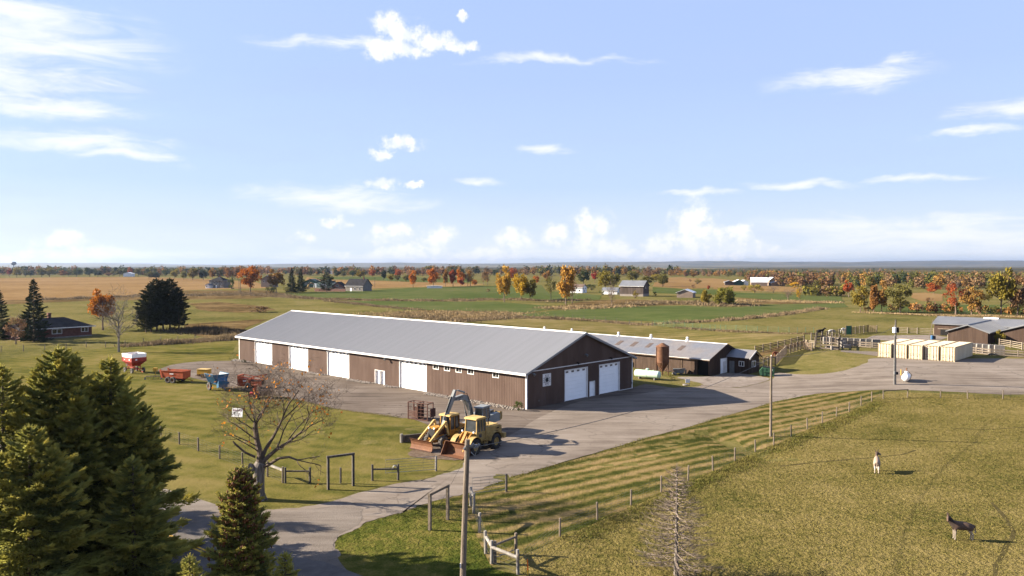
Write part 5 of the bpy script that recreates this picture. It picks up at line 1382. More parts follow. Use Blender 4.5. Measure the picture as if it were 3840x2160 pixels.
def squeeze_chute():
    a, b = G('L4', 180, 615), G('L4', 520, 660); d = b - a
    t = thing('cattle_chute', 'rusty steel cattle squeeze chute with bars standing at the yard edge', 'cattle chute', (a + b) / 2 + Vector((.15, .75, 0)), math.atan2(d.y, d.x) )
    L, W, Hh = 2.9, 1.1, 2.05
    f = MB()
    for x in (-L / 2, 0., L / 2):
        for y in (-W / 2, W / 2): f.bar((x, y, 0), (x, y, Hh), .10)
        f.bar((x, -W / 2, Hh), (x, W / 2, Hh), .09)
    for y in (-W / 2, W / 2):
        for z in (.1, Hh): f.bar((-L / 2, y, z), (L / 2, y, z), .10)
    mk('frame', f, 'chute_red', t)
    for i in range(4):
        m = MB(); z = .35 + i * .2; m.b(-L / 2 + .1, .05, -W / 2 - .05, -W / 2, z, z + .14); mk('side_slat', m, 'chute_red', t)
    for i in range(7):
        m = MB(); x = -L / 2 + .15 + i * .2; m.tube([(x, -W / 2, 1.15), (x + .05, -W / 2 - .04, 1.9)], .03, 6); mk('bar', m, 'chute_red', t)
    m = MB(); m.b(-L / 2 + .1, .0, W / 2, W / 2 + .04, .2, 1.3); mk('side_panel', m, 'chute_red', t)
    for y in (-.3, .25):
        m = MB(); m.b(.02, .1, y - .2, y + .2, .15, 1.9); mk('head_gate', m, 'chute_red', t)
    for i in range(4):
        m = MB(); z = .5 + i * .42; m.bar((.1, -W / 2, z), (L / 2, -W / 2, z), .05); m.bar((.1, W / 2, z), (L / 2, W / 2, z), .05); mk('rail', m, 'chute_red', t)
    m = MB(); m.b(L / 2 + .02, L / 2 + .1, -.1, .9, .4, 1.4); mk('end_gate', m, 'chute_red', t)
    m = MB(); m.bar((-1.0, -.4, Hh + .02), (-.9, -.62, 1.75), .06); m.bar((-.2, -.4, Hh + .05), (-.25, -.62, 1.7), .06); mk('lever', m, 'post_white', t)
    m = MB(); m.b(-L / 2, L / 2, -W / 2, W / 2, .02, .09); mk('floor', m, 'rust_dark', t)


squeeze_chute()


def grain_wagon():
    P = G('S1', 1560, 320); t = thing('gravity_wagon', 'red gravity grain wagon with white sideboards on four wheels', 'wagon', P + Vector((.3, 1.2, 0)), R(-38))
    # local x = along wagon (tongue towards +x)
    L, W = 3.3, 2.5; m = MB()
    def ring(z, l, w_): return [(-l / 2, -w_ / 2, z), (l / 2, -w_ / 2, z), (l / 2, w_ / 2, z), (-l / 2, w_ / 2, z)]
    def shell(lv, nm, mt, parent):
        b = MB()
        for (z0, l0, w0), (z1, l1, w1) in zip(lv[:-1], lv[1:]):
            A_, B_ = ring(z0, l0, w0), ring(z1, l1, w1)
            for i in range(4): b.q(A_[i], A_[(i + 1) % 4], B_[(i + 1) % 4], B_[i])
        return mk(nm, b, mt, parent)
    shell([(1.15, 1.3, 1.3), (1.95, L, W), (2.65, L, W), (2.65, L - .08, W - .08), (1.97, L - .08, W - .08), (1.2, 1.2, 1.2)], 'hopper', 'implement_red', t)
    shell([(2.66, L + .03, W + .03), (3.3, L + .10, W + .10), (3.3, L + .02, W + .02), (2.66, L - .05, W - .05)], 'sideboard', 'tank_white', t)
    m = MB()
    for A_ in ring(1.95, L + .04, W + .04): m.bar(A_, (A_[0], A_[1], 2.66), .07)
    mk('corner_post', m, 'implement_red', t)
    m = MB(); m.bar((-1.5, 0, .75), (1.6, 0, .75), .14, .18)
    for x in (-1.2, 1.2):
        m.bar((x, -1.0, .62), (x, 1.0, .62), .12)
        for y in (-.55, .55): m.bar((x, y, .65), (x * .85, y * .9, 1.55), .09)
    for y in (-.5, .5): m.bar((-1.2, y, 1.1), (1.2, y, 1.1), .10)
    mk('running_gear', m, 'implement_red', t)
    for x in (-1.2, 1.2):
        for y in (-1.0, 1.0): wheel(t, x, y, .43, .28, rim='post_white', rr=.5, tm='tyre_dusty')
    m = MB(); m.bar((1.5, 0, .65), (3.0, 0, .25), .10); mk('tongue', m, 'implement_orange', t)
    m = MB(); m.b(-.35, .35, -1.31, -1.26, 1.2, 1.6); mk('gate', m, 'rust_dark', t)
    for x, y, s_ in ((.7, -1.26, .2), (-.9, -1.26, .12)):
        m = MB(); m.b(x, x + s_ * 1.6, y - .012, y - .002, 2.2, 2.2 + s_); mk('decal', m, 'tank_white', t)
    m = MB(); m.b(L / 2 + .002, L / 2 + .012, -.6, -.3, 2.2, 2.4); mk('decal', m, 'tank_white', t)


grain_wagon()


def spreader(name, label, P, rz, col, L, W, z0, h, tandem, flare=0., mesh_in='manure', ribs=0, wr=.5, rim='rust'):
    t = thing(name, label, 'spreader', P, rz)        # local +x = tongue end
    b = MB(); s0, s1 = W / 2, W / 2 + flare; k = .05
    for sg in (-1, 1):
        b.add([(-L / 2, sg * s0, z0), (L / 2, sg * s0, z0), (L / 2, sg * s1, z0 + h), (-L / 2, sg * s1, z0 + h), (-L / 2, sg * (s0 - k), z0), (L / 2, sg * (s0 - k), z0), (L / 2, sg * (s1 - k), z0 + h), (-L / 2, sg * (s1 - k), z0 + h)],
              [(0, 1, 2, 3), (4, 7, 6, 5), (3, 2, 6, 7), (0, 4, 5, 1), (0, 3, 7, 4), (1, 5, 6, 2)])
    b.pr([(-s0, z0), (s0, z0), (s1, z0 + h), (-s1, z0 + h)], L / 2, L / 2 + .06, 'x')
    b.b(-L / 2, L / 2, -s0, s0, z0 - .08, z0)
    bo = mk('box', b, col, t)
    m = MB(); m.b(-L / 2 + .05, L / 2 - .05, -s0 + .08, s0 - .08, z0, z0 + h * .55); mk('load', m, mesh_in, t)
    for sg in (-1, 1):
        m = MB(); m.bar((-L / 2, sg * (s1 + .02), z0 + h + .02), (L / 2 + .05, sg * (s1 + .02), z0 + h + .02), .10, .08); mk('top_rail', m, col, bo)
        for i in range(ribs):
            x = -L / 2 + .15 + i * (L - .3) / (ribs - 1); m = MB(); m.bar((x + .22, sg * (s0 + .03), z0 + .02), (x, sg * (s1 + .03), z0 + h), .07, .06); mk('side_rib', m, col, bo)
    m = MB(); m.b(-L / 2, L / 2, -.35, .35, z0 - .28, z0 - .08); mk('chassis', m, col, t)
    for x in ((-.55, .35) if tandem else (-.35,)):
        for sg in (-1, 1): wheel(t, x, sg * (s0 + .05 + (.22 if tandem else .25)), wr, .32, rim=rim, rr=.5, tm='tyre_dusty', lugs=0)
    m = MB(); m.bar((L / 2, .0, z0 - .2), (L / 2 + 1.3, 0, .32), .12, .14); mk('tongue', m, 'implement_yellow' if col == 'implement_orange' else col, t)
    m = MB(); m.tube([(L / 2 + .9, .12, 0), (L / 2 + .9, .12, .75)], .04, 6); mk('jack', m, 'grey_metal', t)
    return t


sp = spreader('manure_spreader', 'orange manure spreader with four dusty wheels and a dark load', G('T5', 760, 460) + Vector((.6, 1.1, 0)), R(-16), 'implement_orange', 3.9, 1.75, .85, 1.0, True, .06, wr=.5)
m = MB(); m.pr([(-2.0, .75), (-1.7, .75), (-2.05, 2.1), (-2.35, 2.0)], -.95, -.85, 'y'); m.pr([(-2.0, .75), (-1.7, .75), (-2.05, 2.1), (-2.35, 2.0)], .85, .95, 'y'); mk('beater_arm', m, 'implement_orange', sp)
for z in (1.0, 1.5):
    m = MB(); m.lathe([(.18, -.85), (.22, -.4), (.16, 0), (.22, .4), (.18, .85)], 10, (-2.1, 0, z), 'y'); mk('beater', m, 'dark', sp)
m = MB(); m.b(-.4, .3, -.96, -.95, 1.35, 1.5); mk('lettering_panel', m, 'white_trim', sp)
bs = spreader('spreader_box', 'blue two-wheeled spreader with flared ribbed sides and a hopper front', G('T5', 2010, 690) + Vector((.5, 1.1, 0)), R(-42), 'implement_blue', 2.6, 1.35, 1.05, 1.35, False, .55, 'dark', 6, .60, 'rust')
m = MB(); m.pr([(1.32, .45), (1.9, .55), (1.9, 1.5), (1.32, 2.0)], -.7, .7, 'y'); mk('gearbox_cover', m, 'implement_blue', bs)
m = MB(); m.b(1.4, 1.7, .7, 1.1, .8, 1.2); mk('hydraulic_box', m, 'implement_blue', bs)


def baler():
    P = G('T5', 1560, 310); t = thing('yellow_implement', 'boxy yellow farm implement half hidden behind the blue spreader', 'implement', P + Vector((.9, 1.2, 0)), R(-12))
    m = MB(); m.pr([(-.95, .55), (.95, .6), (.95, 1.3), (-.9, 1.3)], -.6, .6, 'y'); mk('body', m, 'implement_yellow', t)
    m = MB(); m.b(-.98, 1.0, -.65, .65, 1.3, 1.38); mk('top_cover', m, 'roof_yellow', t)
    for y in (-.62, .62): wheel(t, .1, y, .32, .18, rim='implement_yellow', tm='tyre_dusty')
    m = MB(); m.bar((-.8, -.3, .5), (-1.5, -.2, .2), .08); m.bar((-.8, .3, .5), (-1.5, .1, .2), .08); mk('hitch', m, 'rust', t)
    m = MB(); m.lathe([(.25, -.5), (.3, 0), (.25, .5)], 10, (-.75, 0, .45), 'y'); mk('roller', m, 'rust', t)


baler()


def forage_box():
    P = G('T6', 900, 650); t = thing('orange_implement', 'bright orange side-delivery implement with open frame behind the bare maple', 'implement', P + Vector((.0, 1.0, 0)), R(-10))
    m = MB(); m.pr([(-2.0, .35), (-1.1, .3), (-.8, .75), (-.2, .8), (-.2, 1.4), (-2.0, 1.45), (-2.05, 1.0)], -.8, .8, 'y'); mk('body', m, 'implement_orange', t)
    m = MB(); m.b(-2.1, -1.9, -.85, .85, .5, 1.95); mk('end_panel', m, 'implement_orange', t)
    for y in (-.8, .8):
        m = MB(); m.bar((-1.9, y, 1.85), (1.5, y, 1.35), .10); mk('top_rail', m, 'implement_orange', t)
    m = MB(); m.bar((-.5, -.8, 1.5), (1.9, .7, 2.0), .12); m.bar((.2, .8, .9), (1.9, .7, 2.0), .10); mk('strut', m, 'implement_orange', t)
    m = MB(); m.b(.1, 1.7, -.85, -.55, .35, 1.05); mk('tool_box', m, 'implement_orange', t)
    m = MB(); m.b(-.2, 1.6, -.5, .8, .5, 1.2); mk('mechanism', m, 'rust_dark', t)
    for y in (-.75, .8): wheel(t, -.45, y, .45, .25, rim='rust', tm='tyre_dusty')
    m = MB(); m.bar((1.6, 0, .5), (3.0, -.2, .35), .09); mk('tongue', m, 'grey_metal', t)
    m = MB(); m.b(-1.2, -.7, -.812, -.802, 1.05, 1.2); mk('decal', m, 'white_trim', t)


forage_box()


def red_machine():
    P = G('T6', 930, 1080); t = thing('red_implement', 'small red implement with stepped hood half hidden by the bare maple', 'implement', P + Vector((.3, .6, 0)), R(15))
    m = MB(); m.pr([(-.75, .35), (.75, .35), (.65, .8), (-.7, .85)], -.6, .6, 'y'); mk('base_body', m, 'implement_red', t)
    m = MB(); m.pr([(-.35, .8), (.45, .8), (.3, 1.35), (-.3, 1.35)], -.45, .45, 'y'); mk('hood', m, 'implement_orange', t)
    m = MB(); m.b(-.15, .3, -.3, .3, 1.35, 1.9); mk('chute', m, 'implement_orange', t)
    m = MB(); m.b(.7, 2.3, -.5, .6, .4, 1.1); mk('pickup', m, 'rust_dark', t)
    for i in range(6):
        m = MB(); m.tube([(.9 + i * .25, -.55, .25), (1.0 + i * .25, -.6, 1.3)], .025, 5); mk('tine', m, 'rust', t)
    for y in (-.6, .6): wheel(t, .2, y, .38, .2, rim='rust', tm='tyre_dusty')
    m = MB(); m.bar((-.7, 0, .5), (-1.6, 0, .3), .08); mk('tongue', m, 'implement_red', t)


red_machine()
# low wire rack behind the spreader with a yellow box on a stand
P = G('T5', 180, 350); t = thing('harrow', 'low rusty harrow frame lying in the grass behind the manure spreader', 'harrow', P + Vector((.5, .6, 0)), R(6))
m = MB()
for y in (-.5, .5): m.bar((-1.4, y, .45), (1.3, y, .5), .06)
for i in range(7): m.bar((-1.3 + i * .42, -.5, .45), (-1.3 + i * .42, .5, .45), .05); m.bar((-1.3 + i * .42, -.5, .45), (-1.3 + i * .42, -.5, .02), .04)
mk('frame', m, 'wood_grey', t)
for x in (-1.35, 1.2): wheel(t, x, -.5, .17, .08, rim='white_trim', tm='tyre_dusty')
P = G('T5', 345, 280); t = thing('seed_box', 'small yellow box on a thin stand beside the manure spreader', 'box', P, 0)
m = MB(); m.b(-.28, .3, -.25, .25, 1.0, 1.55); mk('box', m, 'implement_yellow', t)
m = MB(); m.bar((0, 0, 0), (0, 0, 1.0), .08); m.bar((-.1, 0, .02), (.5, 0, .02), .06); mk('stand', m, 'implement_yellow', t)


def for_sale_sign():
    P = G('S8', 285, 700); P2 = G('S8', 285, 700)
    a, b = AT('S8', 207, 575, P.y), AT('S8', 348, 600, P.y - .4)
    d = b - a; t = thing('sale_sign', 'white board sign with red FOR SALE lettering behind the bare maple', 'sign', P, math.atan2(d.y, d.x) )
    w_ = 1.45; h_ = 1.05
    m = MB(); m.b(-w_ / 2, w_ / 2, -.02, .02, .12, .12 + h_); bo = mk('board', m, 'tank_white', t)
    for x in (-.6, .6):
        m = MB(); m.bar((x, .05, -.1), (x - .06, .06, 1.5), .06); mk('stake', m, 'post_dark', t)
    mat('sign_red', (.40, .02, .03), .6); mat('sign_ink', (.12, .12, .14), .6)
    o = link('lettering', text_mesh('FOR SALE', .30), 'sign_red', bo); o.matrix_local = Matrix.Translation((0, -.027, .90)) @ Matrix.Rotation(R(90), 4, 'X')
    for z, wd in ((.55, .8), (.40, .9), (.27, .5)):
        m = MB(); x = -wd / 2
        rr = random.Random(int(z * 100))
        while x < wd / 2: k = rr.uniform(.05, .14); m.b(x, min(x + k, wd / 2), -.0245, -.0205, z, z + .05); x += k + .04
        mk('small_print', m, 'sign_ink', bo)
    t.rotation_euler.x = R(-8)


for_sale_sign()
# skid cart of scrap beside the feed bin
P = G('T7', 1480, 920); t = thing('dump_cart', 'grey metal dump cart with scrap leaning on it beside the rusty feed bin', 'cart', P + Vector((.2, .4, 0)), R(-15))
m = MB(); m.pr([(-1.0, .9), (-.7, .25), (.8, .25), (1.0, .95)], -.6, .6, 'y'); mk('tub', m, 'grey_metal', t)
m = MB(); m.bar((-1.9, -.65, .4), (1.1, -.65, 1.15), .09); mk('plank', m, 'wood_pale', t)
for y in (-.5, .5): wheel(t, .4, y, .25, .12, rim='rust', tm='tyre_dusty')
m = MB(); m.b(1.0, 1.25, -.7, -.4, .2, .9); mk('crate', m, 'wood_pale', t)
for i, (x, y) in enumerate(((-.9, -.8), (-.6, -.9), (-.75, -.6))):
    b = MB(); b.lathe([(.2, 0), (.26, .15), (.2, .35), (.08, .42)], 7); b.xf(Matrix.Translation((x, y, .0))); mk('sack', b, 'post_white', t)
# blue drum and barrel by the yard wall behind the containers, with the guy post
P = G('T4', 95, 650); mat('barrel_blue', (.06, .20, .42), .5)
b = MB(); b.lathe([(.3, 0), (.31, .3), (.3, .32), (.3, .62), (.31, .64), (.29, .92), (.1, .94)], 16); o = mk('drum', b, 'barrel_blue'); o.location = P; tag(o, 'blue plastic drum behind the row of containers', 'drum')
P = G('T4', 145, 650); b = MB(); b.lathe([(.3, 0), (.33, .4), (.28, .85), (.1, .87)], 16); o = mk('drum', b, 'post_dark'); o.location = P; tag(o, 'dark barrel standing beside the blue drum', 'drum')
P = G('T4', 20, 640); a = AT('T4', 120, 180, P.y + 5) - P; b = MB(); b.tube([(0, 0, 0), a], .06, 6); o = mk('leaning_pole', b, 'wood_grey'); o.location = P; tag(o, 'long thin pole leaning from the cattle yard up to the back shed roof', 'pole')
# timber crib retaining wall at the loader bay
A_, B_ = G('R6', 430, 930), G('R6', 560, 960)
t = thing('crib_wall', 'short dark timber retaining wall at the grass bank behind the plow blade', 'retaining wall', A_)
for i in range(3):
    b = MB(); b.bar(Vector((-.3, .1, .12 + i * .25)), Vector((2.6, 1.6, .12 + i * .25)), .22, .24); mk('timber', b, 'post_dark', t)
b = MB(); b.lathe([(.16, -.1), (.16, .9)], 8, (-.4, 0, 0)); mk('post', b, 'post_white', t)
# ================================================================ TREES
LEAF = dict(orange=((.36, .125, .014), (.24, .085, .016)), redorange=((.30, .075, .020), (.20, .055, .02)), red=((.26, .045, .022), (.16, .04, .02)), yellow=((.40, .235, .016), (.26, .16, .016)),
            yolive=((.20, .15, .020), (.11, .095, .018)), olive=((.115, .100, .022), (.065, .065, .016)), green=((.062, .078, .017), (.036, .050, .013)), dkgreen=((.034, .046, .015), (.022, .032, .012)),
            brown=((.17, .095, .045), (.105, .065, .032)), orbrown=((.25, .125, .03), (.15, .085, .026)), willow=((.15, .13, .018), (.075, .078, .016)), gold=((.34, .185, .028), (.20, .115, .024)))
for k_, (a_, b_) in LEAF.items(): mat('leaf_' + k_, a_, .8, b_, .25, 4, trans=.25, rand=.16, raw=True, spec=.15, fine=.12)
mat('spruce_needle', (.32, .30, .066), .75, (.135, .148, .044), .45, 5, trans=.38, raw=True, spec=.2, lo=.38, hi=.62)
mat('spruce_tip', (.40, .34, .07), .75, (.20, .195, .05), .6, 4, trans=.2, raw=True, spec=.2)
mat('far_spruce', (.034, .048, .020), .8, (.020, .032, .014), .3, 4, trans=.08, raw=True, spec=.15, rand=.15)
mat('pine_needle', (.045, .050, .022), .8, (.022, .028, .014), .35, 4, trans=.08, raw=True, spec=.15)
mat('bark', (.15, .108, .080), .95, (.075, .054, .040), 3., raw=True, bump=.6, st=(2, 2, .4))
mat('bark_grey', (.19, .165, .14), .95, (.09, .075, .062), 2.5, raw=True, bump=.8, st=(2, 2, .35))
mat('bark_tan', (.125, .092, .068), .95, (.060, .045, .034), 2.5, raw=True, bump=.5)
mat('bark_dark', (.05, .038, .03), .95, (.028, .022, .018), 2.5, raw=True, bump=.5)
mat('dead_twig', (.17, .135, .11), .95, (.10, .075, .06), 2., raw=True)
mat('cone_brown', (.15, .065, .03), .8, (.10, .045, .02), 2., raw=True)


def cards(O, D, N, L, W, tip=.35):
    """quads from O along D with width axis N"""
    a = N * (W / 2)[:, None]; e = O + D * L[:, None]
    V = np.stack([O - a, O + a, e + a * tip, e - a * tip], 1).reshape(-1, 3)
    return V, np.arange(len(V)).reshape(-1, 4)


def unit(v): return v / np.maximum(1e-6, np.linalg.norm(v, axis=-1, keepdims=True))


def conifer(H, Rr, seed, nb=240, nt=46, tl=.36, tw=.085, base=.06, droop=.28, lift=.30, taper=.85, gap=.25, shape=None):
    """crown of drooping branches; every twig is a pair of crossed blades"""
    g_ = np.random.default_rng(seed)
    f = np.sort(g_.random(nb) ** 1.15) * (1 - base) + base; f = base + (1 - base) * (np.arange(nb) + g_.random(nb)) / nb
    prof = (1 - f) ** taper if shape is None else shape(f)
    l = Rr * prof * g_.uniform(.55, 1.2, nb) + .10
    az = np.arange(nb) * 2.399 + g_.uniform(-.5, .5, nb)
    reps = np.maximum(6, (nt * np.clip(l / Rr, .12, 1.2) ** .9)).astype(int)
    bi = np.repeat(np.arange(nb), reps); n = len(bi)
    s = g_.random(n) ** .7 * .92 + .08
    ca, sa = np.cos(az[bi]), np.sin(az[bi]); lb = l[bi]; dr = droop * (1.25 - f[bi])
    up = lift * (.6 + f[bi])
    z = f[bi] * H + lb * (-dr * s + up * s * s)
    O = np.stack([ca * lb * s, sa * lb * s, z], 1)
    rad = np.stack([ca, sa, -dr + 2 * up * s], 1); lat = np.stack([-sa, ca, np.zeros(n)], 1)
    sd = g_.choice([-1., 1.], n)[:, None]
    # side twigs sit on secondary laterals
    lo = lat * sd * (g_.random(n) * .50 * lb * (1.02 - s) * 1.1)[:, None]; O = O + lo + np.stack([np.zeros(n), np.zeros(n), -np.abs(g_.normal(0, .07, n)) * lb * .5], 1)
    D = unit(rad * .75 + lat * sd * g_.uniform(.1, .8, n)[:, None] + g_.normal(0, .22, (n, 3)) + np.array([0, 0, .12]))
    N = unit(np.cross(D, g_.normal(0, 1, (n, 3))))
    L = tl * g_.uniform(.6, 1.35, n) * np.clip(.55 + .5 * lb / Rr, .5, 1); W = tw * g_.uniform(.7, 1.3, n)
    V1, F1 = cards(O, D, N, L, W); V2, F2 = cards(O, D, unit(np.cross(D, N)), L, W)
    # leader
    k = 30; zO = np.linspace(H * .93, H * 1.01, k); O3 = np.stack([g_.normal(0, .02, k), g_.normal(0, .02, k), zO], 1)
    D3 = unit(np.stack([g_.normal(0, .45, k), g_.normal(0, .45, k), np.ones(k)], 1)); N3 = unit(np.cross(D3, g_.normal(0, 1, (k, 3))))
    V3, F3 = cards(O3, D3, N3, np.full(k, tl * .9), np.full(k, tw))
    V = np.vstack([V1, V2, V3]); Fq = np.vstack([F1, F2 + len(V1), F3 + len(V1) + len(V2)])
    tip = (s > .80).astype(int); mi = np.concatenate([tip, tip, np.ones(k, int)])
    return V, Fq, mi, (f, az, l, droop, lift)


def trunk_mb(H, r, n=8, lean=0., seed=0):
    m = MB(); rnd = random.Random(seed); P = []; Q = []
    for i in range(6):
        t_ = i / 5; P.append((lean * t_ + rnd.uniform(-.02, .02) * H * .2, rnd.uniform(-.02, .02) * H * .2, H * t_)); Q.append(r * (1 - t_ * .85) * (1.35 if i == 0 else 1))
    return m.tube(P, Q, n)


def conifer_branches(data, H, seed):
    f, az, l, dr, up = data; m = MB()
    for i in range(0, len(f), 2):
        c, s_ = math.cos(az[i]), math.sin(az[i]); P = []
        for s in (0, .4, .8): z = f[i] * H + l[i] * (-dr * (1.25 - f[i]) * s + up * (.6 + f[i]) * s * s); P.append((c * l[i] * s, s_ * l[i] * s, z))
        m.tube(P, [.035, .02, .008], 4, False)
    return m


def spruce(label, P, H, Rr, seed, near=True, group=None, cones=0, lead=(), **kw):
    t = thing('spruce_tree', label, 'spruce', P, 0, group)
    V, Fq, mi, dat = conifer(H, Rr, seed, **kw)
    for i, (dx, dy, f0) in enumerate(lead):          # extra leading shoots that make the top uneven
        V2, F2, m2, _ = conifer(H * .36, Rr * .36, seed + 50 + i, 60, 130, kw.get('tl', .3), kw.get('tw', .08), .02, .2, .35, .75)
        Fq = np.vstack([Fq, F2 + len(V)]); V = np.vstack([V, V2 + np.array([dx, dy, H * f0])]); mi = np.concatenate([mi, m2])
    me = npmesh('crown', V, Fq, mi); link('crown', me, ['spruce_needle', 'spruce_tip'] if near else ['far_spruce', 'far_spruce'], t)
    mk('trunk', trunk_mb(H * .97, .02 * H + .04), 'bark', t)
    if near: mk('branches', conifer_branches(dat, H, seed), 'bark_dark', t)
    if cones:
        g_ = np.random.default_rng(seed + 5); f, az, l, dr, up = dat; i = g_.integers(0, len(f), cones); i = i[f[i] > .35]
        s = g_.uniform(.45, .98, len(i)); pts = np.stack([np.cos(az[i]) * l[i] * s, np.sin(az[i]) * l[i] * s, f[i] * H + l[i] * (-dr * (1.25 - f[i]) * s + up * (.6 + f[i]) * s * s) - .08], 1) + g_.normal(0, .06, (len(i), 3))
        b = np.array([(.035, 0, 0), (0, .035, 0), (-.035, 0, 0), (0, -.035, 0), (0, 0, .07), (0, 0, -.09)]) * 1.5
        T_ = np.array([(0, 1, 4), (1, 2, 4), (2, 3, 4), (3, 0, 4), (1, 0, 5), (2, 1, 5), (3, 2, 5), (0, 3, 5)])
        VV = (pts[:, None, :] + b[None]).reshape(-1, 3); FF = (T_[None] + (np.arange(len(pts)) * 6)[:, None, None]).reshape(-1, 3)
        o = link('cones', npmesh('cones', VV, FF), 'cone_brown', t); o['kind'] = 'stuff'
    return t


# ---- foreground spruces on the near side of the road
spruce('tall dark spruce with several leading shoots beside the road', GP(-27.3, 46.3), 13.3, 4.9, 11, lead=((.9, .2, .60), (-.9, -.3, .57), (1.7, -.9, .47), (-1.8, .2, .45)), nb=190, nt=430, tl=.34, tw=.085, base=.05, taper=.62)
spruce('dark spruce with drooping boughs reaching over the road shoulder', GP(-25.0, 47.8), 12.5, 5.2, 12, lead=((1.3, -.6, .50), (-1.0, .3, .55), (2.0, .3, .40)), nb=180, nt=430, tl=.34, tw=.085, base=.06, taper=.75)
spruce('spruce with a slender bare top shoot rising from the roadside clump', GP(-29.6, 44.6), 12.4, 4.5, 13, nb=160, nt=380, tl=.33, tw=.085, taper=.66)
spruce('sunlit bushy spruce filling the front of the roadside clump', GP(-26.0, 41.3), 9.6, 4.3, 14, lead=((1.2, 0, .52), (-1.2, -.5, .5)), nb=150, nt=400, tl=.32, tw=.08, taper=.62)
spruce('spruce at the far edge of the roadside clump shading the lane', GP(-41.5, 57.3), 12.0, 4.2, 19, nb=150, nt=260, tl=.36, tw=.09, taper=.66)
spruce('low shaded spruce tucked under the tall roadside spruces', GP(-21.9, 44.2), 7.2, 3.2, 15, nb=120, nt=300, tl=.30, tw=.08, taper=.7)
spruce('young spruce hung with brown cones beside the road', GP(-14.2, 40.0), 7.75, 2.15, 16, nb=260, nt=150, tl=.24, tw=.07, cones=3200, base=.03, taper=.58, droop=.18)
spruce('very small spruce tip next to the cone-laden young spruce', GP(-15.9, 37.6), 4.0, 1.3, 17, nb=110, nt=50, tl=.24, tw=.06, taper=.7)
spruce('small dark spruce sapling at the foot of the cone-laden spruce', GP(-11.6, 39.0), 3.6, 1.3, 18, nb=110, nt=50, tl=.24, tw=.06, taper=.7)


def dead_spruce():
    P = GP(9.75, 45.3); H, Rr = 6.4, 2.5; t = thing('dead_spruce', 'bare grey dead spruce with fine brittle twigs in the paddock', 'tree', P)
    V, Fq, mi, dat = conifer(H, Rr, 21, nb=150, nt=34, tl=.40, tw=.018, base=.06, droop=.12, lift=.16, taper=.62)
    link('twigs', npmesh('twigs', V, Fq), 'dead_twig', t); mk('trunk', trunk_mb(H, .13), 'bark_grey', t)
    f, az, l, dr, up = dat; m = MB()
    for i in range(len(f)):
        c, s_ = math.cos(az[i]), math.sin(az[i]); Q = []
        for s in (0, .35, .7, 1.): z = f[i] * H + l[i] * (-dr * (1.25 - f[i]) * s + up * (.6 + f[i]) * s * s); Q.append((c * l[i] * s, s_ * l[i] * s, z))
        m.tube(Q, [.032, .02, .012, .005], 4, False)
    mk('branches', m, 'dead_twig', t)


dead_spruce()


def grow(m, p, d, L, r, depth, rnd, tips, up=.12, spread=.75, minr=.006, crook=.22, fine=0):
    """crooked branching limb"""
    n = 4; P = [p]; Q = [r]
    for i in range(n):
        d = (d + Vector((rnd.gauss(0, crook), rnd.gauss(0, crook), rnd.gauss(0, crook * .7) + up * .35))).normalized()
        p = p + d * (L / n); P.append(p); Q.append(max(minr, r * (1 - .45 * (i + 1) / n)))
        if depth > 0 and i >= 1:
            k = 1 if rnd.random() < .8 else 2
            for _ in range(k):
                ax = Vector((rnd.gauss(0, 1), rnd.gauss(0, 1), rnd.gauss(0, .6))); ax = (ax - d * ax.dot(d)).normalized()
                grow(m, p, (d * (1 - spread * .45) + ax * spread).normalized(), L * rnd.uniform(.5, .78), Q[-1] * rnd.uniform(.5, .72), depth - 1, rnd, tips, up, spread, minr, crook, fine)
    m.tube(P, Q, 5 if r > .03 else 4, False)
    if depth <= 1: tips.append((P[-1], d))
    if depth == 0 and fine:
        for _ in range(fine):
            q = P[rnd.randrange(1, 5)]; e = (d + Vector((rnd.gauss(0, .6), rnd.gauss(0, .6), rnd.gauss(0, .5) + .2))).normalized(); m.tube([q, q + e * L * rnd.uniform(.4, .8)], [minr, minr * .6], 3, False)
    return p


def leaf_quads(pts, size, seed, jit=.3):
    g_ = np.random.default_rng(seed); O = np.array(pts) + g_.normal(0, jit, (len(pts), 3)); n = len(O)
    D = unit(g_.normal(0, 1, (n, 3))); N = unit(np.cross(D, g_.normal(0, 1, (n, 3))))
    return cards(O, D, N, size * g_.uniform(.6, 1.3, n), size * g_.uniform(.6, 1.1, n), .8)


mat('maple_leaf', (.46, .20, .025), .8, (.34, .11, .02), .8, 3, trans=.3, raw=True)


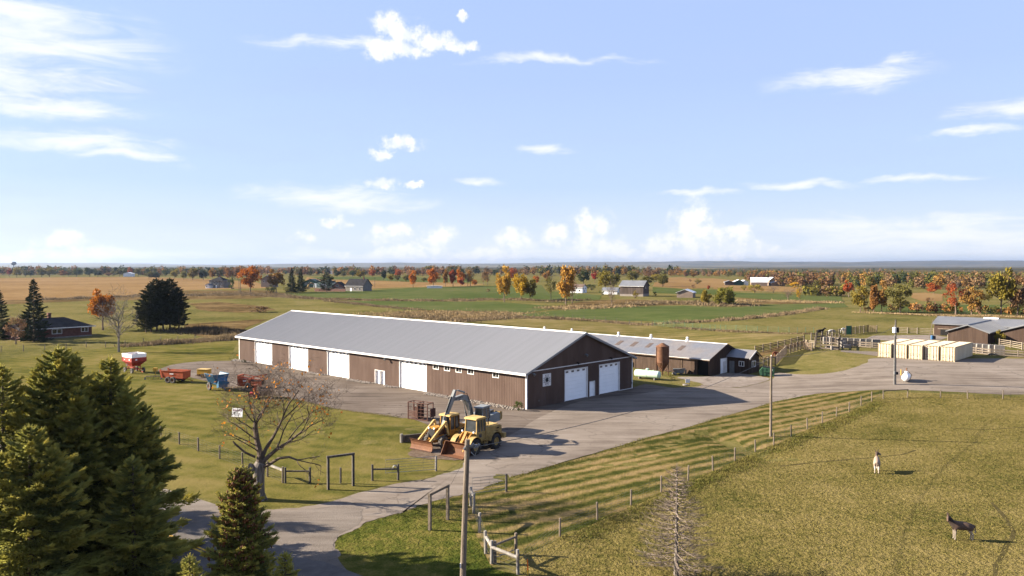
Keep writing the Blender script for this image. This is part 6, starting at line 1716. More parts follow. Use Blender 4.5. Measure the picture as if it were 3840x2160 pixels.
def old_maple():
    P = G('S3', 705, 712); t = thing('maple_tree', 'gnarled nearly bare maple with thick trunk, sawn limb stub and few orange leaves', 'tree', P)
    rnd = random.Random(5); m = MB()
    m.tube([(-.1, 0, -.2), (-.05, 0, .3), (0, 0, 1.2), (-.02, 0, 2.2), (.05, 0, 2.75), (.15, 0, 3.0)], [.62, .47, .40, .44, .46, .36], 14)
    for a in range(6):
        an = a * 1.05; m.tube([(math.cos(an) * .3, math.sin(an) * .3, .5), (math.cos(an) * .62, math.sin(an) * .62, -.12)], [.16, .10], 6)
    mk('trunk', m, 'bark_grey', t)
    m = MB(); m.tube([(-.25, -.05, 2.45), (-.75, -.2, 2.75)], [.30, .26], 12); st = mk('limb_stub', m, 'bark_grey', t)
    m = MB(); m.tube([(-.75, -.2, 2.75), (-.775, -.205, 2.76)], [.235, .235], 12); mk('sawn_face', m, 'wood_pale', st)
    tips = []; m = MB()
    def ln(pts, rs): m.tube(pts, rs, 8, True); return Vector(pts[-1])
    # main limbs as in the photograph: an upright pollarded stem and long limbs reaching right
    e1 = ln([(.0, 0, 2.7), (.1, .05, 3.6), (-.15, .1, 4.6), (-.3, .1, 5.7), (-.25, .1, 6.2)], [.30, .25, .22, .19, .16])
    for dv, L, r in (((-.2, .2, 1), 3.1, .10), ((.55, .2, .9), 3.6, .12), ((.9, -.3, .75), 3.2, .10), ((-.8, -.3, .8), 2.6, .08), ((.2, -.6, .9), 2.8, .09), ((-.3, .7, .8), 2.6, .08)):
        grow(m, e1 - Vector((0, 0, rnd.uniform(0, .5))), Vector(dv).normalized(), L * .88, r * .68, 4, rnd, tips, fine=1)
    for bx, dv, L, r in (((.05, 0, 4.6), (-1, -.3, .6), 2.4, .07), ((.1, 0, 4.0), (-.9, .5, .5), 2.3, .06), ((0, .1, 3.7), (-.7, -.6, .6), 2.2, .06), ((-.2, .1, 5.2), (-.9, .2, .7), 2.2, .06)): grow(m, Vector(bx), Vector(dv).normalized(), L, r, 3, rnd, tips)
    e2 = ln([(.15, 0, 2.8), (.7, -.1, 3.4), (1.4, -.1, 4.0), (2.2, .0, 4.5), (3.0, 0, 5.1)], [.20, .165, .135, .11, .085])
    for q, dv, L, r in ((e2, (.8, .1, .8), 3.2, .10), (e2, (.9, -.4, .3), 2.8, .08), (Vector((2.2, 0, 4.5)), (.5, .4, 1), 3.2, .09), (Vector((1.4, -.1, 4.0)), (.3, -.4, 1), 3.6, .10), (Vector((1.4, -.1, 4.0)), (.9, -.5, .1), 2.5, .07), (Vector((2.2, 0, 4.5)), (1, .3, .05), 2.6, .07)):
        grow(m, q, Vector(dv).normalized(), L * .88, r * .68, 4, rnd, tips, fine=1)
    e3 = ln([(.1, 0, 3.0), (.5, .15, 4.0), (1.1, .3, 5.0), (1.7, .4, 6.2)], [.18, .145, .115, .085])
    for dv, L, r in (((.5, .2, 1), 3.4, .11), ((.95, -.1, .7), 3.2, .10), ((.1, .5, 1), 2.8, .08)): grow(m, e3, Vector(dv).normalized(), L * .85, r * .68, 4, rnd, tips, fine=1)
    e4 = ln([(.2, 0, 2.6), (.9, -.3, 2.9), (1.7, -.4, 3.4), (2.5, -.4, 3.5), (3.1, -.5, 3.3)], [.18, .14, .11, .09, .07])
    for dv, L, r in (((.9, -.1, -.3), 1.9, .05), ((.8, .4, .2), 2.0, .05), ((.6, -.5, -.5), 1.5, .04)): grow(m, e4, Vector(dv).normalized(), L, r, 2, rnd, tips, up=-.1)
    ln([(-.25, -.05, 3.4), (-1.0, -.2, 3.8), (-1.75, -.3, 4.5), (-1.9, -.3, 4.7)], [.10, .09, .08, .06])
    mk('limbs', m, 'bark_tan', t)
    pts = [tuple(p + Vector((rnd.gauss(0, .15), rnd.gauss(0, .15), rnd.gauss(0, .15)))) for p, d in tips if rnd.random() < .07 for _ in range(rnd.choice((1, 1, 2)))]
    V, Fq = leaf_quads(pts, .16, 3, .12); o = link('leaves', npmesh('leaves', V, Fq), 'maple_leaf', t); o['kind'] = 'stuff'


old_maple()


# ---- broadleaf prototypes, one unit tall
def crown_cloud(seed, kind, n):
    g_ = np.random.default_rng(seed)
    zc, rz, rx = dict(round=(.60, .38, .40), oval=(.60, .40, .30), tall=(.58, .42, .22), wide=(.62, .34, .50), willow=(.56, .42, .50), sparse=(.60, .38, .36), bush=(.48, .48, .60))[kind]
    K = dict(sparse=16, bush=14).get(kind, 24)
    c = unit(g_.normal(0, 1, (K, 3))) * g_.uniform(.45, 1.0, (K, 1)); c = c * np.array([rx, rx, rz]) + np.array([0, 0, zc])
    w_ = g_.uniform(.5, 1.3, K); i = g_.choice(K, n, p=w_ / w_.sum())
    r = unit(g_.normal(0, 1, (n, 3))) * (g_.random(n) ** .45)[:, None]
    O = c[i] + r * np.array([rx, rx, rz * .8]) * (.36 if kind != 'sparse' else .30) * w_[i][:, None] ** .5
    if kind == 'willow': O[:, 2] -= g_.random(n) ** 2 * .18 * np.hypot(O[:, 0], O[:, 1]) / rx
    O[:, 2] = np.maximum(O[:, 2], .03)
    s = dict(sparse=.030, bush=.055).get(kind, .040)
    D = unit(r + g_.normal(0, .8, (n, 3)) + np.array([0, 0, -.6 if kind == 'willow' else .1])); N = unit(np.cross(D, g_.normal(0, 1, (n, 3))))
    return cards(O, D, N, s * g_.uniform(.6, 1.5, n) * (1.7 if kind == 'willow' else 1), s * g_.uniform(.6, 1.3, n), .7)


PROTO = {}


def proto(kind, var):
    if (kind, var) in PROTO: return PROTO[(kind, var)]
    sd_ = hash((len(kind), kind[0] == 'w', var)) % 997 + sum(map(ord, kind))
    n = dict(sparse=900, bush=700, willow=2600).get(kind, 2000)
    V, Fq = crown_cloud(sd_, kind, n); cm = npmesh('crown', V, Fq); cm.materials.append(MATS['leaf_olive'])
    rnd = random.Random(sd_); m = MB(); tips = []
    if kind == 'bush':
        for i in range(5): a = i * 1.26; m.tube([(0, 0, 0), (math.cos(a) * .2, math.sin(a) * .2, .5)], [.03, .01], 4)
    else:
        m.tube([(0, 0, -.01), (.004, 0, .12), (-.004, .004, .3), (0, 0, .62), (.01, 0, .85)], [.028, .020, .017, .009, .003], 6)
        for i in range(11 if kind in ('sparse', 'bare') else 8):
            a = i * 2.4 + rnd.random(); z = .2 + i * .055
            grow(m, Vector((0, 0, z)), Vector((math.cos(a) * .8, math.sin(a) * .8, .75)).normalized(), .24 if kind == 'tall' else .30, .0085, 2 if kind == 'sparse' else 1, rnd, tips, minr=.0016)
    tm = m.mesh('trunk'); tm.materials.append(MATS['bark'])
    PROTO[(kind, var)] = (cm, tm)
    return PROTO[(kind, var)]


def bare_proto(var):
    if ('bare', var) in PROTO: return PROTO[('bare', var)]
    rnd = random.Random(40 + var); m = MB(); tips = []
    m.tube([(0, 0, -.01), (.004, 0, .15), (-.006, .004, .35), (.01, 0, .6)], [.030, .022, .018, .010], 7)
    for i in range(13):
        a = i * 2.4 + rnd.random(); z = .16 + i * .036
        grow(m, Vector((0, 0, z)), Vector((math.cos(a) * .85, math.sin(a) * .85, .8)).normalized(), .30, .0095, 3, rnd, tips, minr=.0014, up=.2)
    tm = m.mesh('trunk'); tm.materials.append(MATS['bark']); PROTO[('bare', var)] = (None, tm)
    return PROTO[('bare', var)]


NT_ = [0]


def tree(label, cat, r, x, yb, yt, wpx, kind, leaf, group=None, bark=None, dz=0.):
    """x, base, top and crown width in photo pixels of region r"""
    NT_[0] += 1; var = NT_[0] % 3
    P = G(r, x, yb); Hh = AT(r, x, yt, P.y).z - P.z
    k = REG[r][2]; wm = wpx * k / FPX * P.y
    t = thing('bush' if kind == 'bush' else 'tree', label, cat, P, NT_[0] * 1.7, group)
    pw = dict(round=.94, oval=.74, tall=.56, wide=1.15, willow=1.15, sparse=.84, bush=1.35, bare=.8)[kind]
    sx = wm / pw
    cm, tm = bare_proto(var) if kind == 'bare' else proto(kind, var)
    o = share('trunk', tm, t, (0, 0, 0), (0, 0, 0), (min(sx, Hh * 1.2) if kind == 'bush' else sx, sx, Hh)); omat(o, bark or ('bark_dark' if leaf in ('dkgreen', 'green', 'olive') else 'bark'))
    if cm is not None:
        o = share('crown', cm, t, (0, 0, 0), (0, 0, 0), (sx, sx, Hh)); omat(o, 'leaf_' + leaf)
    return t


def con(label, r, x, yb, yt, wpx, seed, mat_='far_spruce', group=None, pine=False):
    P = G(r, x, yb); Hh = AT(r, x, yt, P.y).z - P.z; wm = wpx * REG[r][2] / FPX * P.y
    t = thing('pine_tree' if pine else 'spruce_tree', label, 'pine' if pine else 'spruce', P, seed, group)
    if pine:
        sh = lambda f: np.clip(np.sin(np.clip((f - .03) / .97, 0, 1) ** .8 * math.pi), .0, 1) ** .6 * .9 + .08
        V, Fq, mi, d = conifer(Hh, wm / 2, seed, 120, 60, Hh * .045, Hh * .016, .12, .05, .12, shape=sh)
    else: V, Fq, mi, d = conifer(Hh, wm / 2, seed, 150, 60, Hh * .042, Hh * .014, .05, .25, .2, .78)
    link('crown', npmesh('crown', V, Fq), mat_, t); mk('trunk', trunk_mb(Hh * .97, Hh * .016, 7, seed=seed), 'bark', t)


con('dark pointed spruce in front of the brick bungalow', 'R1', 345, 862, 248, 345, 31)
con('dark spruce half cut off beside the pointed spruce', 'R1', -15, 835, 335, 300, 32)
con('slim dark spruce before the green farm building', 'R2', 790, 366, 122, 120, 33)
con('slim dark spruce second before the green farm building', 'R2', 882, 362, 128, 112, 34)
tree('thin brownish tree with dark limbs beside the bungalow spruce', 'tree', 'R1', 160, 888, 590, 260, 'sparse', 'brown')
tree('half bare maple with brilliant orange leaves behind the grain wagon', 'tree', 'R1', 1035, 745, 330, 300, 'oval', 'orange')
tree('bare pale-trunked tree standing on the lawn behind the grain wagon', 'tree', 'R1', 1195, 966, 375, 340, 'bare', 'brown', bark='bark_grey')
for i, (x, yb, yt, wd) in enumerate(((1520, 765, 300, 260), (1580, 757, 238, 260), (1640, 752, 250, 270), (1712, 745, 236, 280), (1470, 770, 480, 230), (1800, 748, 330, 180))):
    con('dark tall pine in the clump on the meadow behind the lawn', 'R1', x, yb, yt, wd, 50 + i, 'pine_needle', 'pines of the dark clump', True)
con('dark pine beside the red brick farmhouse', 'R2', 1140, 370, 178, 175, 57, 'pine_needle', None, True)
tree('large orange maple beside the stone house', 'tree', 'R2', 372, 372, 84, 235, 'round', 'orange')
tree('orange maple with dark lower limbs between stone house and spruces', 'tree', 'R2', 632, 372, 132, 175, 'oval', 'orbrown')
tree('low dark bush at the foot of the two orange maples', 'bush', 'R2', 580, 378, 285, 110, 'bush', 'dkgreen')
tree('round green bush against the stone house', 'bush', 'R2', 185, 332, 222, 95, 'bush', 'green')
tree('pale green bush at the foot of the slim spruces', 'bush', 'R2', 735, 368, 300, 110, 'bush', 'olive')
tree('tall rusty orange tree standing in the ditch of the green field', 'tree', 'R3', 782, 462, 104, 175, 'oval', 'gold')
tree('bright yellow maple in the ditch between the green fields', 'tree', 'R3', 950, 448, 165, 190, 'round', 'yellow')
tree('yellow and dark green tree right against the bright yellow maple', 'tree', 'R3', 1040, 448, 225, 165, 'round', 'yolive')
tree('thin olive tree right of the yellow maple in the ditch', 'tree', 'R3', 1250, 442, 185, 140, 'sparse', 'olive')
tree('tall tawny tree with orange lower leaves in the ditch', 'tree', 'R3', 1400, 488, 84, 215, 'oval', 'gold')
tree('half bare brown tree leaning out beside the tall tawny tree', 'tree', 'R3', 1465, 482, 170, 170, 'sparse', 'brown')
tree('bare slender tree in front of the white garage', 'tree', 'R3', 1860, 516, 262, 130, 'bare', 'brown')
tree('dark green tree behind the white farmhouse', 'tree', 'R3', 1580, 290, 130, 160, 'round', 'dkgreen')
tree('red maple beside the yellow-green trees of the grey barn', 'tree', 'R3', 1690, 270, 158, 85, 'oval', 'red')
tree('large yellow-green tree over the white garage', 'tree', 'R3', 1795, 345, 148, 185, 'round', 'yolive')
tree('olive tree right of the large yellow-green tree', 'tree', 'R3', 1880, 335, 165, 150, 'round', 'olive')
tree('dark bush hiding the corner of the white farmhouse', 'bush', 'R3', 1655, 345, 270, 110, 'bush', 'dkgreen')
tree('green bush growing against the grey barn', 'bush', 'R3', 2095, 428, 345, 85, 'bush', 'yolive')
tree('small dark bush by the ivy corner of the grey barn', 'bush', 'R3', 2300, 402, 355, 50, 'bush', 'dkgreen')
tree('bush between the white garage and the grey barn', 'bush', 'R3', 1952, 400, 335, 75, 'bush', 'olive')
tree('green bush left of the white garage', 'bush', 'R3', 1765, 395, 335, 60, 'bush', 'green')
tree('small round bush out in the green field', 'bush', 'R3', 618, 362, 330, 60, 'bush', 'brown')
tree('large drooping willow beyond the green field', 'tree', 'R4', 1150, 662, 392, 330, 'willow', 'willow')
tree('smaller yellow willow beside the large drooping willow', 'tree', 'R4', 895, 655, 455, 160, 'willow', 'yolive')
tree('small red tree behind the willows', 'tree', 'R4', 915, 455, 392, 55, 'oval', 'red')
tree('yellow-olive tree in front of the white-roofed barn', 'tree', 'R4', 1540, 492, 355, 215, 'bush', 'yolive')
tree('low yellow bush left of the white-roofed barn', 'tree', 'R4', 1400, 462, 378, 100, 'bush', 'yolive')
tree('bare twiggy tree right of the white-roofed barn', 'tree', 'R4', 1790, 495, 395, 170, 'bare', 'brown')
tree('bare brown tree in the dry strip beyond the meadow', 'tree', 'R4', 1985, 607, 435, 200, 'bare', 'brown')
tree('small yellow tree beside the bare brown tree', 'tree', 'R4', 2135, 612, 408, 115, 'sparse', 'yellow')
tree('yellow-orange bush at the edge of the far wood', 'tree', 'R4', 2075, 432, 342, 165, 'bush', 'yellow')
tree('dark shrub in the corn stubble', 'bush', 'R4', 676, 350, 305, 45, 'bush', 'brown')
tree('round olive bush between the two corn fields', 'bush', 'R4', 770, 376, 302, 125, 'bush', 'olive')
tree('dark shrub on the edge of the far green field', 'bush', 'R4', 720, 432, 378, 70, 'bush', 'brown')
tree('flame orange tree at the edge of the meadow wood', 'tree', 'R5', 560, 472, 282, 125, 'oval', 'redorange')
tree('yellow-crowned tree leaning left in the meadow hedgerow', 'tree', 'R5', 695, 646, 338, 240, 'round', 'yolive')
tree('tall dark olive tree behind the yellow hedgerow tree', 'tree', 'R5', 815, 420, 212, 140, 'round', 'olive')
tree('slim tawny tree in the meadow hedgerow', 'tree', 'R5', 845, 652, 330, 120, 'tall', 'orbrown')
tree('olive and orange tree in the meadow hedgerow', 'tree', 'R5', 938, 652, 288, 170, 'oval', 'orbrown')
tree('big dark olive tree with forked trunk in the meadow hedgerow', 'tree', 'R5', 1150, 662, 330, 330, 'wide', 'olive')
tree('brown thorn bush at the foot of the yellow hedgerow tree', 'bush', 'R5', 780, 645, 568, 130, 'bush', 'brown')
tree('reddish half-bare tree behind the brown sheds', 'tree', 'R5', 1790, 682, 262, 290, 'sparse', 'redorange')
tree('orange-brown tree behind the brown sheds', 'tree', 'R5', 1972, 688, 335, 260, 'round', 'orbrown')
tree('tall yellow-olive tree behind the tall brown shed', 'tree', 'R5', 2310, 692, 132, 310, 'oval', 'yolive')
tree('brown tree right of the tall yellow-olive tree', 'tree', 'R5', 2500, 695, 235, 240, 'oval', 'brown')
tree('dark bush in the far corn stubble', 'bush', 'R5', 1480, 548, 472, 115, 'bush', 'brown')
tree('russet tree at the edge of the far corn field', 'tree', 'R5', 1540, 436, 305, 180, 'round', 'redorange')
tree('yellow bushes between the two brown sheds', 'bush', 'T4', 1660, 760, 420, 260, 'bush', 'yolive')
tree('weedy green shrub at the foot of the rusty feed bin', 'bush', 'T7', 1290, 1060, 900, 240, 'bush', 'olive')
o = tree('small dark green shrub at the corner of the drive shed', 'bush', 'L4', 2215, 452, 235, 190, 'bush', 'green')
tree('low dark shrub on the stones at the far end of the drive shed', 'bush', 'R1', 2455, 1072, 1040, 60, 'bush', 'dkgreen')
tree('pile of dead branches in the dry meadow', 'brush pile', 'R2', 470, 568, 500, 330, 'bush', 'brown')
# hedgerow trees one can count, each of its own kind
HR = 'hedgerow trees behind the corn stubble'
for x, yb, yt, wd, kd, lf in ((95, 212, 125, 58, 'oval', 'red'), (170, 216, 113, 100, 'round', 'yolive'), (255, 212, 138, 90, 'round', 'olive'), (310, 211, 140, 80, 'round', 'dkgreen'), (420, 213, 118, 130, 'round', 'olive'), (500, 213, 110, 120, 'round', 'yolive'), (640, 207, 140, 90, 'round', 'orbrown'), (690, 206, 145, 70, 'oval', 'olive'),
                              (770, 208, 124, 115, 'round', 'green'), (905, 208, 112, 120, 'round', 'dkgreen'), (985, 211, 140, 95, 'round', 'dkgreen'), (1095, 207, 165, 80, 'round', 'brown'), (1205, 208, 130, 75, 'oval', 'olive'), (1310, 206, 115, 62, 'oval', 'redorange'), (1390, 206, 118, 100, 'round', 'olive'), (1500, 232, 150, 100, 'round', 'olive'),
                              (1570, 232, 165, 90, 'round', 'dkgreen'), (1665, 206, 135, 80, 'round', 'green'), (1755, 232, 130, 85, 'round', 'yolive'), (1850, 237, 150, 85, 'round', 'olive'), (1940, 242, 116, 115, 'oval', 'yolive'), (2045, 242, 140, 115, 'round', 'dkgreen'), (2140, 236, 122, 85, 'oval', 'orbrown'), (2210, 236, 115, 90, 'round', 'olive'), (2310, 242, 110, 105, 'round', 'orbrown'), (2385, 236, 105, 80, 'round', 'brown'), (2340, 238, 170, 70, 'bush', 'olive')):
    nm = dict(red='red', yolive='yellow-green', olive='olive green', dkgreen='dark green', green='green', orbrown='tawny orange', brown='brown', redorange='russet')[lf]
    tree(nm + ' tree in the hedgerow behind the tan corn stubble', 'tree', 'R1', x, yb, yt, wd, kd, lf, HR + ', ' + nm)
HB = 'trees along the lane beyond the farmhouse'
for r, x, yb, yt, wd, kd, lf in (('R2', 1245, 216, 136, 85, 'round', 'dkgreen'), ('R2', 1310, 214, 150, 70, 'round', 'olive'), ('R2', 1400, 212, 138, 75, 'round', 'green'), ('R2', 1480, 242, 136, 95, 'oval', 'yolive'), ('R2', 1600, 212, 138, 85, 'round', 'redorange'), ('R2', 1710, 242, 145, 75, 'oval', 'dkgreen'), ('R2', 1780, 256, 176, 85, 'round', 'yolive'),
                                  ('R2', 1855, 215, 130, 80, 'round', 'redorange'), ('R2', 1850, 257, 188, 72, 'round', 'olive'), ('R2', 1940, 260, 188, 85, 'round', 'olive'), ('R2', 2010, 318, 148, 100, 'oval', 'orange'), ('R2', 2120, 262, 212, 75, 'round', 'olive'), ('R2', 2215, 312, 118, 145, 'round', 'orange'), ('R2', 2335, 307, 138, 60, 'tall', 'orbrown'), ('R2', 2412, 307, 133, 95, 'oval', 'redorange'), ('R2', 2490, 303, 128, 110, 'round', 'orange'), ('R2', 2560, 303, 140, 90, 'sparse', 'brown'),
                                  ('R3', 440, 303, 124, 105, 'sparse', 'orbrown'), ('R3', 482, 302, 235, 75, 'round', 'orange'), ('R3', 570, 297, 138, 75, 'sparse', 'brown'), ('R3', 612, 297, 143, 85, 'sparse', 'orbrown'), ('R3', 345, 306, 215, 85, 'round', 'redorange'), ('R3', 862, 258, 118, 105, 'round', 'redorange'), ('R3', 1105, 285, 193, 75, 'round', 'orange'), ('R3', 1205, 262, 143, 95, 'round', 'orbrown'),
                                  ('R3', 2070, 262, 143, 155, 'round', 'olive'), ('R3', 2215, 302, 193, 135, 'round', 'olive'), ('R3', 2290, 262, 143, 95, 'round', 'brown'), ('R3', 2385, 304, 183, 115, 'round', 'olive'), ('R4', 300, 412, 228, 175, 'round', 'olive'), ('R4', 130, 300, 190, 130, 'round', 'brown'), ('R4', 215, 352, 240, 150, 'round', 'yolive'), ('R4', 720, 290, 222, 90, 'round', 'orbrown'), ('R4', 615, 290, 205, 80, 'round', 'brown')):
    nm = dict(yolive='yellow-green', olive='olive', dkgreen='dark green', green='green', orbrown='tawny', brown='half-bare brown', redorange='russet red', orange='vivid orange')[lf]
    tree(nm + ' tree among those lining the far fields beyond the farmhouse', 'tree', r, x, yb, yt, wd, kd, lf, HB + ', ' + nm)


# ---- far woods that read as one mass
def belt(label, r, x0, x1, yb0, yb1, hm, n, palette, seed, rows=1, dy=0, q=150):
    g_ = np.random.default_rng(seed); Vs, Fs, Ms = [], [], []; off = 0
    for i in range(n):
        f = g_.random(); x = x0 + (x1 - x0) * f; y = yb0 + (yb1 - yb0) * f + g_.uniform(-dy, 0)
        P = G(r, x, y); hh = hm * g_.uniform(.6, 1.25); rx = hh * g_.uniform(.28, .48)
        d = unit(g_.normal(0, 1, (q, 3))) * (g_.random(q) ** .4)[:, None] * np.array([rx, rx, hh * .45]); lump = 1 + .25 * np.sin(d[:, :1] * 3 / rx + i) * np.cos(d[:, 1:2] * 3 / rx)
        O = d * lump + np.array([P.x, P.y, P.z + hh * .52]); D = unit(g_.normal(0, 1, (q, 3))); N = unit(np.cross(D, g_.normal(0, 1, (q, 3)))); s = hh * (.10 if q > 60 else .16)
        V, Fq = cards(O - D * s * .5, D, N, s * g_.uniform(.7, 1.4, q), s * g_.uniform(.7, 1.3, q), .8)
        Vs.append(V); Fs.append(Fq + off); off += len(V); Ms.append(np.full(len(Fq), g_.choice(len(palette))))
    me = npmesh('far_wood', np.vstack(Vs), np.vstack(Fs), np.concatenate(Ms))
    o = link('far_wood', me, ['leaf_' + p for p in palette]); struct(o, 'stuff'); tag(o, label, 'wood')


belt('mixed wood behind the hedgerow beyond the corn stubble', 'R1', -100, 2576, 196, 210, 15, 170, ['olive', 'dkgreen', 'brown', 'orbrown', 'green'], 1, dy=14)
belt('autumn wood along the far fields behind the farmhouse', 'R2', 200, 2576, 196, 205, 15, 150, ['olive', 'brown', 'orbrown', 'dkgreen', 'brown'], 2, dy=16)
belt('rust and olive wood beyond the lane of orange trees', 'R3', 0, 2576, 196, 212, 16, 170, ['brown', 'olive', 'orbrown', 'brown', 'dkgreen'], 3, dy=24)
belt('brown wood behind the grey barn fields', 'R4', 0, 1900, 262, 300, 9, 150, ['brown', 'olive', 'dkgreen', 'orbrown'], 4, dy=36)
belt('autumn wood left of the flame orange tree', 'R4', 1850, 2576, 415, 440, 10, 90, ['brown', 'olive', 'brown', 'orbrown', 'olive'], 5, dy=70)
belt('russet wood on the rise beyond the white-roofed barn', 'R4', 1400, 2700, 335, 345, 8.5, 120, ['brown', 'orbrown', 'olive', 'brown', 'dkgreen'], 6, dy=70)
belt('wide mixed wood beyond the meadow hedgerow', 'R5', 480, 2700, 372, 392, 10.5, 200, ['brown', 'olive', 'orbrown', 'dkgreen', 'brown', 'olive'], 7, dy=110)
belt('hazy brown wood far beyond the meadow', 'R5', 0, 2700, 258, 270, 7.5, 220, ['brown', 'olive', 'dkgreen', 'orbrown'], 8, dy=45)
belt('brown hedge at the foot of the hedgerow trees', 'R5', 1000, 2700, 640, 690, 3.2, 70, ['brown', 'olive', 'orbrown'], 9, dy=20, q=50)
belt('hazy line of trees across the far plain', 'R2', -2200, 7000, 172, 172, 9, 420, ['dkgreen', 'olive', 'brown'], 10, dy=22, q=26)
belt('bushes in the old orchard strip beside the yellow trees', 'R5', 0, 520, 458, 470, 6, 30, ['yolive', 'brown', 'olive'], 12, dy=14, q=50)
# ================================================================ FAR HOUSES, HILLS, HAZE
mat('brick_red', (.20, .075, .05), .9, (.28, .12, .085), 1.5, fine=.1)
mat('brick_pink', (.42, .22, .17), .9, (.34, .17, .13), .8)
mat('stone_wall', (.40, .36, .31), .9, (.30, .27, .23), .5)
mat('shingle_dark', (.045, .045, .05), .95, (.07, .068, .07), .6, spec=.02)
mat('shingle_brown', (.24, .17, .13), .9, (.17, .12, .09), .5)
mat('board_old', (.20, .15, .125), .95, (.11, .085, .07), .5, st=(2, 2, .2))
mat('roof_grey', (.30, .31, .33), .5, (.24, .25, .27), .3)
mat('roof_white', (.62, .62, .62), .45, (.5, .5, .5), .2)
mat('siding_white', (.72, .71, .68), .7, (.62, .60, .57), .4)
mat('siding_tan', (.48, .36, .28), .8, (.40, .30, .23), .4)
mat('siding_green', (.06, .13, .10), .6, (.08, .16, .12), .4)


def house(name, label, cat, P, ang, W, L, hw, hp, wall, roof, wins=(), hip=False, chimney=None, ov=.5, trim='white_trim', doors=()):
    """house with corner at P: x = gable side W, y = length L; wins/doors: (wall, s0, s1, z0, z1), wall in l (x=0), r (x=W), f (y=0), b"""
    t = thing(name, label, cat, P, ang)
    m = MB(); m.pr([(0, -.6), (W, -.6), (W, hw), (W / 2, hp - .15) if not hip else (W, hw), (0, hw)] if not hip else [(0, -.6), (W, -.6), (W, hw), (0, hw)], 0, L, 'y'); mk('wall', m, wall, t)
    s_ = (hp - hw) / (W / 2)
    if hip:
        k = W / 2; z = hw - s_ * ov * .6; m = MB()
        A_ = [(-ov, -ov, z), (W + ov, -ov, z), (W + ov, L + ov, z), (-ov, L + ov, z)]; R_ = [(W / 2, min(k, L * .48), hp), (W / 2, max(L - k, L * .52), hp)]
        m.q(A_[0], A_[1], R_[0]); m.q(A_[1], A_[2], R_[1], R_[0]); m.q(A_[2], A_[3], R_[1]); m.q(A_[3], A_[0], R_[0], R_[1]); m.q(*A_[::-1]); ro = mk('roof', m, roof, t)
    else:
        m = MB()
        for k in (-1, 1):
            xe = -ov if k < 0 else W + ov; ze = hw - s_ * ov
            m.pr([(xe, ze + .04), (W / 2, hp), (W / 2, hp + .16), (xe, ze + .2)], -ov, L + ov, 'y')
        ro = mk('roof', m, roof, t)
    ze = hw - s_ * ov * (.6 if hip else 1)
    for x in (-ov - .05, W + ov):
        m = MB(); m.b(x, x + .05, -ov, L + ov, ze - .08, ze + .14); mk('fascia', m, trim, ro)
    if chimney:
        x, y, h_ = chimney; m = MB(); m.b(x - .45, x + .45, y - .35, y + .35, hw, h_); m.b(x - .52, x + .52, y - .42, y + .42, h_ - .25, h_ - .1); mk('chimney', m, 'brick_red', ro)
    for side, a, b, z0, z1 in list(wins) + [d for d in doors]:
        is_d = (side, a, b, z0, z1) in doors
        def bx(d0, d1, a0, a1, q0, q1):
            m = MB()
            if side == 'l': m.b(-d1, -d0, a0, a1, q0, q1)
            elif side == 'r': m.b(W + d0, W + d1, a0, a1, q0, q1)
            elif side == 'f': m.b(a0, a1, -d1, -d0, q0, q1)
            else: m.b(a0, a1, L + d0, L + d1, q0, q1)
            return m
        if is_d: mk('door', bx(.0, .08, a, b, z0, z1), 'white_door', t); continue
        f = MB()
        for q in ((a - .1, a, z0 - .1, z1 + .1), (b, b + .1, z0 - .1, z1 + .1), (a, b, z0 - .1, z0), (a, b, z1, z1 + .1), ((a + b) / 2 - .04, (a + b) / 2 + .04, z0, z1)): f.join(bx(0, .07, *q))
        fo = mk('window', f, trim, t); mk('pane', bx(.0, .035, a, b, z0, z1), 'glass', fo)
    return t


# brick bungalow on the left; long side faces the lawn
A_ = G('R1', 925, 803); B_ = G('R1', 425, 838); d = (B_ - A_); L_ = d.length; ang = math.atan2(d.y, d.x) - math.pi / 2
hb = house('bungalow', 'low red brick bungalow with dark hipped roof behind the spruce', 'house', GP(A_.x, A_.y), ang, 9.5, L_ + 5, 2.75, 5.0, 'brick_red', 'shingle_dark', [], True, (5.2, 8.2, 6.2), .7)
for (a, b, z0, z1) in ((L_ * .62, L_ * .62 + 2.2, 1.2, 2.2), (1.0, 2.6, 1.3, 2.3)):
    f = MB()
    for k in (-.09,):
        for q in ((a - .1, a, z0 - .1, z1 + .1), (b, b + .1, z0 - .1, z1 + .1), (a, b, z0 - .1, z0), (a, b, z1, z1 + .1)): f.b(k, 0, *q)
        f.b(k, 0, (a + b) / 2 - .05, (a + b) / 2 + .05, z0, z1)
    fo = mk('window', f, 'white_trim', hb); g_ = MB(); g_.b(-.04, 0, a, b, z0, z1); mk('pane', g_, 'glass', fo)
m = MB(); m.b(-.06, .0, 0, L_ + 5, -.5, .35); mk('foundation', m, 'concrete', hb)


def fhouse(name, label, cat, r, x, y, ang, *a, **k): return house(name, label, cat, G(r, x, y), R(ang), *a, **k)


fhouse('stone_house', 'two-storey stone farmhouse with dark hipped roof beyond the corn stubble', 'house', 'R1', 2105, 322, -12, 13., 10, 6., 9.2, 'stone_wall', 'shingle_dark',
       [('f', x0, x0 + 1.1, z, z + 1.7) for x0 in (1.2, 4.2, 7.4, 10.6) for z in (1., 3.9)] + [('l', y0, y0 + 1.1, 3.9, 5.6) for y0 in (2., 6.)], True, (6.5, 5., 10.6), .6, doors=[('f', 5.9, 7.0, 0, 2.2)])
t = fhouse('porch', 'pale lean-to porch against the stone farmhouse', 'porch', 'R1', 2068, 324, -12, 3.4, 8, 2.4, 3.6, 'siding_white', 'roof_grey', [('f', .6, 1.5, .8, 1.8)])
fhouse('grey_house', 'grey roofed house half hidden between the two orange maples', 'house', 'R2', 480, 312, -10, 11., 9, 6.5, 9.6, 'siding_tan', 'roof_grey', [('f', 2, 3.2, 4., 5.5), ('f', 6, 7.2, 4., 5.5)])
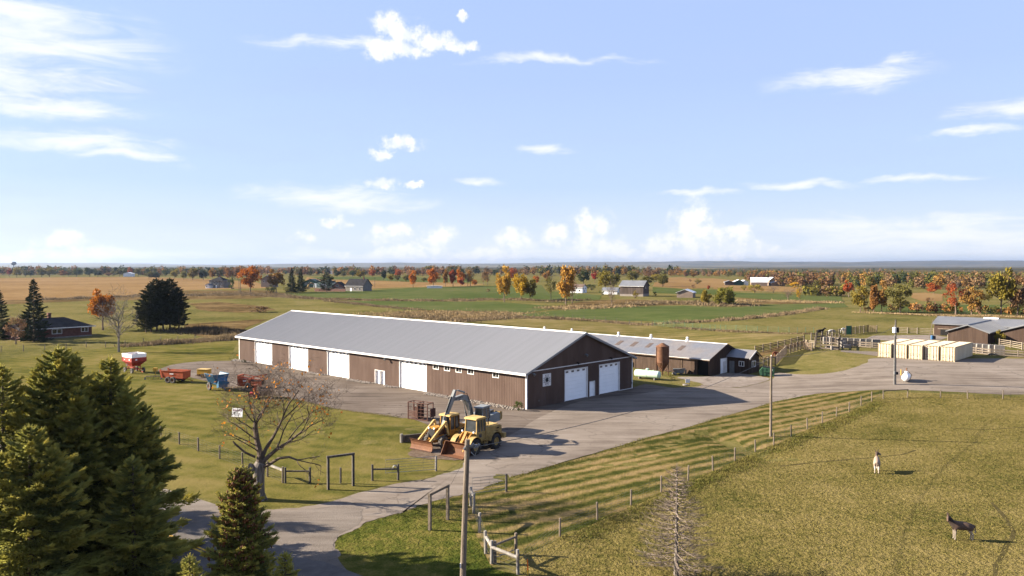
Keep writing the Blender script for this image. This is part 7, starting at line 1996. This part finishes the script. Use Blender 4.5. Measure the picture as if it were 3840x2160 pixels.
fhouse('green_barn', 'dark green farm building behind the slim spruces', 'barn', 'R2', 900, 318, -8, 13, 10, 4.4, 7., 'siding_green', 'siding_green', [('f', x0, x0 + 1.5, 2.8, 3.9) for x0 in (2., 4.6, 7.2)], doors=[('f', 9.4, 12., 0, 3.6)])
fhouse('green_barn', 'pale green gabled shed beside the dark pine', 'shed', 'R2', 1045, 322, -8, 13, 10, 4., 6.6, 'pale_green', 'siding_green', doors=[('f', 3.5, 8., 0, 3.6)])
fhouse('brick_house', 'pink brick farmhouse wing with gable and white windows', 'house', 'R2', 1190, 352, -6, 9., 8, 3.3, 6.4, 'brick_pink', 'shingle_dark', [('f', 3.4, 5.2, 3.2, 4.4), ('f', 1.2, 2.6, .9, 2.3), ('f', 5.6, 7.6, .9, 2.3)], trim='white_trim')
fhouse('brick_house', 'stone farmhouse with tall black roof behind the pink brick wing', 'house', 'R2', 1505, 356, 66, 11., 15, 4., 8.6, 'stone_wall', 'shingle_dark', [('l', 2, 3.5, 1., 2.6), ('l', 6, 7.5, 1., 2.6)], chimney=(5.5, 3., 10.), doors=[('l', 9.5, 10.8, 0, 2.3)])
# low pink garden wall before it
P = G('R2', 1020, 356); t = thing('garden_wall', 'low pink brick wall in front of the farmhouse pine', 'wall', P); e = G('R2', 1330, 360) - P
m = MB(); m.bar(Vector((0, 0, .9)), e + Vector((0, 0, .9)), .4, 2.2); mk('wall', m, 'brick_pink', t); m = MB(); m.bar(Vector((0, 0, 2.06)), e + Vector((0, 0, 2.06)), .5, .12); mk('coping', m, 'stone_pale', t)
fhouse('farmhouse', 'white farmhouse with brown roof behind the tawny tree', 'house', 'R3', 1565, 372, 62, 8., 8.5, 3.7, 5.7, 'siding_white', 'shingle_brown', [('f', 1.6, 2.6, 2.4, 3.4), ('f', 5., 6., 2.4, 3.4), ('f', 3.2, 4.2, .8, 1.9), ('l', 1.5, 2.6, 1., 2.2), ('l', 5.5, 6.6, 1., 2.2)])
fhouse('garage', 'white double garage with grey roof left of the grey barn', 'garage', 'R3', 1915, 387, 66, 7., 9.8, 2.7, 4.2, 'siding_white', 'roof_grey', doors=[('l', .8, 4.4, 0, 2.2), ('l', 5.2, 9., 0, 2.2)])
bb = fhouse('bank_barn', 'tall weathered grey bank barn with metal roof and ivy on its end', 'barn', 'R3', 2178, 408, 62, 11., 14.5, 6.2, 9.2, 'board_old', 'roof_grey', [('f', 4., 5., 4.6, 5.5)])
m = MB(); m.b(-.08, .0, 0, 14.5, -.5, 1.3); mk('stone_base', m, 'stone_pale', bb); m = MB(); m.b(0, 11., -.08, 0, -.5, 1.5); mk('stone_base', m, 'stone_pale', bb)
t = thing('ivy', 'dark green ivy climbing the end of the grey bank barn', 'ivy', G('R3', 2200, 402), .3)
o = share('leaves', proto('tall', 1)[0], t, (0, 0, 0), (0, 0, 0), (8, 8, 8.5)); omat(o, 'leaf_green')
fhouse('tan_shed', 'tan open-fronted shed with white metal roof in the dry grass', 'shed', 'R4', 492, 558, -20, 9., 13., 2.9, 4.6, 'siding_tan', 'roof_white')
fhouse('open_shed', 'open pole shed with white roof at the far corn field', 'shed', 'R4', 1260, 392, -12, 9, 16, 3., 5., 'siding_green', 'roof_white')
fhouse('grey_lean_shed', 'low grey-roofed shed left of the open pole shed', 'shed', 'R4', 1140, 392, -12, 8, 12, 2.8, 4.2, 'board_old', 'roof_grey')
fhouse('small_white_shed', 'small white shed beside the white-roofed barn', 'shed', 'R4', 1365, 392, 0, 6., 8, 3., 4.6, 'siding_white', 'roof_white')
# gambrel-roofed barn
P = G('R4', 1712, 405); t = thing('gambrel_barn', 'large barn with curved white metal roof behind the yellow-olive tree', 'barn', P, R(76))
W_, L_ = 12., 14.; pr_ = [(0, 3.2), (.5, 4.6), (2.2, 6.4), (6., 7.5), (9.8, 6.4), (11.5, 4.6), (12., 3.2)]
m = MB(); m.pr([(0, -.5), (12., -.5)] + pr_[::-1], 0, L_, 'y'); mk('wall', m, 'siding_tan', t)
m = MB()
for (x0, z0), (x1, z1) in zip(pr_[:-1], pr_[1:]): m.pr([(x0 - .1 if x0 < 6 else x0 + .0, z0 + .02), (x1, z1 + .02), (x1, z1 + .2), (x0, z0 + .2)], -.4, L_ + .4, 'y')
mk('roof', m, 'roof_white', t)
m = MB(); m.b(3.5, 8.5, -.1, 0, 0, 3.0); mk('door', m, 'board_old', t)
fhouse('milk_house', 'small white-roofed wing behind the curved white barn roof', 'shed', 'R4', 1735, 398, 0, 7., 9, 5., 7.5, 'siding_tan', 'roof_white')
fhouse('grey_lean_shed', 'low pale shed at the right end of the curved-roof barn', 'shed', 'R4', 1765, 405, 0, 12., 8, 2.8, 4.4, 'siding_tan', 'roof_grey')
fhouse('white_shed', 'small white garden shed in the hedgerow behind the corn stubble', 'shed', 'R1', 1240, 208, 0, 14., 10, 5., 7., 'siding_white', 'roof_white')
fhouse('white_shed', 'low white implement box at the edge of the green field', 'shed', 'R2', 2150, 325, 3, 12., 3, 1.6, 2., 'siding_white', 'roof_white')
fhouse('farm_shop', 'long pale building far off behind the hedgerow', 'building', 'R2', 1160, 180, 2, 60., 20, 6., 8., 'siding_white', 'roof_white')
# water tower on the horizon
P = Vector((-1900. , 2960., 0)); P = AT('R1', 138, 130, 2600.); t = thing('water_tower', 'pale water tower on the hazy horizon', 'water tower', GP(P.x, P.y))
m = MB(); m.lathe([(1.6, 0), (1.4, 18), (5, 20), (8, 22), (8.5, 27), (6, 30), (1, 31)], 14); mk('tower', m, 'roof_grey', t)
# orange excavator arm beside the green barn
P = G('R2', 985, 335); t = thing('far_excavator', 'small yellow excavator arm standing by the dark green farm building', 'excavator', P, 0)
m = MB(); m.tube([(-3, 0, .5), (-2.2, 0, 3.5), (0, 0, 5.2), (2.2, 0, 4.2), (2.6, 0, 1.2)], [.5, .5, .4, .35, .3], 6); mk('boom', m, 'old_yellow', t); m = MB(); m.b(-4.5, -1.8, -1.2, 1.2, 0, 2.2); mk('body', m, 'old_yellow', t)
# distant field pole lines
for i, (r, x, yb, yt) in enumerate((('R2', 968, 330, 225), ('R2', 1625, 316, 215), ('R2', 258, 372, 230), ('R1', 2420, 375, 245), ('R2', 275, 380, 320))):
    P = G(r, x, yb); h_ = AT(r, x, yt, P.y).z - P.z; m = MB(); m.tube([(0, 0, -.3), (0, 0, h_)], .16, 6); m.bar((-1., 0, h_ * .94), (1., 0, h_ * .94), .14); o = mk('utility_pole', m, 'post_dark'); o.location = P
    tag(o, 'thin distant utility pole along the lane by the farmhouses', 'utility pole', 'distant poles along the lane')


# ---- hills on the horizon
def hills(label, dist, depth, prof, seed, base=0.):
    g_ = np.random.default_rng(seed); n = 260; xs = np.linspace(-1.1, 1.1, n)          # tangent of azimuth
    hx = np.array([(p - 1920) / FPX for p, _ in prof]); hy = np.array([CAMZ + (995 - y) / FPX * dist for _, y in prof])
    H_ = np.interp(xs, hx, hy) + np.convolve(g_.normal(0, 1, n + 14), np.hanning(15) / 7, 'valid') * dist * .0011
    V = []; rows = 9
    for j in range(rows):
        f = j / (rows - 1); prof_z = math.sin(min(1, f * 1.6) * math.pi / 2) if f < .63 else 1.
        for i in range(n):
            y = dist - depth + depth * 1.4 * f; V.append((xs[i] * (dist), y, base + max(0, H_[i]) * prof_z * (1 + .06 * math.sin(i * .7 + j * 2.1)) if f > 0 else -2.))
    V = np.array(V); i = np.arange((rows - 1) * (n - 1)); r_ = i // (n - 1); c_ = i % (n - 1); a = r_ * n + c_
    me = npmesh('hills', V, np.stack([a, a + 1, a + n + 1, a + n], -1)); o = link('hills', me, 'hill_wood', None, True)
    return struct(o)


mat('hill_wood', (.042, .045, .026), .95, (.11, .092, .05), .0022, 6, raw=True)
hills('', 13500, 4200, [(-1500, 986), (0, 988), (280, 986), (700, 993), (900, 995), (1150, 990), (1500, 985), (1750, 989), (2000, 986), (2200, 983), (2500, 981), (2800, 982), (3100, 984), (3400, 980), (3750, 978), (4100, 981), (5400, 982)], 1)
hills('', 8200, 1500, [(-1500, 1000), (0, 996), (220, 999), (500, 1003), (1100, 1002), (1750, 998), (1950, 993), (2300, 992), (2500, 995), (2900, 999), (3300, 998), (3840, 999), (5400, 997)], 2)
hills('', 4600, 700, [(-1500, 1008), (0, 1006), (800, 1009), (1400, 1009), (2000, 1008), (2420, 1002), (2560, 1003), (2800, 1010), (3400, 1012), (3840, 1009), (5400, 1008)], 3)

# ---- haze: one closed box of even air round everything
b = MB(); b.b(-17000, 17000, -400, 15600, -4., 130.)
hm = bpy.data.materials.new('haze_air'); hm.use_nodes = True; t_ = NT(hm.node_tree); t_.n.clear()
out = t_.a('ShaderNodeOutputMaterial'); pv = t_.a('ShaderNodeVolumePrincipled'); pv.inputs['Density'].default_value = 4.8e-5; pv.inputs['Color'].default_value = (.56, .72, 1., 1); pv.inputs['Anisotropy'].default_value = .8
t_.k(pv.outputs[0], out.inputs['Volume']); MATS['haze_air'] = hm
HAZE = mk('haze', b, 'haze_air'); struct(HAZE, 'stuff'); tag(HAZE, 'pale blue haze over the whole countryside', 'haze')
# ================================================================ ANIMALS
def coat(name, body, pale, z0, z1, dark=None):
    m = bpy.data.materials.new(name); m.use_nodes = True; t = NT(m.node_tree); t.n.clear()
    out = t.a('ShaderNodeOutputMaterial'); b = t.a('ShaderNodeBsdfPrincipled'); b.inputs['Roughness'].default_value = .85; b.inputs['Specular IOR Level'].default_value = .15
    tc = t.a('ShaderNodeTexCoord'); sp = t.a('ShaderNodeSeparateXYZ'); t.k(tc.outputs['Object'], sp.inputs[0])
    f = t.ramp(t.m('ADD', sp.outputs[2], t.m('MULTIPLY', t.m('SUBTRACT', t.noise(tc.outputs['Object'], 5, 3), .5), .25)), z0, z1)
    col = t.mix(f, pale, body)
    mz = t.ramp(sp.outputs[0], 1.16, 1.24); col = t.mix(mz, col, pale)
    if dark: col = t.mix(t.m('MULTIPLY', t.ramp(sp.outputs[0], .45, .65), t.ramp(sp.outputs[0], 1.05, .9)), col, dark)
    t.k(col, b.inputs['Base Color']); t.k(b.outputs[0], out.inputs[0]); MATS[name] = m


def skin(name, nodes, edges, m, parent, lev=2):
    me = bpy.data.meshes.new(name); me.from_pydata([n[:3] for n in nodes], edges, []); me.materials.append(MATS[m])
    o = bpy.data.objects.new(name, me); C.objects.link(o); o.parent = parent
    sk = o.modifiers.new('skin', 'SKIN'); sk.use_smooth_shade = True
    if not me.skin_vertices: me.skin_vertices.new(name='s') if hasattr(me.skin_vertices, 'new') else None
    for v, n in zip(me.skin_vertices[0].data, nodes):
        r = n[3]; v.radius = (r[0] * 1.3, r[1] * 1.3); v.use_root = False
    me.skin_vertices[0].data[0].use_root = True
    ss = o.modifiers.new('sub', 'SUBSURF'); ss.levels = lev; ss.render_levels = lev
    return o


def equine(P, rz, s, m, label, cat, name, head='fwd', ears=True, graze=False):
    t = thing(name, label, cat, P, rz); t.scale = (s, s, s)
    N = [(-.50, 0, 1.02, (.21, .23)), (-.15, 0, .99, (.22, .25)), (.25, 0, .98, (.22, .25)), (.52, 0, 1.02, (.18, .23))]; E_ = [(0, 1), (1, 2), (2, 3)]
    def add(n, p): N.append(n); E_.append((p, len(N) - 1)); return len(N) - 1
    k = add((.70, 0, 1.20, (.11, .16)), 3)
    if graze: k = add((.98, 0, 1.0, (.09, .13)), k); k = add((1.15, .0, .72, (.085, .12)), k); h = k; z = add((1.22, 0, .45, (.06, .07)), k); z = add((1.2, 0, .3, (.05, .05)), z)
    else:
        k = add((.86, 0, 1.42, (.085, .13)), k); k = add((.95, 0, 1.56, (.08, .11)), k); h = k
        if head == 'fwd': z = add((1.12, 0, 1.46, (.07, .09)), k); z = add((1.30, 0, 1.30, (.05, .055)), z)
        else: sg = 1 if head == 'left' else -1; z = add((1.02, .17 * sg, 1.48, (.07, .09)), k); z = add((1.06, .36 * sg, 1.34, (.05, .055)), z)
    if ears:
        hx, hy, hz_ = N[h][:3]
        for sg in (-1, 1): e = add((hx - .02, sg * .07, hz_ + .09, (.03, .03)), h); e = add((hx - .02, sg * .11, hz_ + .22, (.035, .025)), e); add((hx - .02, sg * .13, hz_ + .32, (.012, .012)), e)
    for sg in (-1, 1):
        a = add((.50, sg * .13, .80, (.085, .10)), 3); a = add((.49, sg * .14, .60, (.055, .065)), a); a = add((.50, sg * .14, .38, (.042, .045)), a); a = add((.49, sg * .14, .14, (.032, .035)), a); add((.53, sg * .14, .03, (.045, .05)), a)
        a = add((-.52, sg * .14, .82, (.11, .14)), 0); a = add((-.44, sg * .15, .64, (.08, .09)), a); a = add((-.63, sg * .15, .42, (.042, .05)), a); a = add((-.60, sg * .15, .14, (.032, .035)), a); add((-.57, sg * .15, .03, (.045, .05)), a)
    a = add((-.74, 0, 1.08, (.035, .035)), 0); a = add((-.82, 0, .82, (.025, .025)), a); add((-.82, 0, .50, (.045, .045)), a)
    skin('body', N, E_, m, t)
    return t


coat('donkey_coat', (.085, .055, .040), (.30, .25, .20), .62, .80, (.035, .025, .02))
coat('donkey_pale', (.22, .165, .125), (.34, .29, .24), .5, .9, (.06, .042, .032))
coat('black_coat', (.012, .010, .009), (.02, .015, .012), .1, .3)
coat('red_coat', (.12, .035, .02), (.14, .05, .03), .1, .3)
P = G('S6', 1470, 1100); d2 = equine(GP(P.x, P.y), R(172), .98, 'donkey_coat', 'brown donkey with white muzzle standing side-on in the paddock', 'donkey', 'donkey', 'left')
P = G('S6', 640, 440); d1 = equine(GP(P.x, P.y), R(66), .98, 'donkey_pale', 'pale donkey seen from behind with its head turned in the paddock', 'donkey', 'donkey', 'right')
m = MB(); m.tube([(.60, 0, 1.34), (.80, 0, 1.58), (.93, 0, 1.70)], [.03, .045, .03], 6); mk('mane', m, 'black_print', d2)
P = G('T3', 1315, 300); equine(GP(P.x, P.y), R(4), 1.15, 'black_coat', 'black cow standing behind the board fence of the pens', 'cow', 'cow', 'fwd', False, False)
P = G('T3', 490, 735); equine(GP(P.x, P.y), R(200), .95, 'red_coat', 'reddish brown calf lying low behind the pen boards', 'cow', 'calf', 'fwd', False, True)
# white cattle and a white bag by the green screen
coat('white_coat', (.45, .43, .40), (.5, .48, .45), .1, .3)
P = G('T3', 1800, 262); equine(GP(P.x, P.y), R(195), 1.05, 'white_coat', 'white cow behind the green metal screen', 'cow', 'cow', 'fwd', False, True)
P = G('T3', 1520, 285); equine(GP(P.x, P.y), R(10), .95, 'white_coat', 'white cow half hidden behind the dark pen boards', 'cow', 'cow', 'fwd', False, True)


# ================================================================ ROUGH GRASS AND WEEDS (uncountable)
def inside(poly, X, Y):
    c = np.zeros(len(X), bool); n = len(poly)
    for i in range(n):
        (x0, y0), (x1, y1) = poly[i], poly[(i + 1) % n]
        k = ((y0 > Y) != (y1 > Y)) & (X < (x1 - x0) * (Y - y0) / (y1 - y0 + 1e-9) + x0); c ^= k
    return c


def blades(name, label, X, Y, h, wd, nb, m, seed, cat='grass', lean=.5):
    g_ = np.random.default_rng(seed); n = len(X); Z = np.array([hz(float(a), float(b)) for a, b in zip(X, Y)])
    O = np.repeat(np.stack([X, Y, Z], 1), nb, 0); k = len(O); O[:, :2] += g_.normal(0, wd * 1.3, (k, 2))
    D = unit(np.stack([g_.normal(0, lean, k), g_.normal(0, lean, k), np.ones(k)], 1)); a = g_.uniform(0, 6.28, k); N = np.stack([np.cos(a), np.sin(a), np.zeros(k)], 1)
    L = np.repeat(h, nb) * g_.uniform(.5, 1.2, k) if hasattr(h, '__len__') else h * g_.uniform(.5, 1.2, k)
    V, Fq = cards(O - D * .03, D, N, L, np.full(k, wd) * g_.uniform(.6, 1.4, k), .12)
    o = link(name, npmesh(name, V, Fq), m); struct(o, 'stuff'); return tag(o, label, cat)


mat('tuft_straw', (.148, .120, .037), .95, (.092, .088, .024), .22, 5, raw=True, trans=.2, spec=.1)
mat('tuft_green', (.085, .086, .018), .95, (.135, .110, .03), .3, 4, raw=True, trans=.2, spec=.1)
mat('weed_brown', (.19, .138, .078), .95, (.105, .078, .044), .18, 4, raw=True, trans=.15, spec=.1)
mat('weed_dark', (.085, .062, .036), .95, (.05, .04, .026), .2, 4, raw=True, spec=.1)
mat('weed_gold', (.25, .182, .095), .95, (.16, .115, .058), .2, 4, raw=True, trans=.15, spec=.1)
g_ = np.random.default_rng(77)
X = g_.uniform(0, 60, 60000); Y = g_.uniform(42, 106, 60000); k = inside(PADDOCK, X, Y) & (np.abs(X) < Y * .70) & (g_.random(60000) < np.clip(60 / Y, 0, 1)); X, Y = X[k], Y[k]
cl = np.sin(X * .9 + 2 * np.sin(Y * .5)) * np.cos(Y * .8 + 1.5 * np.sin(X * .37)) + g_.normal(0, .6, len(X)); k = cl > -.1
blades('rough_grass', 'rough tufted straw-coloured grass covering the donkey paddock', X[k], Y[k], .13 + .08 * g_.random(k.sum()), .06, 4, 'tuft_straw', 1, lean=.9)
# taller growth along the paddock fence
def along_line(pts, n, wd, g_):
    pts = [Vector((p.x, p.y)) for p in pts]; L = [0]
    for a, b in zip(pts[:-1], pts[1:]): L.append(L[-1] + (b - a).length)
    s = g_.random(n) * L[-1]; i = np.clip(np.searchsorted(L, s) - 1, 0, len(pts) - 2); L = np.array(L); f = (s - L[i]) / (L[i + 1] - L[i])
    A_ = np.array([tuple(p) for p in pts]); P_ = A_[i] + (A_[i + 1] - A_[i]) * f[:, None]
    return P_[:, 0] + g_.normal(0, wd, n), P_[:, 1] + g_.normal(0, wd, n)


off = [p + Vector((.9, -.8, 0)) for p in row[1:]]
X, Y = along_line(off, 5200, .75, g_); k = inside(PADDOCK, X, Y); blades('fence_row_grass', 'darker ungrazed grass along the foot of the paddock fence', X[k], Y[k], .24, .07, 3, 'tuft_green', 2, lean=.8)


def weeds(label, pts, n, wd, h, m, seed, nb=3, w_=.22):
    g2 = np.random.default_rng(seed); X, Y = along_line(pts, n, wd, g2); hh = h * .62 * (.45 + .9 * g2.random(n) * (.6 + .4 * np.sin(X * .35 + Y * .2)))
    return blades('tall_weeds', label, X, Y, hh, w_, nb, m, seed, 'weeds', .45)


weeds('brown weedy ditch behind the lawn left of the barn', gp('R1', (1290, 905), (1500, 893), (1700, 880), (1900, 868), (2150, 850), (2420, 835)), 2600, 1.3, 1.6, 'weed_brown', 11)
weeds('golden weeds in the ditch end beside the barn', gp('R1', (1900, 862), (2150, 838), (2420, 815)), 1200, 1.2, 1.7, 'weed_gold', 12)
weeds('dark weedy ditch below the pine clump', gp('R1', (1850, 740), (2100, 770), (2400, 780), (2560, 770)), 2600, 3., 2.2, 'weed_dark', 13)
weeds('weedy line along the corn stubble edge', gp('R1', (450, 440), (700, 432), (950, 420), (1300, 410), (1450, 400)), 1800, 3., 2., 'weed_brown', 14, 3, .5)
weeds('brown weedy strip beyond the pine clump', gp('R1', (1880, 400), (2100, 395), (2400, 385)) + gp('R2', (150, 380), (400, 385), (600, 400)), 2600, 7., 2.2, 'weed_brown', 15, 3, .6)
weeds('brown ditch line between the two green fields', gp('R2', (620, 405), (1000, 430), (1300, 440), (1700, 447), (2200, 452), (2576, 452)) + gp('R3', (240, 450), (600, 440), (850, 440), (1300, 455), (1560, 445)), 3400, 3., 1.9, 'weed_brown', 16, 3, .5)
weeds('slanting weedy line across the green field', gp('R2', (1150, 452), (1350, 470), (1600, 500), (1850, 525), (2050, 542)), 1600, 1.5, 1.6, 'weed_brown', 17, 3, .35)
weeds('tall dry weeds in the hollow behind the long barn', gp('R2', (1700, 590), (2000, 575), (2300, 570), (2576, 575)) + gp('R3', (300, 590), (600, 585), (850, 580)), 3000, 7., 1.1, 'weed_gold', 18, 3, .4)
weeds('dark weeds at the edge of the hollow behind the long barn', gp('R2', (1900, 610), (2300, 630)) + gp('R3', (150, 640), (400, 655), (650, 635), (900, 612)), 2200, 2.5, 1.5, 'weed_brown', 19, 3, .35)
weeds('golden weeds bordering the far green field', gp('R3', (1300, 530), (1450, 520), (1600, 525), (1750, 515), (2000, 505)), 1500, 4., 2., 'weed_gold', 20, 3, .5)
weeds('weedy fence line between the green field and the hay meadow', gp('R3', (900, 625), (1100, 625), (1400, 640), (1700, 655), (1900, 670), (2160, 695), (2300, 690)), 2600, 1.2, 1.4, 'weed_brown', 21, 3, .3)
weeds('tall weedy fence line curving up the green field', gp('R4', (380, 905), (650, 895), (900, 885), (1200, 860), (1500, 835), (1900, 790), (2200, 745), (2450, 705)), 2600, 1., 1.7, 'weed_brown', 22, 3, .3)
weeds('dry weeds round the tan shed and the willows', gp('R4', (0, 640), (400, 625), (800, 635), (1100, 665), (1320, 655)), 2600, 5., 2., 'weed_brown', 23, 3, .5)
weeds('dry weedy strip right of the willows', gp('R4', (1320, 610), (1700, 610), (2100, 618), (2576, 625)), 2000, 3., 1.6, 'weed_gold', 24, 3, .5)
weeds('dry grass along the hedgerow behind the brown sheds', gp('R5', (700, 650), (1200, 668), (1700, 690), (2200, 695), (2600, 705)), 2400, 2., 1., 'weed_gold', 25, 3, .3)
weeds('weeds along the bottom of the green mesh fence', gp('R4', (480, 960), (800, 985), (1300, 1022), (1800, 1040), (2300, 1045)), 1400, .6, .9, 'weed_brown', 26, 3, .2)
weeds('weeds round the orange and red implements at the yard edge', gp('T6', (300, 600), (700, 660), (1100, 720), (1600, 900), (2000, 1150)), 420, .7, .5, 'weed_gold', 27, 3, .12)
weeds('grass fringe along the lawn edge of the yard', gp('S8', (150, 335), (420, 385), (870, 455), (1130, 505), (1400, 575), (1700, 625), (1950, 655), (2254, 700)), 1500, .22, .22, 'tuft_straw', 28, 3, .1)
weeds('grass fringe along the striped strip beside the drive', gp('S7', (2318, 652), (2000, 696), (1700, 766), (1400, 852), (1000, 966), (800, 1026), (400, 1131), (0, 1249)) + gp('S4', (1700, 318), (1300, 438), (1050, 508), (830, 596)), 2600, .22, .20, 'tuft_green', 29, 3, .1)
weeds('dark weeds behind the pens and the dumpster', gp('T3', (130, 740), (400, 720), (600, 660)), 300, .8, .5, 'weed_brown', 30, 3, .15)
